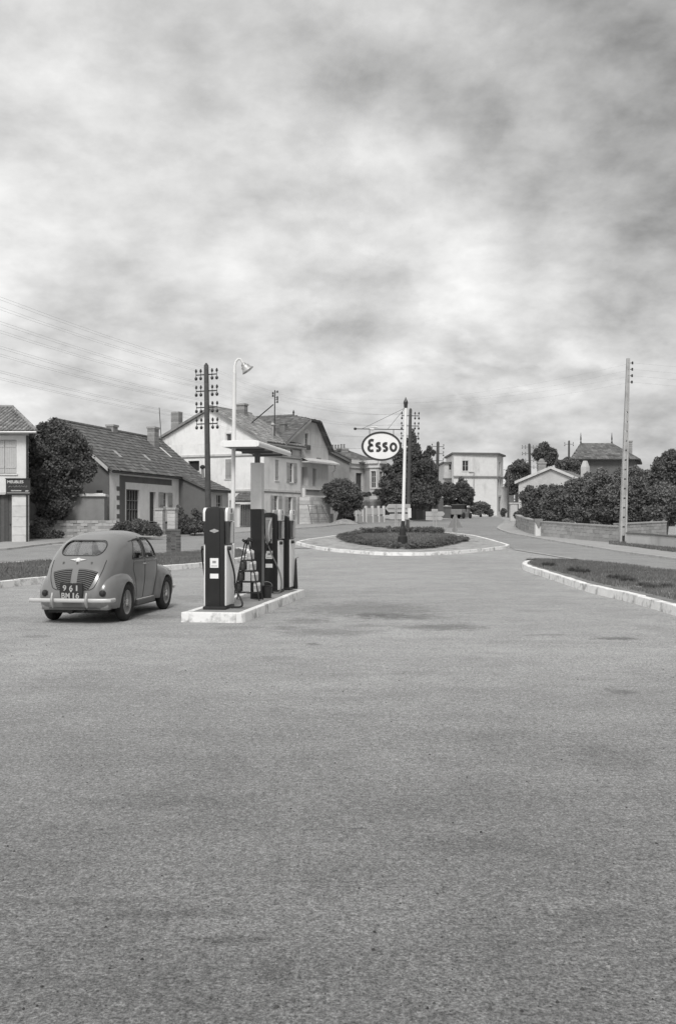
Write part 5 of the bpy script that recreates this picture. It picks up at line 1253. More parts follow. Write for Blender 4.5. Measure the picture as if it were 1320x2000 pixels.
# tufts in the right bed
tf = [(1035, 1103, .22), (1048, 1111, .14), (1070, 1113, .3), (1125, 1126, .34), (1137, 1128, .3), (1196, 1139, .22), (1212, 1142, .3), (1225, 1146, .26), (1258, 1155, .2), (1270, 1160, .22), (1300, 1158, .2), (1082, 1101.5, .12), (1096, 1101.5, .16), (1109, 1101.7, .14), (1122, 1102, .18)]
desc = ['dark tuft at the left nose of the right hand bed', 'thin low tuft just behind the nose of the right hand bed', 'broad flat tuft near the white kerb, third from the nose of the bed', 'biggest tuft in the middle of the right hand bed', 'tuft touching the biggest one in the right hand bed', 'low tuft left of the clump by the pale gravel patch', 'full tuft in the middle of the clump by the gravel patch', 'tuft right of the clump by the gravel patch', 'small tuft on the pale gravel near the kerb', 'tuft on the pale gravel nearest the kerb', 'tuft at the far right end of the bed',
        'leftmost of four tiny plants on the back edge of the bed', 'second of four tiny plants on the back edge of the bed', 'third of four tiny plants on the back edge of the bed', 'rightmost of four tiny plants on the back edge of the bed']
for (px, py, r), lab in zip(tf, desc):
    r *= .8
    q = g(px, py); q.z += .10; t = thing('grass_tuft', lab, 'plant', q, group='tufts and small plants in the right hand bed')
    n = int(700 * r / .25); a = rng.random(n) * 6.283; rr = r * np.sqrt(rng.random(n)); lean = .5 + rng.random(n)
    B = np.c_[q.x + np.cos(a) * rr * .7, q.y + np.sin(a) * rr * .7, np.full(n, q.z)]; T_ = B + np.c_[np.cos(a) * r * .5 * lean, np.sin(a) * r * .5 * lean, r * (.5 + .5 * rng.random(n)) * (1.15 - rr / r * .5)]
    V = np.stack([B - np.c_[np.sin(a) * .009, -np.cos(a) * .009, 0 * a], B + np.c_[np.sin(a) * .009, -np.cos(a) * .009, 0 * a], T_], 1).reshape(-1, 3)
    npmesh('foliage', V, np.arange(3 * n).reshape(n, 3), 'leaf_mid', .6 + .6 * rng.random(n), t)
    m = MB(); m.tube([q, q + Vector((0, 0, r * .4))], .012, 5); m.build('stem', 'bark', t)
# pale gravel patch of the bed
tag(fill('gravel_patch', catmull(gp((1232, 1153), (1262, 1152), (1300, 1155), (1345, 1165), (1330, 1178), (1296, 1174), (1262, 1164), (1232, 1153)), 4)[:-1], 'gravel', .122), kind='structure')

# ================================================================== POLES AND WIRES
def insulator(mb, p, up=1):
    mb.lathe([(.012, 0), (.045, .03), (.06, .07), (.05, .12), (.03, .17), (.012, .19)], tuple(p), n=8)
def telegraph_pole(label, px_t, py_t, px_b, py_b, D, r, rows, half, dy, rz, n_each=2, group='wooden telegraph poles', bottom=None):
    top = at(px_t, py_t, D); bot = at(px_b, py_b, D); bot.z = zt(D) if bottom is None else bottom
    t = thing('telegraph_pole', label, 'pole', bot, group=group); ax = (top - bot).normalized()
    m = MB(); m.tube([bot - ax * .3, bot.lerp(top, .5), top - ax * .12, top], [r * 1.25, r * 1.05, r * .9, r * .25], 12); m.build('shaft', 'pole_wood', t, smooth=True)
    pts = []; c, s = math.cos(rz), math.sin(rz)
    for j in range(rows):
        cpt = top - ax * (.55 + dy * j)
        m = MB(); m.tube([cpt + Vector((-c * half, -s * half, 0)), cpt + Vector((c * half, s * half, 0))], .028, 6); arm = m.build('crossarm', 'dark_metal', t)
        for k in [-1 + .45 * i for i in range(n_each)] + [1 - .45 * i for i in range(n_each)]:
            q = cpt + Vector((c * half * k, s * half * k, 0)); m = MB(); m.tube([q - Vector((0, 0, .12)), q + Vector((0, 0, .13))], .014, 6)
            insulator(m, q + Vector((0, 0, .10))); m.lathe([(.012, -.02), (.05, -.05), (.075, -.1), (.06, -.17), (.02, -.2)], tuple(q - Vector((0, 0, .06))), n=8)
            m.build('insulator', 'insulator', arm, smooth=True); pts.append(q + Vector((0, 0, .2)))
    return t, pts
tp1, w1 = telegraph_pole('tall leaning telegraph pole with four crossarms behind the nearest pump', 403, 709, 408, 1078, 47.5, .125, 4, .56, .78, R(-22))
tp2, w2 = telegraph_pole('telegraph pole right behind the white sign mast', 801.5, 797, 796, 1036, 71, .115, 4, .62, .72, R(10))
tp3, w3 = telegraph_pole('telegraph pole rising from the board fence beyond the conifers', 855, 862, 851, 1006, 106, .17, 3, .75, .75, R(30), 1)
tp4, w4 = telegraph_pole('far telegraph pole between the broad trees on the right', 1033, 866, 1036, 940, 150, .2, 4, 1.15, 1.0, R(12))
tp5, w5 = telegraph_pole('far pole with one arm left of the hip-roofed house', 1110.5, 860, 1110, 900, 140, .15, 1, .6, .8, R(0), 1)
tp6, w6_ = telegraph_pole('thin bare post before the dark tree at the road bend', 991.5, 913, 992, 1006, 118, .1, 1, .25, .8, R(0), 1)
# concrete pole with climbing holes
D = 53.3; bot = at(1215, 1065, D); bot.z = zt(D); top = at(1226, 700, D)
t = thing('concrete_pole', 'tall pale concrete pole with climbing holes in front of the block wall', 'pole', bot); ax = (top - bot).normalized()
m = MB()
for (a, b) in ((-1, -.42), (.42, 1)):
    v = []
    for f, w_, d_ in ((0, .185, .15), (1, .082, .08)):
        c = bot.lerp(top, f) - (ax * .3 if f == 0 else Vector())
        v += [c + Vector((a * w_, -d_, 0)), c + Vector((b * w_, -d_, 0)), c + Vector((b * w_, d_, 0)), c + Vector((a * w_, d_, 0))]
    m.add(v, [(0, 1, 5, 4), (1, 2, 6, 5), (2, 3, 7, 6), (3, 0, 4, 7), (4, 5, 6, 7), (3, 2, 1, 0)])
H = (top - bot).length; z = .5
rungs = []
while z < H - .1:      # web between the flanges, interrupted by the climbing holes
    z2 = min(z + .42, H); c0, c1 = bot + ax * z, bot + ax * z2; wq0, wq1 = .185 - .103 * z / H, .185 - .103 * z2 / H
    m.add([c0 + Vector((-wq0 * .43, -.06, 0)), c0 + Vector((wq0 * .43, -.06, 0)), c0 + Vector((wq0 * .43, .06, 0)), c0 + Vector((-wq0 * .43, .06, 0)),
           c1 + Vector((-wq1 * .43, -.06, 0)), c1 + Vector((wq1 * .43, -.06, 0)), c1 + Vector((wq1 * .43, .06, 0)), c1 + Vector((-wq1 * .43, .06, 0))], [(0, 1, 5, 4), (1, 2, 6, 5), (2, 3, 7, 6), (3, 0, 4, 7), (4, 5, 6, 7), (3, 2, 1, 0)])
    z += .42 + (.09 if z < H * .68 else 0)
m.build('shaft', 'concrete', t)
wc = []
for i in range(4):
    q = top - ax * (.25 + .34 * i) + Vector((.17, -.05, 0)); m = MB(); m.tube([q - Vector((.17, 0, .0)), q + Vector((.05, 0, 0))], .015, 6); m.lathe([(.02, -.08), (.055, -.05), (.04, 0), (.055, .05), (.02, .08)], tuple(q + Vector((.05, 0, 0))), n=8); m.build('insulator', 'insulator', t, smooth=True); wc.append(q + Vector((.05, 0, 0)))
# mast on the white house roof
D = 84.5; b_ = at(536, 868, D); tt = at(537, 762, D)
t = thing('roof_mast', 'insulator mast with long diagonal brace on the gable house roof', 'mast', b_); m = MB(); m.tube([b_, tt], .045, 8); m.build('mast', 'dark_metal', t)
m = MB(); m.tube([at(534, 790, D), at(489, 828, D + .6)], .05, 6); m.build('brace', 'dark_metal', t); wm = []
for i, (px, py) in enumerate(((533, 768), (533, 773), (542, 765), (542, 776), (542, 780), (542, 785))):
    q = at(px, py, D); m = MB(); m.tube([at(537, py + 1, D), q], .02, 5); m.lathe([(.03, -.1), (.08, -.05), (.05, 0), (.08, .05), (.03, .1)], tuple(q), n=8); m.build('insulator', 'insulator', t, smooth=True); wm.append(q)
m = MB(); q = at(535.5, 832, 83); m.tube([at(533, 868, 83), at(533, 832, 83)], .09, 8); m.lathe([(.12, 0), (.2, .1), (.1, .28)], tuple(at(533, 832, 83)), n=8); 
tt_ = thing('flue_pipe', 'thin metal flue pipe on the slope of the gable house roof', 'flue', at(533, 868, 83)); m.build('pipe', 'steel', tt_)
q = at(396, 915, 79); t = thing('flue_pipe', 'dark flue pipe with round cowl at the end of the low house roof', 'flue', q); m = MB(); m.tube([at(397, 938, 79), q], .11, 8); m.build('pipe', 'mid_plaster', t); m = MB(); m.lathe([(.05, -.05), (.2, .02), (.22, .15), (.1, .28)], tuple(q), n=10); m.build('cowl', 'dark_metal', t)

def wire(a, b, sag, lab, grp, r=.003, n=14):
    a, b = Vector(a), Vector(b); pts = [a.lerp(b, i / n) - Vector((0, 0, sag * 4 * (i / n) * (1 - i / n))) for i in range(n + 1)]
    m = MB(); m.tube(pts, r, 4, cap=False); o = m.build('overhead_wire', 'cable'); return tag(o, lab, 'wire', grp)
off = Vector((-14, -45, 2.2))
lev = ['topmost', 'second', 'third', 'lowest']; ins = ['outer left', 'inner left', 'outer right', 'inner right']
for i, q in enumerate(w1): wire(q, q + off, .9, f'telephone wire running left from the {ins[i % 4]} insulator of the {lev[i // 4]} crossarm', 'telephone wires left of the tall leaning pole')
for i in range(16): wire(w1[i], w2[i], .8, f'wire between the two telegraph poles, {ins[i % 4]} one of the {lev[i // 4]} crossarm', 'telephone wires between the two telegraph poles', .0025)
for i in range(4): wire(wc[i], wm[i], 1.2, f'{lev[i]} power wire between roof mast and concrete pole', 'power wires across the street', .0025)
for i in range(4): wire(wc[i], wc[i] + Vector((22, -8, -1.2)), .6, f'{lev[i]} power wire leaving the concrete pole to the right', 'power wires right of the concrete pole', .003)
for i in range(2): wire(wm[i], wm[i] + Vector((-26, 14, -3)), .5, f'{["upper", "lower"][i]} faint wire leaving the roof mast towards the left', 'wires left of the roof mast', .003)

# ================================================================== PUMP ISLAND
TH = R(-8.5)                                   # the island and the pumps look 8.5 degrees right of straight ahead
fw = Vector((math.sin(-TH), math.cos(-TH))); rt = Vector((fw.y, -fw.x))
def ip(a, b, z=0.0): q = Vector((-2.56, 16.14)) + rt * a + fw * b; return Vector((q.x, q.y, z))
IW, IL = 1.06, 5.75
isl_t = thing('pump_island', None, None, ip(0, 0), TH, kind='structure')
out_ = [(0.02, 0), (IW - .12, 0), (IW - .03, .04), (IW, .12), (IW, IL - .3), (IW - .3, IL - .04), (.3, IL), (0, IL - .3)]
m = MB(); m.prism([(x + (.1 if x < .5 else -.1), y + (.1 if y < 1 else -.1), .0) for x, y in out_], (0, 0, .15)); m.build('island_surface', 'island_top', isl_t, local=True)
loop = out_ + [out_[0]]
for a, b in zip(loop, loop[1:]):
    a, b = Vector(a), Vector(b); L_ = (b - a).length; n = max(1, round(L_ / .95)); nn_ = Vector((-(b - a).y, (b - a).x)).normalized()
    for i in range(n):
        p, q = a.lerp(b, i / n), a.lerp(b, (i + 1) / n); e = (q - p).normalized() * .004; p, q = p + e, q - e; j = random.uniform(-.006, .004)
        v = [(p.x, p.y, -.05), (q.x, q.y, -.05), (q.x + nn_.x * .13, q.y + nn_.y * .13, -.05), (p.x + nn_.x * .13, p.y + nn_.y * .13, -.05),
             (p.x + nn_.x * .012, p.y + nn_.y * .012, .158 + j), (q.x + nn_.x * .012, q.y + nn_.y * .012, .158 + j), (q.x + nn_.x * .13, q.y + nn_.y * .13, .158 + j), (p.x + nn_.x * .13, p.y + nn_.y * .13, .158 + j)]
        m = MB(); m.add(v, [(0, 1, 5, 4), (1, 2, 6, 5), (2, 3, 7, 6), (3, 0, 4, 7), (4, 5, 6, 7), (0, 3, 2, 1)]); m.build('kerb_stone', 'kerb_paint', isl_t, local=True, bevel=.014)
ZI = .152
def fuel_pump(name_label, loc, H=1.70, stickers=True):
    t = thing('fuel_pump', name_label, 'fuel pump', loc, TH, 'dark fuel pumps on the island'); hw, dp = .165, .54
    # strap: rounded shouldered dark body seen at the ends and over the top
    def prof(w_, h, r, n=7):
        p = [(-w_, 0), (-w_, h - r)] + [(-w_ + r - r * math.cos(q), h - r + r * math.sin(q)) for q in np.linspace(0, math.pi / 2, n)[1:]]
        return p + [(-x, z) for x, z in reversed(p)]
    P_ = prof(hw, H, .085); m = MB(); m.prism([(x, 0, z + .03) for x, z in P_], (0, dp, 0)); m.build('body', 'black_enamel', t, local=True, bevel=.012, smooth=True)
    P2_ = prof(hw - .075, H + .012, .05); m = MB(); m.prism([(x, -.014, z + .03) for x, z in P2_], (0, dp + .028, 0)); m.build('centre_band', 'black_enamel', t, local=True, bevel=.008, smooth=True)
    m = MB(); m.bbox(-hw - .03, hw + .03, -.03, dp + .03, 0, .05); m.build('plinth', 'dark_metal', t, local=True, bevel=.008)
    for s in (-1, 1):
        x0, x1 = (hw + .001, hw + .028) if s > 0 else (-hw - .028, -hw - .001)
        m = MB(); m.bbox(x0, x1, .03, dp - .03, .06, 1.07); m.build('side_panel', 'white_enamel', t, local=True, bevel=.012, smooth=True)
        m = MB(); m.bbox(x0, x1 - .004 * s if s > 0 else x1, .03, dp - .03, 1.09, 1.47); 
        m.build('window_panel', 'black_enamel', t, local=True, bevel=.01, smooth=True)
        xo = hw + .03 if s > 0 else -hw - .03
        m = MB(); m.tube([(xo + .012 * s, dp * .58, 1.11), (xo + .012 * s, dp * .58, 1.46)], .036, 10, flat=(1, .5)); m.build('sight_glass', 'sign_grey', t, local=True, smooth=True)
        m = MB(); m.bbox(xo - .0, xo + .02 * s, dp - .1, dp - .06, 1.1, 1.46) if s > 0 else m.bbox(xo - .02, xo, dp - .1, dp - .06, 1.1, 1.46); m.build('trim_strip', 'steel', t, local=True)
        # white rounded meter head
        q_ = prof(.23, .23, .09); yc = dp * .5; m = MB(); m.prism([(min(x0, x1) if s > 0 else min(x0, x1) - .02, yc + y, 1.475 + z) for y, z in q_], (.047, 0, 0)); hd = m.build('meter_head', 'white_enamel', t, local=True, bevel=.01, smooth=True)
        xh = (x1 + .02) if s > 0 else (x0 - .02)
        m = MB(); m.box((xh, yc + .02, 1.55), (.012, .22, .11)); m.build('dial', 'steel', hd, local=True, bevel=.005)
        m = MB(); m.box((xh, yc + .02, 1.655), (.014, .06, .07)); m.build('dial_cap', 'dark_metal', hd, local=True, bevel=.005)
        # hose socket
        m = MB(); m.lathe([(.035, 0), (.035, .05), (.02, .06)], (xo if s > 0 else xo, .12, 1.02), axis='X' , n=10) if s > 0 else m.lathe([(.035, -.06), (.035, 0)], (xo, .12, 1.02), axis='X', n=10); m.build('hose_socket', 'dark_metal', t, local=True)
    for y_ in (-.016,):
        e = MB(); e.lathe([(.001, -.006), (.034, -.005), (.036, 0)], (0, y_, 1.315), axis='Y', n=18)
        e.prism([(-.075, y_ + .001, 1.325), (-.03, y_ + .001, 1.338), (.03, y_ + .001, 1.338), (.075, y_ + .001, 1.325), (.075, y_ + .001, 1.308), (.03, y_ + .001, 1.292), (-.03, y_ + .001, 1.292), (-.075, y_ + .001, 1.308)], (0, -.005, 0)); e.build('badge', 'steel', t, local=True)
        if stickers:
            m = MB(); m.bbox(-.072, .072, y_ - .004, y_ - .001, .70, .86, ); a_s = m.build('sticker', 'white_enamel', t, local=True)
            m = MB(); 
            m.bbox(-.03, .03, y_ - .0055, y_ - .0042, .775, .815); m.bbox(-.05, .05, y_ - .0055, y_ - .0042, .725, .735); m.build('printed_mark', 'sign_dim', a_s, local=True)
            m = MB(); m.bbox(-.072, .072, y_ - .004, y_ - .001, .52, .60); m.build('sticker', 'white_enamel', t, local=True)
    return t
def pos(px, py_base, lift=ZI):
    D = (CAMZ - lift) * FPX / (py_base - HZ); return Vector(((px - CX) / FPX * D, D, lift))
pp1 = pos(419.3, 1190.5); pp2 = pos(526, 1158.5); pp3 = pos(549.5, 1152.5)
fuel_pump('nearest dark fuel pump with white side panels and two white stickers', pp1, 1.68)
fuel_pump('middle dark fuel pump with grey hoses hung across its end', pp2, 1.60)
fuel_pump('rearmost fuel pump, mostly hidden behind the middle one', pp3, 1.55, False)
# lower grille ring on the middle pump
def on_pump(p, x, y, z): q = rt * x + fw * y; return Vector((p.x + q.x, p.y + q.y, p.z + z))
# hoses
def hose(label, pts, mt, r=.014):
    q = [Vector(p) for p in pts]; P = [q[0] * 2 - q[1]] + q + [q[-1] * 2 - q[-2]]; o = []
    for i in range(1, len(P) - 2):
        for k in range(7):
            u = k / 7; a, b, c, d = P[i - 1:i + 3]; o.append(.5 * ((2 * b) + (c - a) * u + (2 * a - 5 * b + 4 * c - d) * u * u + (3 * b - a - 3 * c + d) * u ** 3))
    o.append(P[-2]); m = MB(); m.tube(o, r, 8); x = m.build('fuel_hose', mt, smooth=True); tag(x, label, 'hose', 'rubber hoses of the pumps'); return x
hose('thin grey hose slanting across the end of the middle pump',
     [on_pump(pp2, -.17, -.03, 1.50), on_pump(pp2, -.135, -.05, 1.30), on_pump(pp2, -.02, -.06, 1.0), on_pump(pp2, .10, -.06, .72), on_pump(pp2, .22, -.05, .45), on_pump(pp2, .26, -.03, .2), on_pump(pp2, .22, -.02, .03), on_pump(pp2, .10, -.06, .02)], 'hose_grey')
hose('dark hose crossing the middle pump end towards the oil rack',
     [on_pump(pp2, .05, -.04, 1.10), on_pump(pp2, -.02, -.07, .95), on_pump(pp2, -.10, -.07, .70), on_pump(pp2, -.2, -.05, .5), on_pump(pp2, -.26, -.02, .62)], 'hose_black', .011)
hose('black hose lying looped at the foot of the nearest pump', [on_pump(pp1, .2, .12, 1.0), on_pump(pp1, .26, .3, .6), on_pump(pp1, .25, .42, .33), on_pump(pp1, .37, .38, .12), on_pump(pp1, .38, .3, .03), on_pump(pp1, .22, .25, .02)], 'hose_black', .016)
hose('dark hose on the left side of the nearest pump', [on_pump(pp1, -.21, .12, 1.0), on_pump(pp1, -.26, .14, 1.03), on_pump(pp1, -.25, .2, .7), on_pump(pp1, -.2, .24, .3)], 'hose_black', .014)
# nozzle and swing arm on the middle pump
t = thing('hose_nozzle', 'shiny nozzle and hook hung on the end of the middle pump', 'nozzle', on_pump(pp2, .0, -.04, 1.3))
m = MB(); m.tube([on_pump(pp2, .05, -.05, 1.5), on_pump(pp2, .02, -.06, 1.38), on_pump(pp2, .0, -.055, 1.2), on_pump(pp2, .02, -.045, 1.05)], [.02, .026, .02, .012], 8); m.build('spout', 'aluminium', t, smooth=True)
m = MB(); m.tube([on_pump(pp2, -.06, -.035, 1.50), on_pump(pp2, .06, -.045, 1.51), on_pump(pp2, .03, -.05, 1.42)], .012, 6); m.build('hook', 'aluminium', t, smooth=True)
m = MB(); m.bbox(-.07, .07, -.003, .003, -.28, .24); 
o = m.build('back_plate', 'steel', t, local=True); o.rotation_euler = (0, 0, TH); o.location = (0, .02, 0)
# canopy column
cpx = pos(500.3, 1169.5); t = thing('canopy', 'small flat canopy on a column painted white above and black below', 'canopy', cpx, TH)
m = MB(); m.bbox(-.11, .11, 0, .22, 0, 1.70); m.build('column_base', 'black_enamel', t, local=True, bevel=.006)
m = MB(); m.bbox(-.108, .108, .002, .218, 1.70, 2.58); m.build('column', 'white_paint', t, local=True, bevel=.006)
m = MB(); m.bbox(-.045, .045, .07, .15, 2.58, 2.79); m.build('neck', 'dark_plaster', t, local=True)
y0, y1, cz = -1.25, 1.62, 2.80
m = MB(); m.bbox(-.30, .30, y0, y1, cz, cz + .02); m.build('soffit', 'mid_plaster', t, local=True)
m = MB(); m.bbox(-.30, .30, y0 + .02, y1 - .02, cz + .021, cz + .09); m.build('deck', 'white_paint', t, local=True, bevel=.02)
m = MB(); m.bbox(-.31, .31, y0 - .02, y0, cz - .01, cz + .105); m.build('fascia', 'white_enamel', t, local=True, bevel=.006)
m = MB(); m.bbox(-.31, .31, y1, y1 + .02, cz - .01, cz + .105); m.build('fascia', 'white_enamel', t, local=True, bevel=.006)
for s in (-1, 1): m = MB(); m.tube([(s * .325, y0 - .02, cz + .048), (s * .325, y1 + .02, cz + .048)], .052, 12, flat=(1.0, .5)); m.build('rounded_edge', 'white_enamel', t, local=True, smooth=True)
for y_ in (-.6, .11, 1.0): m = MB(); m.bbox(-.30, .30, y_ - .02, y_ + .02, cz - .04, cz - .001); m.build('rib', 'dark_plaster', t, local=True)
# lamp post through the canopy
lp = pos(453.2, 1012 + (CAMZ - ZI) * FPX / 18.1); t = thing('lamp_post', 'slender white lamp post with swan neck and tilted enamel shade', 'lamp', lp)
a = lp; top_ = at(458.3, 728, 18.1); m = MB(); arc = [at(x, y, 18.1) for x, y in ((458.6, 716), (461, 706), (465.5, 701), (470, 701.5), (473.5, 707), (476, 712.5))]
m.tube([a, a.lerp(top_, .5), top_], [.042, .038, .034], 10); m.build('post', 'white_paint', t, smooth=True)
m = MB(); m.tube([top_] + arc, [.03] + [.022] * 6, 8); m.build('swan_neck', 'white_paint', t, smooth=True)
m = MB(); ax_ = (at(489, 729, 18.1) - at(474, 709, 18.1)).normalized(); Q = ax_.to_track_quat('Z', 'Y').to_matrix().to_4x4() @ Matrix.Scale(.82, 4)
m.lathe([(.02, -.03), (.055, .0), (.06, .04), (.09, .06), (.10, .12), (.14, .165), (.145, .18), (.13, .175), (.085, .12), (.0, .10)], tuple(at(475, 711, 18.1)), n=20, M=Q); m.build('shade', 'steel', t, smooth=True)
m = MB(); m.lathe([(.02, .1), (.04, .13), (.045, .16), (.02, .19)], tuple(at(475, 711, 18.1)), n=12, M=Q); m.build('bulb', 'sign_letter', t, smooth=True)
# A-shaped rack of oil cans
rk_ = pos(484.5, 1172); t = thing('oil_can_rack', 'A-shaped dark metal rack stacked with oil cans beside the column', 'rack', rk_, TH)
for y_ in (-.14, .16):
    for s in (-1, 1): m = MB(); m.tube([(s * .25, y_, 0), (s * .03, y_ * .6, 1.12)], .013, 6); m.build('leg', 'dark_metal', t, local=True)
m = MB(); m.tube([(-.08, 0, 1.10), (.08, 0, 1.14)], .02, 6); m.tube([(-.07, -.1, 1.12), (-.02, .06, 1.05)], .028, 6); m.tube([(.04, -.1, 1.14), (.05, .1, 1.10)], .032, 8); m.build('handle', 'dark_metal', t, local=True)
for z_ in (.14, .34, .54, .74):
    wd = .25 * (1 - z_ / 1.25)
    m = MB()
    for y_ in (-.12, .13): m.tube([(-wd, y_, z_), (wd, y_, z_)], .009, 6)
    m.tube([(-wd, -.12, z_), (-wd, .13, z_)], .009, 6); m.tube([(wd, -.12, z_), (wd, .13, z_)], .009, 6); m.build('shelf', 'dark_metal', t, local=True)
k = 0
for z_, side in [(z_, s) for z_ in (.15, .35, .55) for s in (-1, 1)] + [(.75, 1)]:
    wd = .25 * (1 - z_ / 1.25)
    for y_ in (-.06, .07):
        x = side * (wd - .05) ; q = rt * x + fw * y_; c = Vector((rk_.x + q.x, rk_.y + q.y, rk_.z + z_))
        lvl = {.15: 'lowest', .35: 'second', .55: 'third', .75: 'top'}[z_]; sd_ = 'right' if side > 0 else 'left'; fr = 'front' if y_ < 0 else 'rear'
        o_ = thing('oil_can', f'{"pale" if side > 0 else "dark"} oil can on the {lvl} shelf of the rack, {sd_} side, {fr} one', 'can', c, group='oil cans on the A-shaped rack')
        m = MB(); m.lathe([(.048, 0), (.052, .005), (.052, .15), (.04, .165), (.015, .17), (.015, .185)], (0, 0, .01), n=12); m.build('can_body', 'can_white' if side > 0 else 'can_dark', o_, local=True, smooth=True)
        m = MB(); m.lathe([(.0535, .05), (.0535, .115)], (0, 0, .01), n=12); m.build('label', 'sign_grey' if side > 0 else 'can_dark', o_, local=True, smooth=True)
# bucket beside the column
bk = pos(521, 1167.5); t = thing('bucket', 'dark bucket standing between the column and the middle pump', 'bucket', bk); m = MB(); m.lathe([(.085, 0), (.11, .22), (.118, .225), (.105, .215), (.08, .02), (0, .02)], (0, 0, 0), n=16); m.build('pail', 'dark_metal', t, local=True, smooth=True)
m = MB(); m.tube([(.11 * math.cos(q), 0, .22 + .09 * math.sin(q)) for q in np.linspace(0, math.pi, 9)], .005, 5); m.build('handle', 'steel', t, local=True)
q = on_pump(pp3, .235, .40, 0); t = thing('fire_extinguisher', 'dark conical extinguisher leaning behind the rearmost pump', 'extinguisher', q); m = MB(); m.lathe([(.045, 0), (.045, .05), (.02, .62), (.012, .66)], (0, 0, 0), n=14); m.build('cone', 'black_enamel', t, local=True, smooth=True)
m = MB(); m.tube([(0, 0, .66), (.06, 0, .69)], .012, 6); m.build('nozzle', 'steel', t, local=True)

# brick pillar in the grass strip
q = at(339.5, 1085, 45.4); t = thing('brick_pillar', 'squat dark brick pillar standing at the edge of the grass strip', 'pillar', (q.x, q.y, zt(q.y)), R(8))
m = MB(); m.box((0, .25, .53), (.58, .5, 1.0)); m.build('core', 'mortar', t, local=True)
m = MB()
for j in range(14):
    z_ = .03 + j * .073
    for i in range(3):
        for (y_, f) in ((0, 1),): m.box((-.2 + (i - .0) * .21 + (.0 if j % 2 else -.03), .0, z_ + .035), (.2, .03, .062), tint=random.uniform(.6, 1.3))
    for x in (-.3, .3): m.box((x, .13, z_ + .035), (.03, .2, .062), tint=random.uniform(.6, 1.3)); m.box((x, .37, z_ + .035), (.03, .2, .062), tint=random.uniform(.6, 1.3))
tag(m.build('brickwork', 'dark_brick', t, local=True), kind='stuff')
m = MB(); m.box((0, .25, 1.08), (.64, .58, .08)); m.build('cap', 'dark_brick', t, local=True)

# ================================================================== SIGN MAST
ms_ = g(786, 1072.5); ms_.z += .13; Dm = ms_.y; t = thing('sign_mast', 'tall white mast with dark pedestal and pointed lantern tip on the roundabout', 'mast', ms_)
top_ = at(792, 797, Dm); m = MB(); a = ms_
m.lathe([(.34, 0), (.34, .1), (.24, .14), (.24, .5), (.17, .56), (.15, .9), (.12, 1.0), (.115, 1.0)], tuple(a), n=12); m.build('pedestal', 'dark_metal', t)
m = MB(); m.tube([a + Vector((0, 0, .98)), a.lerp(top_, .185)], [.10, .09], 12); m.build('dark_base', 'dark_metal', t, smooth=True)
m = MB(); m.tube([a.lerp(top_, .185), a.lerp(top_, .6), top_], [.085, .075, .06], 12); m.build('pole', 'white_enamel', t, smooth=True)
m = MB(); m.lathe([(.05, 0), (.09, .03), (.095, .18), (.12, .26), (.10, .34), (.05, .44), (.01, .55)], tuple(top_), n=12); m.build('lantern_tip', 'insulator', t, smooth=True)
AR = at(693.5, 837.5, Dm); AL = at(790.5, 839, Dm); m = MB(); m.tube([AL, AR], .022, 8); m.build('bracket_arm', 'dark_metal', t)
m = MB(); m.lathe([(0, -.07), (.06, -.05), (.08, 0), (.06, .05), (0, .07)], tuple(AR), n=10); m.build('ball_end', 'dark_metal', t, smooth=True)
for (x, y) in ((707, 837.5), (757, 838)):
    m = MB(); m.tube([at(790.5, 797, Dm), at(x, y, Dm)], .009, 5); m.build('tie_rod', 'dark_metal', t)
m = MB(); m.tube([at(792, 873, Dm) + Vector((.1, 0, 0)), at(784, 872, Dm)], .025, 6); m.build('stay', 'white_paint', t)
m = MB(); c_ = at(727, 835.5, Dm) - Vector((0, .0, 0)); m.tube([at(724, 834, Dm), at(732, 833.4, Dm), at(740, 835.5, Dm)], [.03, .05, .02], 8); m.tube([at(722, 838, Dm), at(730, 838.5, Dm)], .05, 8); m.build('sign_lamp', 'trim', t, smooth=True)
# oval sign
oc = at(744.3, 871.6, Dm); rx_, rz_ = 38.8 / FPX * Dm, 28.6 / FPX * Dm
os_ = thing('oval_sign', 'oval white Esso sign with dark rim hanging from the mast bracket', 'sign', oc, R(4))
def oval(k, n=64, kz=None): kz = kz or k; return [(rx_ * k * math.cos(q), 0, rz_ * kz * math.sin(q)) for q in np.linspace(0, 2 * math.pi, n, endpoint=False)]
m = MB(); m.prism([Vector(p) + Vector((0, -.07, 0)) for p in oval(.95)], (0, .14, 0)); m.build('panel', 'white_enamel', os_, local=True)
m = MB(); A_, B_2 = oval(1.0), oval(.905, kz=.875); n = 64; vs = [Vector(p) + Vector((0, y, 0)) for y in (-.09, .09) for P in (A_, B_2) for p in P]; fs = []
for i in range(n):
    j = (i + 1) % n; fs += [(i, j, n + j, n + i), (2 * n + i, 3 * n + i, 3 * n + j, 2 * n + j), (i, 2 * n + i, 2 * n + j, j), (n + i, n + j, 3 * n + j, 3 * n + i)]
m.add(vs, fs); m.build('rim', 'insulator', os_, local=True)
for (x, y) in ((721.5, 838), (768.5, 838.5)):
    m = MB(); q = at(x, y, Dm) - oc; q2_ = Vector((q.x, 0, rz_ * .97 * math.sqrt(max(0, 1 - (q.x / rx_) ** 2)))); m.tube([q, q2_], .016, 6); m.build('hanger', 'dark_metal', os_, local=True)
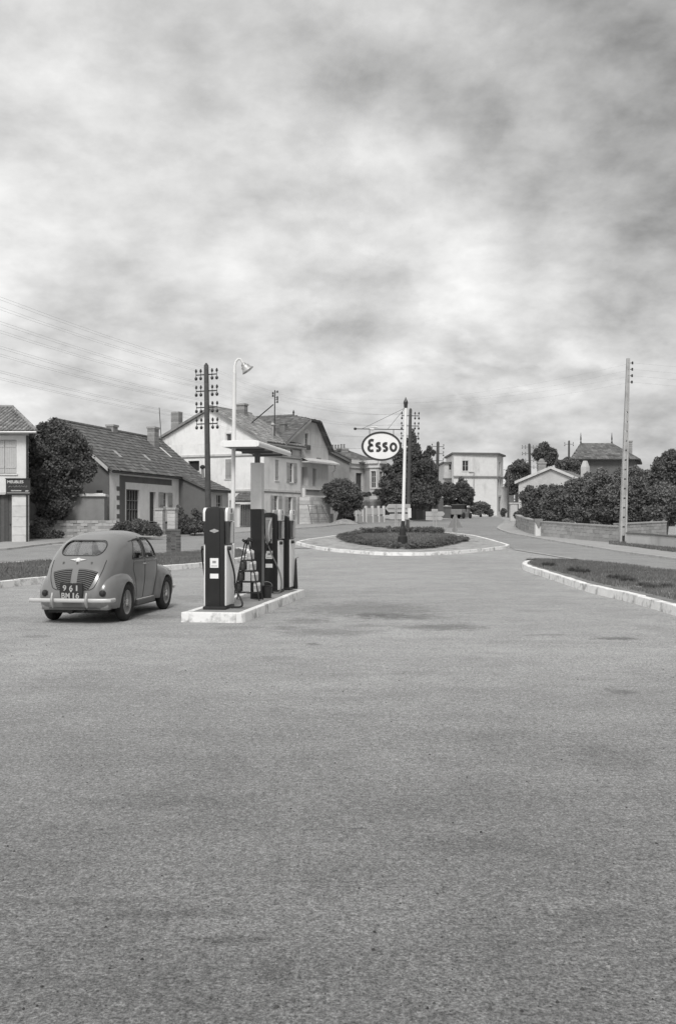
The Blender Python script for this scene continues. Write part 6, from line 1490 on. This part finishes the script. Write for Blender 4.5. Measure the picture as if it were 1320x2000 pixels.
def stroke(pts, w_, d0, d1):
    """a round-ended ribbon letter stroke in the x-z plane, between depths d0 and d1"""
    P = [Vector((p[0], p[1])) for p in pts]; Pn = [P[0] * 2 - P[1]] + P + [P[-1] * 2 - P[-2]]; o = []
    for i in range(1, len(Pn) - 2):
        for k in range(6):
            u = k / 6; a, b, c, d = Pn[i - 1:i + 3]; o.append(.5 * ((2 * b) + (c - a) * u + (2 * a - 5 * b + 4 * c - d) * u * u + (3 * b - a - 3 * c + d) * u ** 3))
    o.append(Pn[-2]); Lf, Rf = [], []
    for i, p in enumerate(o):
        d = (o[min(i + 1, len(o) - 1)] - o[max(i - 1, 0)]).normalized(); nn = Vector((-d.y, d.x)) * w_ / 2; Lf.append(p + nn); Rf.append(p - nn)
    vs = []; n = len(o)
    for y in (d0, d1):
        for q in Lf + Rf: vs.append((q.x, y, q.y))
    fs = []
    for i in range(n - 1): fs += [(i, i + 1, n + i + 1, n + i), (2 * n + i, 3 * n + i, 3 * n + i + 1, 2 * n + i + 1), (i, 2 * n + i, 2 * n + i + 1, i + 1), (n + i, n + i + 1, 3 * n + i + 1, 3 * n + i)]
    m = MB(); m.add(vs, fs)
    return m
pxm = Dm / FPX     # metres per photo pixel at the sign
def L2(pts): return [((x - 744.3) * pxm, -(y - 871.6) * pxm) for x, y in pts]
S0 = 690.0; kx = 120 / 1320
def cr(pts): return L2([(S0 + x * kx, 770 + y * kx) for x, y in pts])     # letter outlines measured on the photograph
letters = {
 'letter_e': [(430, 1000), (385, 988), (345, 1010), (340, 1055), (370, 1090), (405, 1095), (360, 1105), (325, 1150), (335, 1200), (375, 1220), (425, 1208)],
 'letter_s': [(575, 1065), (535, 1058), (500, 1075), (498, 1110), (530, 1130), (560, 1155), (562, 1190), (530, 1215), (485, 1210)],
 'letter_s_': [(722, 1065), (684, 1058), (650, 1075), (648, 1110), (680, 1130), (710, 1155), (712, 1190), (680, 1215), (635, 1210)]}
for face in (-1, 1):
    for nm, pts in letters.items():
        q = cr(pts); q = [(x * -face if face > 0 else x, z) for x, z in q]
        stroke(q, 58 * kx * pxm, .071 * face, .081 * face).build('letter_' + nm.split('_')[1], 'insulator', os_, local=True)
    cxo, czo = cr([(855, 1138)])[0]; m = MB(); n = 28; vs = []
    for y in (.071 * face, .081 * face):
        for k_ in (1, .46):
            for i in range(n):
                a = 2 * math.pi * i / n; vs.append(((-cxo if face > 0 else cxo) + math.cos(a) * (84 if k_ == 1 else 33) * kx * pxm, y, czo + math.sin(a) * (104 if k_ == 1 else 50) * kx * pxm))
    fs = []
    for i in range(n):
        j = (i + 1) % n; fs += [(i, j, n + j, n + i), (2 * n + i, 3 * n + i, 3 * n + j, 2 * n + j), (i, 2 * n + i, 2 * n + j, j), (n + i, n + j, 3 * n + j, 3 * n + i)]
    m.add(vs, fs); m.build('letter_o', 'insulator', os_, local=True)

# ================================================================== ROAD SIGNS (seen from behind)
def arrow(W_, x0, x1, y0, y1, tip, D):
    """board outline in px; tip = 'l' or 'r'"""
    ym = (y0 + y1) / 2; e = (y1 - y0) * .42
    p = [(x0 + e, y0), (x1, y0), (x1, y1), (x0 + e, y1), (x0, ym)] if tip == 'l' else [(x0, y0), (x1 - e, y0), (x1, ym), (x1 - e, y1), (x0, y1)]
    return [at(a, b, D) for a, b in p]
Ds = 68.0
def post_z(D): return zt(D) + .05
t = thing('direction_signpost', 'two white arrow boards pointing left on one post behind the mast', 'signpost', P3(at(773, 0, Ds).xy, post_z(Ds)), group='white direction signs on the roundabout')
for (a) in ((752, 801, 984.5, 1000.5), (757, 799, 1003.5, 1014.5)):
    m = MB(); m.prism(arrow(None, a[0], a[1], a[2], a[3], 'l', Ds), (0, .05, 0)); m.build('arrow_board', 'sign_grey', t)
for x in (771.5, 774.5): m = MB(); m.tube([P3(at(x, 0, Ds).xy + Vector((0, -.05)), post_z(Ds)), at(x, 985, Ds) + Vector((0, -.05, 0))], .035, 6); m.build('post', 'sign_grey', t)
m = MB(); m.box(tuple(at(776, 992.5, Ds) + Vector((0, -.03, 0))), (1.3, .03, .05)); m.build('stiffener', 'mid_plaster', t)
q = at(799.5, 999, 66.5); o_ = thing('white_sign', 'narrow white sign edge showing right of the telegraph pole', 'sign', P3(q.xy, zt(66.5)))
m = MB(); m.box((q.x, q.y, q.z - .1), (.22, .04, .65)); m.build('plate', 'white_paint', o_); m = MB(); m.tube([P3(q.xy + Vector((0, .05)), zt(66.5)), q + Vector((0, .05, 0))], .03, 6); m.build('post', 'grey_wood', o_)
t = thing('direction_signpost', 'white arrow boards pointing right on a double post', 'signpost', P3(at(848, 0, Ds).xy, post_z(Ds)), group='white direction signs on the roundabout')
for a in ((831, 868.5, 999, 1008), (831, 865, 1008.6, 1016)):
    p = arrow(None, a[0], a[1], a[2], a[3], 'r', Ds); m = MB(); m.prism(p, (0, .05, 0)); m.build('arrow_board', 'sign_grey', t)
m = MB(); m.box(tuple(at(848.5, 997, Ds)), (.42, .05, .2)); m.build('top_plate', 'sign_grey', t)
for x in (846, 851): m = MB(); m.tube([P3(at(x, 0, Ds).xy + Vector((0, -.05)), post_z(Ds)), at(x, 996, Ds) + Vector((0, -.05, 0))], .03, 6); m.build('post', 'sign_grey', t)
Dt = 62.0; t = thing('triangular_sign', 'dull triangular warning sign seen from behind, with a small disc below', 'sign', P3(at(889, 0, Dt).xy, zt(Dt) + .12))
m = MB(); m.prism([at(874, 1030.5, Dt), at(902.5, 1030.5, Dt), at(889.5, 1004.5, Dt), at(887.5, 1004.5, Dt)], (0, .03, 0)); m.build('triangle', 'sign_triangle', t)
m = MB(); c_ = at(887.5, 1035, Dt); m.lathe([(0, -.01), (.16, -.01), (.16, .02)], tuple(c_), axis='Y', n=16); m.build('disc', 'sign_triangle', t)
m = MB(); m.tube([P3(at(889.5, 0, Dt).xy + Vector((0, -.04)), zt(Dt) + .1), at(889.5, 1012, Dt) + Vector((0, -.04, 0))], .022, 6); m.build('post', 'sign_grey', t)

# ================================================================== FAR VEHICLE
Dv = 112; q = at(900, 0, Dv); t = thing('old_open_car', 'small dark open car with upright body far up the street', 'car', (q.x, q.y, zt(Dv)), R(62))
m = MB(); m.bbox(-1.5, -.2, -.62, .62, .45, 1.05); m.bbox(-.2, .6, -.6, .6, .5, .75); m.prism([(.6, -.5, .5), (1.5, -.38, .5), (1.5, -.38, .95), (.6, -.5, 1.1)], (0, 1.0, 0)); m.build('body', 'mid_plaster', t, local=True, bevel=.05)
m = MB(); m.bbox(-1.45, .3, -.6, .6, 1.5, 1.58); m.build('roof', 'dark_plaster', t, local=True, bevel=.03)
m = MB(); m.bbox(-1.42, -.3, -.58, .58, 1.05, 1.5); m.build('cab', 'dark_metal', t, local=True, bevel=.03)
m = MB(); m.bbox(.28, .32, -.56, .56, 1.05, 1.52); m.build('windscreen', 'pane', t, local=True)
for x in (-1.0, 1.1):
    for y in (-.68, .68): m = MB(); m.lathe([(.1, -.07), (.33, -.07), (.34, 0), (.33, .07), (.1, .07)], (x, y, .34), axis='Y', n=16); m.build('wheel', 'rubber', t, local=True)

# ================================================================== THE CAR
cc_ = g(243, 1213.0); 
HEAD = R(-7.7); cpos = Vector((-3.96, 17.50, 0))
car = thing('parked_car', 'small rounded grey saloon with white rear bumper parked left of the pumps', 'car', cpos, HEAD)
def hook(o, parent, mt_=None, smooth=True, ang=38):
    COL.objects.link(o) if o.name not in COL.objects else None
    o.parent = parent; WM[o.name] = wmat(parent)
    if mt_: o.data.materials.clear(); o.data.materials.append(MT[mt_])
    if smooth:
        o.data.polygons.foreach_set('use_smooth', [True] * len(o.data.polygons)); o.data.set_sharp_from_angle(angle=R(ang))
    return o
prof_y = [-1.735, -1.71, -1.64, -1.52, -1.34, -1.12, -.88, -.6, -.3, 0, .28, .46, .60, .74, .90, 1.1, 1.35, 1.55, 1.68, 1.74]
prof_zt = [.50, .61, .80, .98, 1.155, 1.30, 1.395, 1.445, 1.465, 1.47, 1.455, 1.41, 1.31, 1.14, 1.0, .955, .90, .82, .70, .58]
prof_zb = [.33, .27, .24, .23, .23, .23, .23, .23, .23, .23, .23, .23, .23, .23, .23, .23, .24, .26, .30, .36]
prof_w = [.35, .41, .48, .53, .57, .60, .617, .625, .632, .635, .635, .63, .62, .60, .565, .50, .42, .35, .27, .20]
prof_m = [.40, .42, .44, .46, .46, .46, .46, .46, .46, .46, .46, .46, .46, .42, .5, .5, .5, .5, .5, .5]   # share of height where the shoulder starts
yy = np.array(prof_y)
def interp(a, y):
    return float(np.interp(y, yy, a))
def smooth_interp(a, y):
    return sum(interp(a, y + d) * w_ for d, w_ in ((-.06, .25), (0, .5), (.06, .25))) if -1.6 < y < 1.6 else interp(a, y)
def car_shell(grow=0.0):
    ys_ = list(np.linspace(-1.735, -1.6, 6)) + list(np.linspace(-1.54, 1.56, 50)) + list(np.linspace(1.62, 1.74, 5))
    NR = 22; rings = []
    for y in ys_:
        ztp, zbt, wd, mm = smooth_interp(prof_zt, y), smooth_interp(prof_zb, y), smooth_interp(prof_w, y), smooth_interp(prof_m, y)
        zm = zbt + (ztp - zbt) * mm; half = []
        for i in range(6): f = i / 6; half.append((wd * (.90 + .10 * math.sin(f * math.pi / 2)), zbt + (zm - zbt) * f))
        nexp = 3.05
        for i in range(NR - 6):
            q = (i / (NR - 7)) * math.pi / 2; half.append((wd * math.cos(q) ** (2 / nexp), zm + (ztp - zm) * math.sin(q) ** (2 / nexp)))
        rings.append([(x, y, z) for x, z in half] + [(-x, y, z) for x, z in reversed(half[:-1])])
    n = len(rings[0]); vs = [v for r_ in rings for v in r_]; fs = []
    for i in range(len(rings) - 1):
        for k in range(n): a, b = i * n + k, i * n + (k + 1) % n; fs.append((a, b, b + n, a + n))
    fs.append(tuple(range(n - 1, -1, -1))); o = (len(rings) - 1) * n; fs.append(tuple(o + k for k in range(n)))
    me = bpy.data.meshes.new('shell'); me.from_pydata(vs, [], fs); bm = bmesh.new(); bm.from_mesh(me); bmesh.ops.recalc_face_normals(bm, faces=bm.faces)
    if grow: 
        for v in bm.verts: v.co += v.normal * grow
    bm.to_mesh(me); bm.free(); return me
def tmp(me): o = bpy.data.objects.new('tmp', me); COL.objects.link(o); return o
def boolean(o, cut, op):
    md = o.modifiers.new('b', 'BOOLEAN'); md.operation = op; md.object = cut; md.solver = 'EXACT'
def bake(o):
    dg = bpy.context.evaluated_depsgraph_get(); dg.update(); me = bpy.data.meshes.new_from_object(o.evaluated_get(dg)); return me
def cutter(poly, axis, a, b):
    m = MB()
    if axis == 'Y': m.prism([(x, a, z) for x, z in poly], (0, b - a, 0))
    else: m.prism([(a, y, z) for y, z in poly], (b - a, 0, 0))
    me = bpy.data.meshes.new('cut'); me.from_pydata(m.v, [], m.f); bm = bmesh.new(); bm.from_mesh(me); bmesh.ops.recalc_face_normals(bm, faces=bm.faces); bm.to_mesh(me); bm.free(); return tmp(me)
def rrect(cx_, cz_, w_, h_, r, n=6, k=1.0):
    o = []
    for sx, sz, a0 in ((1, 1, 0), (-1, 1, 90), (-1, -1, 180), (1, -1, 270)):
        for i in range(n + 1):
            q = R(a0 + 90 * i / n); o.append((cx_ + sx * (w_ / 2 - r) + r * math.cos(q), cz_ + sz * (h_ / 2 - r) + r * math.sin(q)))
    return o
def rounded_poly(P, r, n=4):
    o = []; L_ = len(P)
    for i in range(L_):
        p, a, b = Vector(P[i]), Vector(P[i - 1]), Vector(P[(i + 1) % L_]); u = (a - p).normalized() * r; v = (b - p).normalized() * r
        for k in range(n + 1): t_ = k / n; o.append(tuple((p + u) * (1 - t_) ** 2 + p * 2 * t_ * (1 - t_) + (p + v) * t_ ** 2))
    return o
cuts = {
 'rear_window': cutter(rrect(0, 1.195, .70, .225, .105), 'Y', -1.75, -.55),
 'windscreen': cutter(rrect(0, 1.20, .98, .30, .08), 'Y', .3, 1.3),
 'rear_quarter_window': cutter(rounded_poly([(-.70, 1.00), (-.13, 1.00), (-.13, 1.33), (-.44, 1.31)], .045), 'X', -1, 1),
 'front_door_window': cutter(rounded_poly([(-.04, 1.00), (.62, 1.00), (.40, 1.33), (-.04, 1.34)], .045), 'X', -1, 1)}
base_me = car_shell(); bvh = None
bmx = bmesh.new(); bmx.from_mesh(base_me); bvh = BVHTree.FromBMesh(bmx)
sh_ = tmp(base_me.copy()); md = sh_.modifiers.new('s', 'SOLIDIFY'); md.thickness = .03; md.offset = -1
me1 = bake(sh_); bpy.data.objects.remove(sh_); sh_ = tmp(me1)
for c in cuts.values(): boolean(sh_, c, 'DIFFERENCE')
# wheel wells cut through the floor sides
wells = []
for y in (-1.05, 1.05):
    for s in (-1, 1):
        m = MB(); m.lathe([(.335, .43 * s), (.335, .80 * s)], (0, y, .31), axis='X', n=28); me = bpy.data.meshes.new('c'); me.from_pydata(m.v, [], m.f)
        bm = bmesh.new(); bm.from_mesh(me); bmesh.ops.recalc_face_normals(bm, faces=bm.faces); bm.to_mesh(me); bm.free(); wells.append(tmp(me))
for c in wells: boolean(sh_, c, 'DIFFERENCE')
me2 = bake(sh_); bpy.data.objects.remove(sh_)
body = bpy.data.objects.new('body', me2); hook(body, car, 'car_paint', ang=32)
for nm, c in cuts.items():
    gsh = tmp(car_shell(-.012)); md = gsh.modifiers.new('s', 'SOLIDIFY'); md.thickness = .005; md.offset = -1
    meg = bake(gsh); bpy.data.objects.remove(gsh); gsh = tmp(meg); boolean(gsh, c, 'INTERSECT'); meg = bake(gsh); bpy.data.objects.remove(gsh)
    if nm in ('rear_window', 'windscreen'): hook(bpy.data.objects.new(nm, meg), car, 'glass')
    else:
        for s in (-1, 1):
            bm = bmesh.new(); bm.from_mesh(meg); bmesh.ops.delete(bm, geom=[v for v in bm.verts if v.co.x * s < 0], context='VERTS'); mm = bpy.data.meshes.new(nm); bm.to_mesh(mm); bm.free(); hook(bpy.data.objects.new(nm, mm), car, 'glass')
# fenders: bulging teardrop solids with the wheel arch cut out
def fender(nm, s, cx_, cy, cz, a, bR, bF, c, ex=2.3):
    vs = []; fs = []; NU, NV = 36, 22
    sg_ = lambda v, e: math.copysign(abs(v) ** (2 / e), v)
    for i in range(NU):
        u = 2 * math.pi * i / NU
        for j in range(1, NV):
            v = -math.pi / 2 + math.pi * j / NV
            y = sg_(math.cos(v), ex) * sg_(math.cos(u), ex); z = sg_(math.cos(v), ex) * sg_(math.sin(u), ex); x = sg_(math.sin(v), 2.2)
            yy_ = y * (bF if y > 0 else bR); z_ = cz + z * c
            if y > 0: z_ -= .10 * y * y * max(z, 0)
            vs.append((s * (cx_ + x * a), cy + yy_, max(z_, .235)))
    K_ = NV - 1
    for i in range(NU):
        for j in range(K_ - 1): a0, b0 = i * K_ + j, ((i + 1) % NU) * K_ + j; fs.append((a0, b0, b0 + 1, a0 + 1))
    fs.append(tuple(i * K_ for i in range(NU))[::-1]); fs.append(tuple(i * K_ + K_ - 1 for i in range(NU)))
    me = bpy.data.meshes.new(nm); me.from_pydata(vs, [], fs); bm = bmesh.new(); bm.from_mesh(me); bmesh.ops.recalc_face_normals(bm, faces=bm.faces); bm.to_mesh(me); bm.free()
    o = tmp(me)
    wl = [w_ for w_ in wells][{(-1, -1): 0, (-1, 1): 1, (1, -1): 2, (1, 1): 3}[(-1 if cy < 0 else 1, s)]]
    boolean(o, wl, 'DIFFERENCE'); mb_ = bake(o); bpy.data.objects.remove(o); r_ = bpy.data.objects.new(nm, mb_); return hook(r_, car, 'car_paint', ang=35)
for s in (-1, 1):
    fender('rear_fender', s, .44, -1.05, .44, .265, .64, .66, .40)
    fender('front_fender', s, .45, 1.06, .43, .255, .58, .62, .40)
for c in list(cuts.values()) + wells: bpy.data.objects.remove(c)
FB = [bvh]
for o in car.children:
    if o.name.startswith(('rear_fender', 'front_fender')):
        b_ = bmesh.new(); b_.from_mesh(o.data); FB.append(BVHTree.FromBMesh(b_))
def cast(o, d, all_=False):
    best = None
    for b_ in (FB if all_ else FB[:1]):
        h = b_.ray_cast(Vector(o), Vector(d))
        if h[0] is not None and (best is None or h[3] < best[1][3]): best = (b_, h)
    return (best[1][0], best[1][1]) if best else (None, None)
def proj_line(pts, o_axis, n=24, off=.0, all_=False):
    """follow a 2-D polyline over the body: (x,z) from behind for 'Y', (y,z) from a side for +-'X'"""
    P = resample(pts, n); r_ = []
    for p in P:
        if o_axis == 'Y': h, nn = cast((p.x, -3, p.y), (0, 1, 0), all_)
        elif o_axis == 'X': h, nn = cast((3, p.x, p.y), (-1, 0, 0), all_)
        elif o_axis == '-X': h, nn = cast((-3, p.x, p.y), (1, 0, 0), all_)
        else: h, nn = cast((p.x, p.y, 3), (0, 0, -1), all_)
        if h is not None: r_.append(h + nn * off)
    return r_
def seam(nm, pts, ax, r=.004, mt='dark_metal', off=.0, n=30, all_=False, flat=None):
    q = proj_line(pts, ax, n, off, all_)
    if len(q) < 2: return None
    m = MB(); m.tube(q, r, 6, flat=flat); return m.build(nm, mt, car, local=True, smooth=True)
lid = rounded_poly([(-.36, 1.02), (-.38, .80), (-.30, .50), (.30, .50), (.38, .80), (.36, 1.02)], .12, 6)
seam('engine_lid_gap', lid[7:-7] if False else [(-.44, 1.0), (-.43, .85), (-.385, .68), (-.34, .575), (-.28, .545), (0, .54), (.28, .545), (.34, .575), (.385, .68), (.43, .85), (.44, 1.0)], 'Y', .0065, n=60)
for ax in ('X', '-X'):
    seam('door_gap', [(-.62, .98), (-.66, .82), (-.52, .62), (-.40, .34)], ax, .005)
    seam('door_gap', [(-.085, 1.36), (-.085, .31)], ax, .006)
    seam('door_gap', [(.66, .98), (.62, .80), (.52, .55), (.50, .31)], ax, .005)
    seam('belt_moulding', [(-.66, .955), (-.3, .95), (.3, .945), (.68, .945)], ax, .011, 'car_paint', .0025)
    seam('sill_strip', [(-.42, .30), (.5, .30)], ax, .014, 'chrome', .008)
    for (y_, z_) in ((-.16, .90), (-.02, .90)):
        h, nn = cast((3 if ax == 'X' else -3, y_, z_), (-1 if ax == 'X' else 1, 0, 0))
        m = MB(); m.tube([h + nn * .005 + Vector((0, -.05 if y_ < -.1 else .05, 0)), h + nn * .03 + Vector((0, -.04 if y_ < -.1 else .04, 0)), h + nn * .03 + Vector((0, .05 if y_ < -.1 else -.05, 0))], .009, 6); m.build('door_handle', 'chrome', car, local=True, smooth=True)
    for poly in (rounded_poly([(-.70, 1.00), (-.13, 1.00), (-.13, 1.33), (-.44, 1.31)], .05), rounded_poly([(-.04, 1.00), (.62, 1.00), (.40, 1.33), (-.04, 1.34)], .05)):
        c_ = sum((Vector(p) for p in poly), Vector((0, 0))) / len(poly); pl = [c_ + (Vector(p) - c_) * 1.02 for p in poly]; pl.append(pl[0]); seam('window_rubber', pl, ax, .009, 'dark_metal', .0, 60)
pl = rrect(0, 1.195, .715, .24, .112); pl.append(pl[0]); seam('window_rubber', pl, 'Y', .010, 'dark_metal', .0, 70)
# body ridge running from the rear side window down to the tail
for s in (-1, 1): seam('rain_gutter', [(s * .515, -.62), (s * .52, -.3), (s * .525, .1), (s * .50, .42)], 'Z', .007, 'dark_metal')
# louvred grilles
for s in (-1, 1):
    nz_, nx_ = 14, 12; vs = []
    zt_, zb_2 = .87, .585
    def outer(z): f = (z - zb_2) / (zt_ - zb_2); return .235 + .135 * f ** .7
    for j in range(nz_ + 1):
        z = zb_2 + (zt_ - zb_2) * j / nz_
        for i in range(nx_ + 1):
            x = s * (.052 + (outer(z) - .052) * i / nx_); zz2 = z - .05 * ((i / nx_) ** 2)
            h, nn = cast((x, -3, zz2), (0, 1, 0)); vs.append(h + nn * .003)
    m = MB(); m.add(vs, [(j * (nx_ + 1) + i, j * (nx_ + 1) + i + 1, (j + 1) * (nx_ + 1) + i + 1, (j + 1) * (nx_ + 1) + i) for j in range(nz_) for i in range(nx_)])
    gr = m.build('air_grille', 'inside', car, local=True, recalc=False)
    for j in range(10):
        z = zb_2 + .014 + (zt_ - zb_2 - .02) * j / 9.3; q = []
        for i in range(11):
            f = i / 10; x = s * (.055 + (outer(z) - .06) * f); h, nn = cast((x, -3, z - .05 * f * f), (0, 1, 0)); q.append(h + nn * .007)
        m = MB(); m.tube(q, .0062, 6); m.build('louvre', 'car_paint', gr, local=True, smooth=True)
# centre strip handle, badge, hinges
h, nn = cast((0, -3, .60), (0, 1, 0)); m = MB(); m.tube([h + nn * .01 + Vector((0, 0, .05)), h + nn * .03 + Vector((0, 0, .0)), h + nn * .012 - Vector((0, 0, .03))], .012, 6); m.build('lid_handle', 'chrome', car, local=True, smooth=True)
h, nn = cast((0, -3, 1.005), (0, 1, 0)); Q = nn.to_track_quat('Z', 'Y').to_matrix().to_4x4()
m = MB(); m.lathe([(.045, 0), (.042, .012), (.028, .024), (0, .028)], tuple(h), n=14, M=Q); 
up_ = Vector((0, -nn.z, nn.y)); up_ = up_ if up_.z > 0 else -up_
for s in (-1, 1): m.prism([h + nn * .004 + Vector((s * .03, 0, 0)) + up_ * .022, h + nn * .004 + Vector((s * .135, 0, 0)) + up_ * .004, h + nn * .004 + Vector((s * .05, 0, 0)) - up_ * .016], nn * .01)
m.build('winged_badge', 'trim', car, local=True, smooth=False)
for s in (-1, 0, 1):
    h, nn = cast((s * .235, -3, .955), (0, 1, 0)); m = MB(); m.box(tuple(h), (.022, .03, .055)); m.build('lid_hinge', 'dark_plaster', car, local=True, bevel=.005)
# tail lamps, number plate
for s in (-1, 1):
    h, nn = cast((s * .475, -3, .49), (0, 1, 0), True); m = MB(); m.lathe([(.05, -.05), (.052, .012), (.045, .02)], tuple(h), axis='Y', n=18) 
    m.v = [(x, h.y - (y - h.y), z) for x, y, z in m.v]; lampo = m.build('tail_lamp', 'dark_metal', car, local=True, smooth=True)
    m = MB(); m.lathe([(0, -.036), (.03, -.032), (.042, -.018)], tuple(h), axis='Y', n=16); m.build('lens', 'lamp_red', lampo, local=True, smooth=True)
m = MB(); m.prism([(-.185, -1.78, .655), (.185, -1.78, .655), (.19, -1.785, .52), (.16, -1.795, .37), (-.16, -1.795, .37), (-.19, -1.785, .52)], (0, .02, .0)); pt = m.build('number_plate', 'black_enamel', car, local=True)
def ptext(body_, size, x, z, wd, y=-1.79):
    m = MB(); M_ = Matrix.Translation((x, y, z)) @ Matrix.Rotation(R(90), 4, 'X'); add_text(m, body_, size, M_, .004, .0035, 1.0, wd); m.build('number', 'number_white', pt, local=True)
for ch, x in (('6', 0.0), ('1', .095)): ptext(ch, .122, x, .535, .058 if ch != '1' else .024)
m = MB(); add_text(m, '6', .122, Matrix.Translation((-.105, -1.79, .535 + .085)) @ Matrix.Rotation(R(180), 4, 'Y') @ Matrix.Rotation(R(90), 4, 'X'), .004, .0035, 1.0, .058); m.build('number', 'number_white', pt, local=True)
for ch, x, wd in (('B', -.125, .058), ('M', -.05, .07), ('1', .045, .024), ('6', .11, .058)): ptext(ch, .122, x, .418, wd, -1.80)
m = MB(); m.lathe([(0, -.01), (.014, -.008), (.014, 0)], (0, -1.786, .525), axis='Y', n=10); m.build('plate_lamp', 'chrome', pt, local=True)
# bumpers
for s_, yb, yw in ((-1, -1.84, -1.62), (1, 1.80, 1.66)):
    zB = .385 if s_ < 0 else .38; hx = .945 if s_ < 0 else .88; q = [(px_ * hx - (.025 if s_ < 0 else 0), py_, pz_) for px_, py_, pz_ in [(-.72, yw, zB), (-.70, yb + .06 * -s_, zB), (-.6, yb + .02 * -s_, zB), (-.3, yb, zB), (.3, yb, zB), (.6, yb + .02 * -s_, zB), (.70, yb + .06 * -s_, zB), (.72, yw, zB)]]
    m = MB(); m.tube(q, .028, 10, flat=(1.15, .6)); bp_ = m.build('rear_bumper' if s_ < 0 else 'front_bumper', 'bumper', car, local=True, smooth=True) if 'bumper' in MT else m.build('rear_bumper' if s_ < 0 else 'front_bumper', 'white_enamel', car, local=True, smooth=True)
    for x in (-.28, .28): m = MB(); m.tube([(x, yb + .01, zB - .11), (x, yb + .035 * s_, zB - .04), (x, yb + .045 * s_, zB + .02), (x, yb + .015 * s_, zB + .12)], [.016, .024, .024, .014], 8); m.build('overrider', 'steel', bp_, local=True, smooth=True)
m = MB(); m.bbox(-.56, .56, -1.64, -1.35, .215, .31); m.build('rear_valance', 'car_paint', car, local=True, bevel=.03, smooth=True)
m = MB(); m.bbox(-.50, .50, -1.5, 1.5, .16, .235); m.tube([(-.5, -1.05, .3), (.5, -1.05, .3)], .05, 8); m.tube([(-.1, -1.6, .2), (-.1, -1.2, .2)], .05, 8); m.build('underbody', 'dark_metal', car, local=True)
m = MB(); m.bbox(.54, .625, -.42, .50, .20, .29); m.bbox(-.625, -.54, -.42, .50, .20, .29); m.build('sill', 'dark_plaster', car, local=True, bevel=.02)
m = MB(); m.tube([(.18, -1.74, .20), (.18, -1.5, .22)], .018, 8); m.build('exhaust_pipe', 'dark_metal', car, local=True)
# wheels
for y in (-1.05, 1.05):
    for s in (-1, 1):
        m = MB(); x0 = .60 * s
        m.lathe([(.20, -.06), (.225, -.068), (.275, -.07), (.30, -.05), (.306, -.02), (.306, .02), (.30, .05), (.275, .07), (.225, .068), (.20, .06)], (x0, y, .305), axis='X', n=36, closed=True); wl = m.build('wheel', 'rubber', car, local=True, smooth=True)
        m = MB(); k_ = s; m.lathe([(.205, -.055 * k_), (.208, .06 * k_), (.19, .055 * k_), (.17, .028 * k_), (.10, .022 * k_), (.085, .035 * k_), (0, .035 * k_)], (x0, y, .305), axis='X', n=30); m.build('rim', 'rim', wl, local=True, smooth=True)
        m = MB(); m.lathe([(.065, .03 * k_), (.062, .055 * k_), (.03, .072 * k_), (0, .075 * k_)], (x0, y, .305), axis='X', n=18); m.build('hub_cap', 'chrome', wl, local=True, smooth=True)
        for i in range(3):
            q = R(90 + 120 * i); m = MB(); m.tube([(x0 + .034 * k_, y + .07 * math.cos(q), .305 + .07 * math.sin(q)), (x0 + .038 * k_, y + .18 * math.cos(q), .305 + .18 * math.sin(q))], [.03, .018], 6, flat=(1, .5)); m.build('spoke', 'rim', wl, local=True, smooth=True)
# inside
for x in (-.26, .26): m = MB(); m.box((x, .05, .55), (.44, .45, .2)); m.box((x, -.17, .83), (.42, .12, .42), M=Matrix.Rotation(R(-12), 4, 'X')); m.build('front_seat', 'seat_cloth', car, local=True, bevel=.04, smooth=True)
m = MB(); m.box((0, -.72, .58), (.95, .45, .2)); m.box((0, -.93, .80), (.95, .12, .42), M=Matrix.Rotation(R(-18), 4, 'X')); m.build('rear_seat', 'seat_cloth', car, local=True, bevel=.04, smooth=True)
m = MB(); m.tube([(-.27 + .17 * math.cos(a), .42 - .05 * math.sin(a), .93 + .15 * math.sin(a)) for a in np.linspace(0, 2 * math.pi, 20)], .011, 6); m.build('steering_wheel', 'dark_metal', car, local=True, smooth=True)
m = MB(); m.bbox(-.55, .55, .55, .68, .78, .93); m.build('dashboard', 'dark_plaster', car, local=True, bevel=.02)
m = MB(); m.bbox(-.008, .008, .70, .73, 1.0, 1.36); 
pts = proj_line([(0, 1.02), (0, 1.1), (0, 1.2), (0, 1.3), (0, 1.37)], 'Y', 5)
q = [bvh.ray_cast(Vector((0, 3, z)), Vector((0, -1, 0)))[0] for z in (1.04, 1.12, 1.2, 1.28, 1.36)]; m = MB(); m.tube([p for p in q if p], .012, 6); m.build('windscreen_bar', 'car_paint', car, local=True)
h = cast((-3, .56, .98), (1, 0, 0))[0]; m = MB(); m.lathe([(0, 0), (.05, .005), (.055, .015), (0, .03)], (h.x - .06, .50, 1.0), axis='Y', n=14); m.tube([h, (h.x - .06, .51, 1.0)], .007, 6); m.build('mirror', 'dark_metal', car, local=True, smooth=True)
h = cast((3, .56, .98), (-1, 0, 0))[0]
for s in (-1, 1): m = MB(); m.lathe([(0, .09), (.06, .07), (.085, .02), (.085, -.05)], (s * .50, 1.56, .66), axis='Y', n=20); m.build('headlight', 'chrome', car, local=True, smooth=True)
bmx.free()
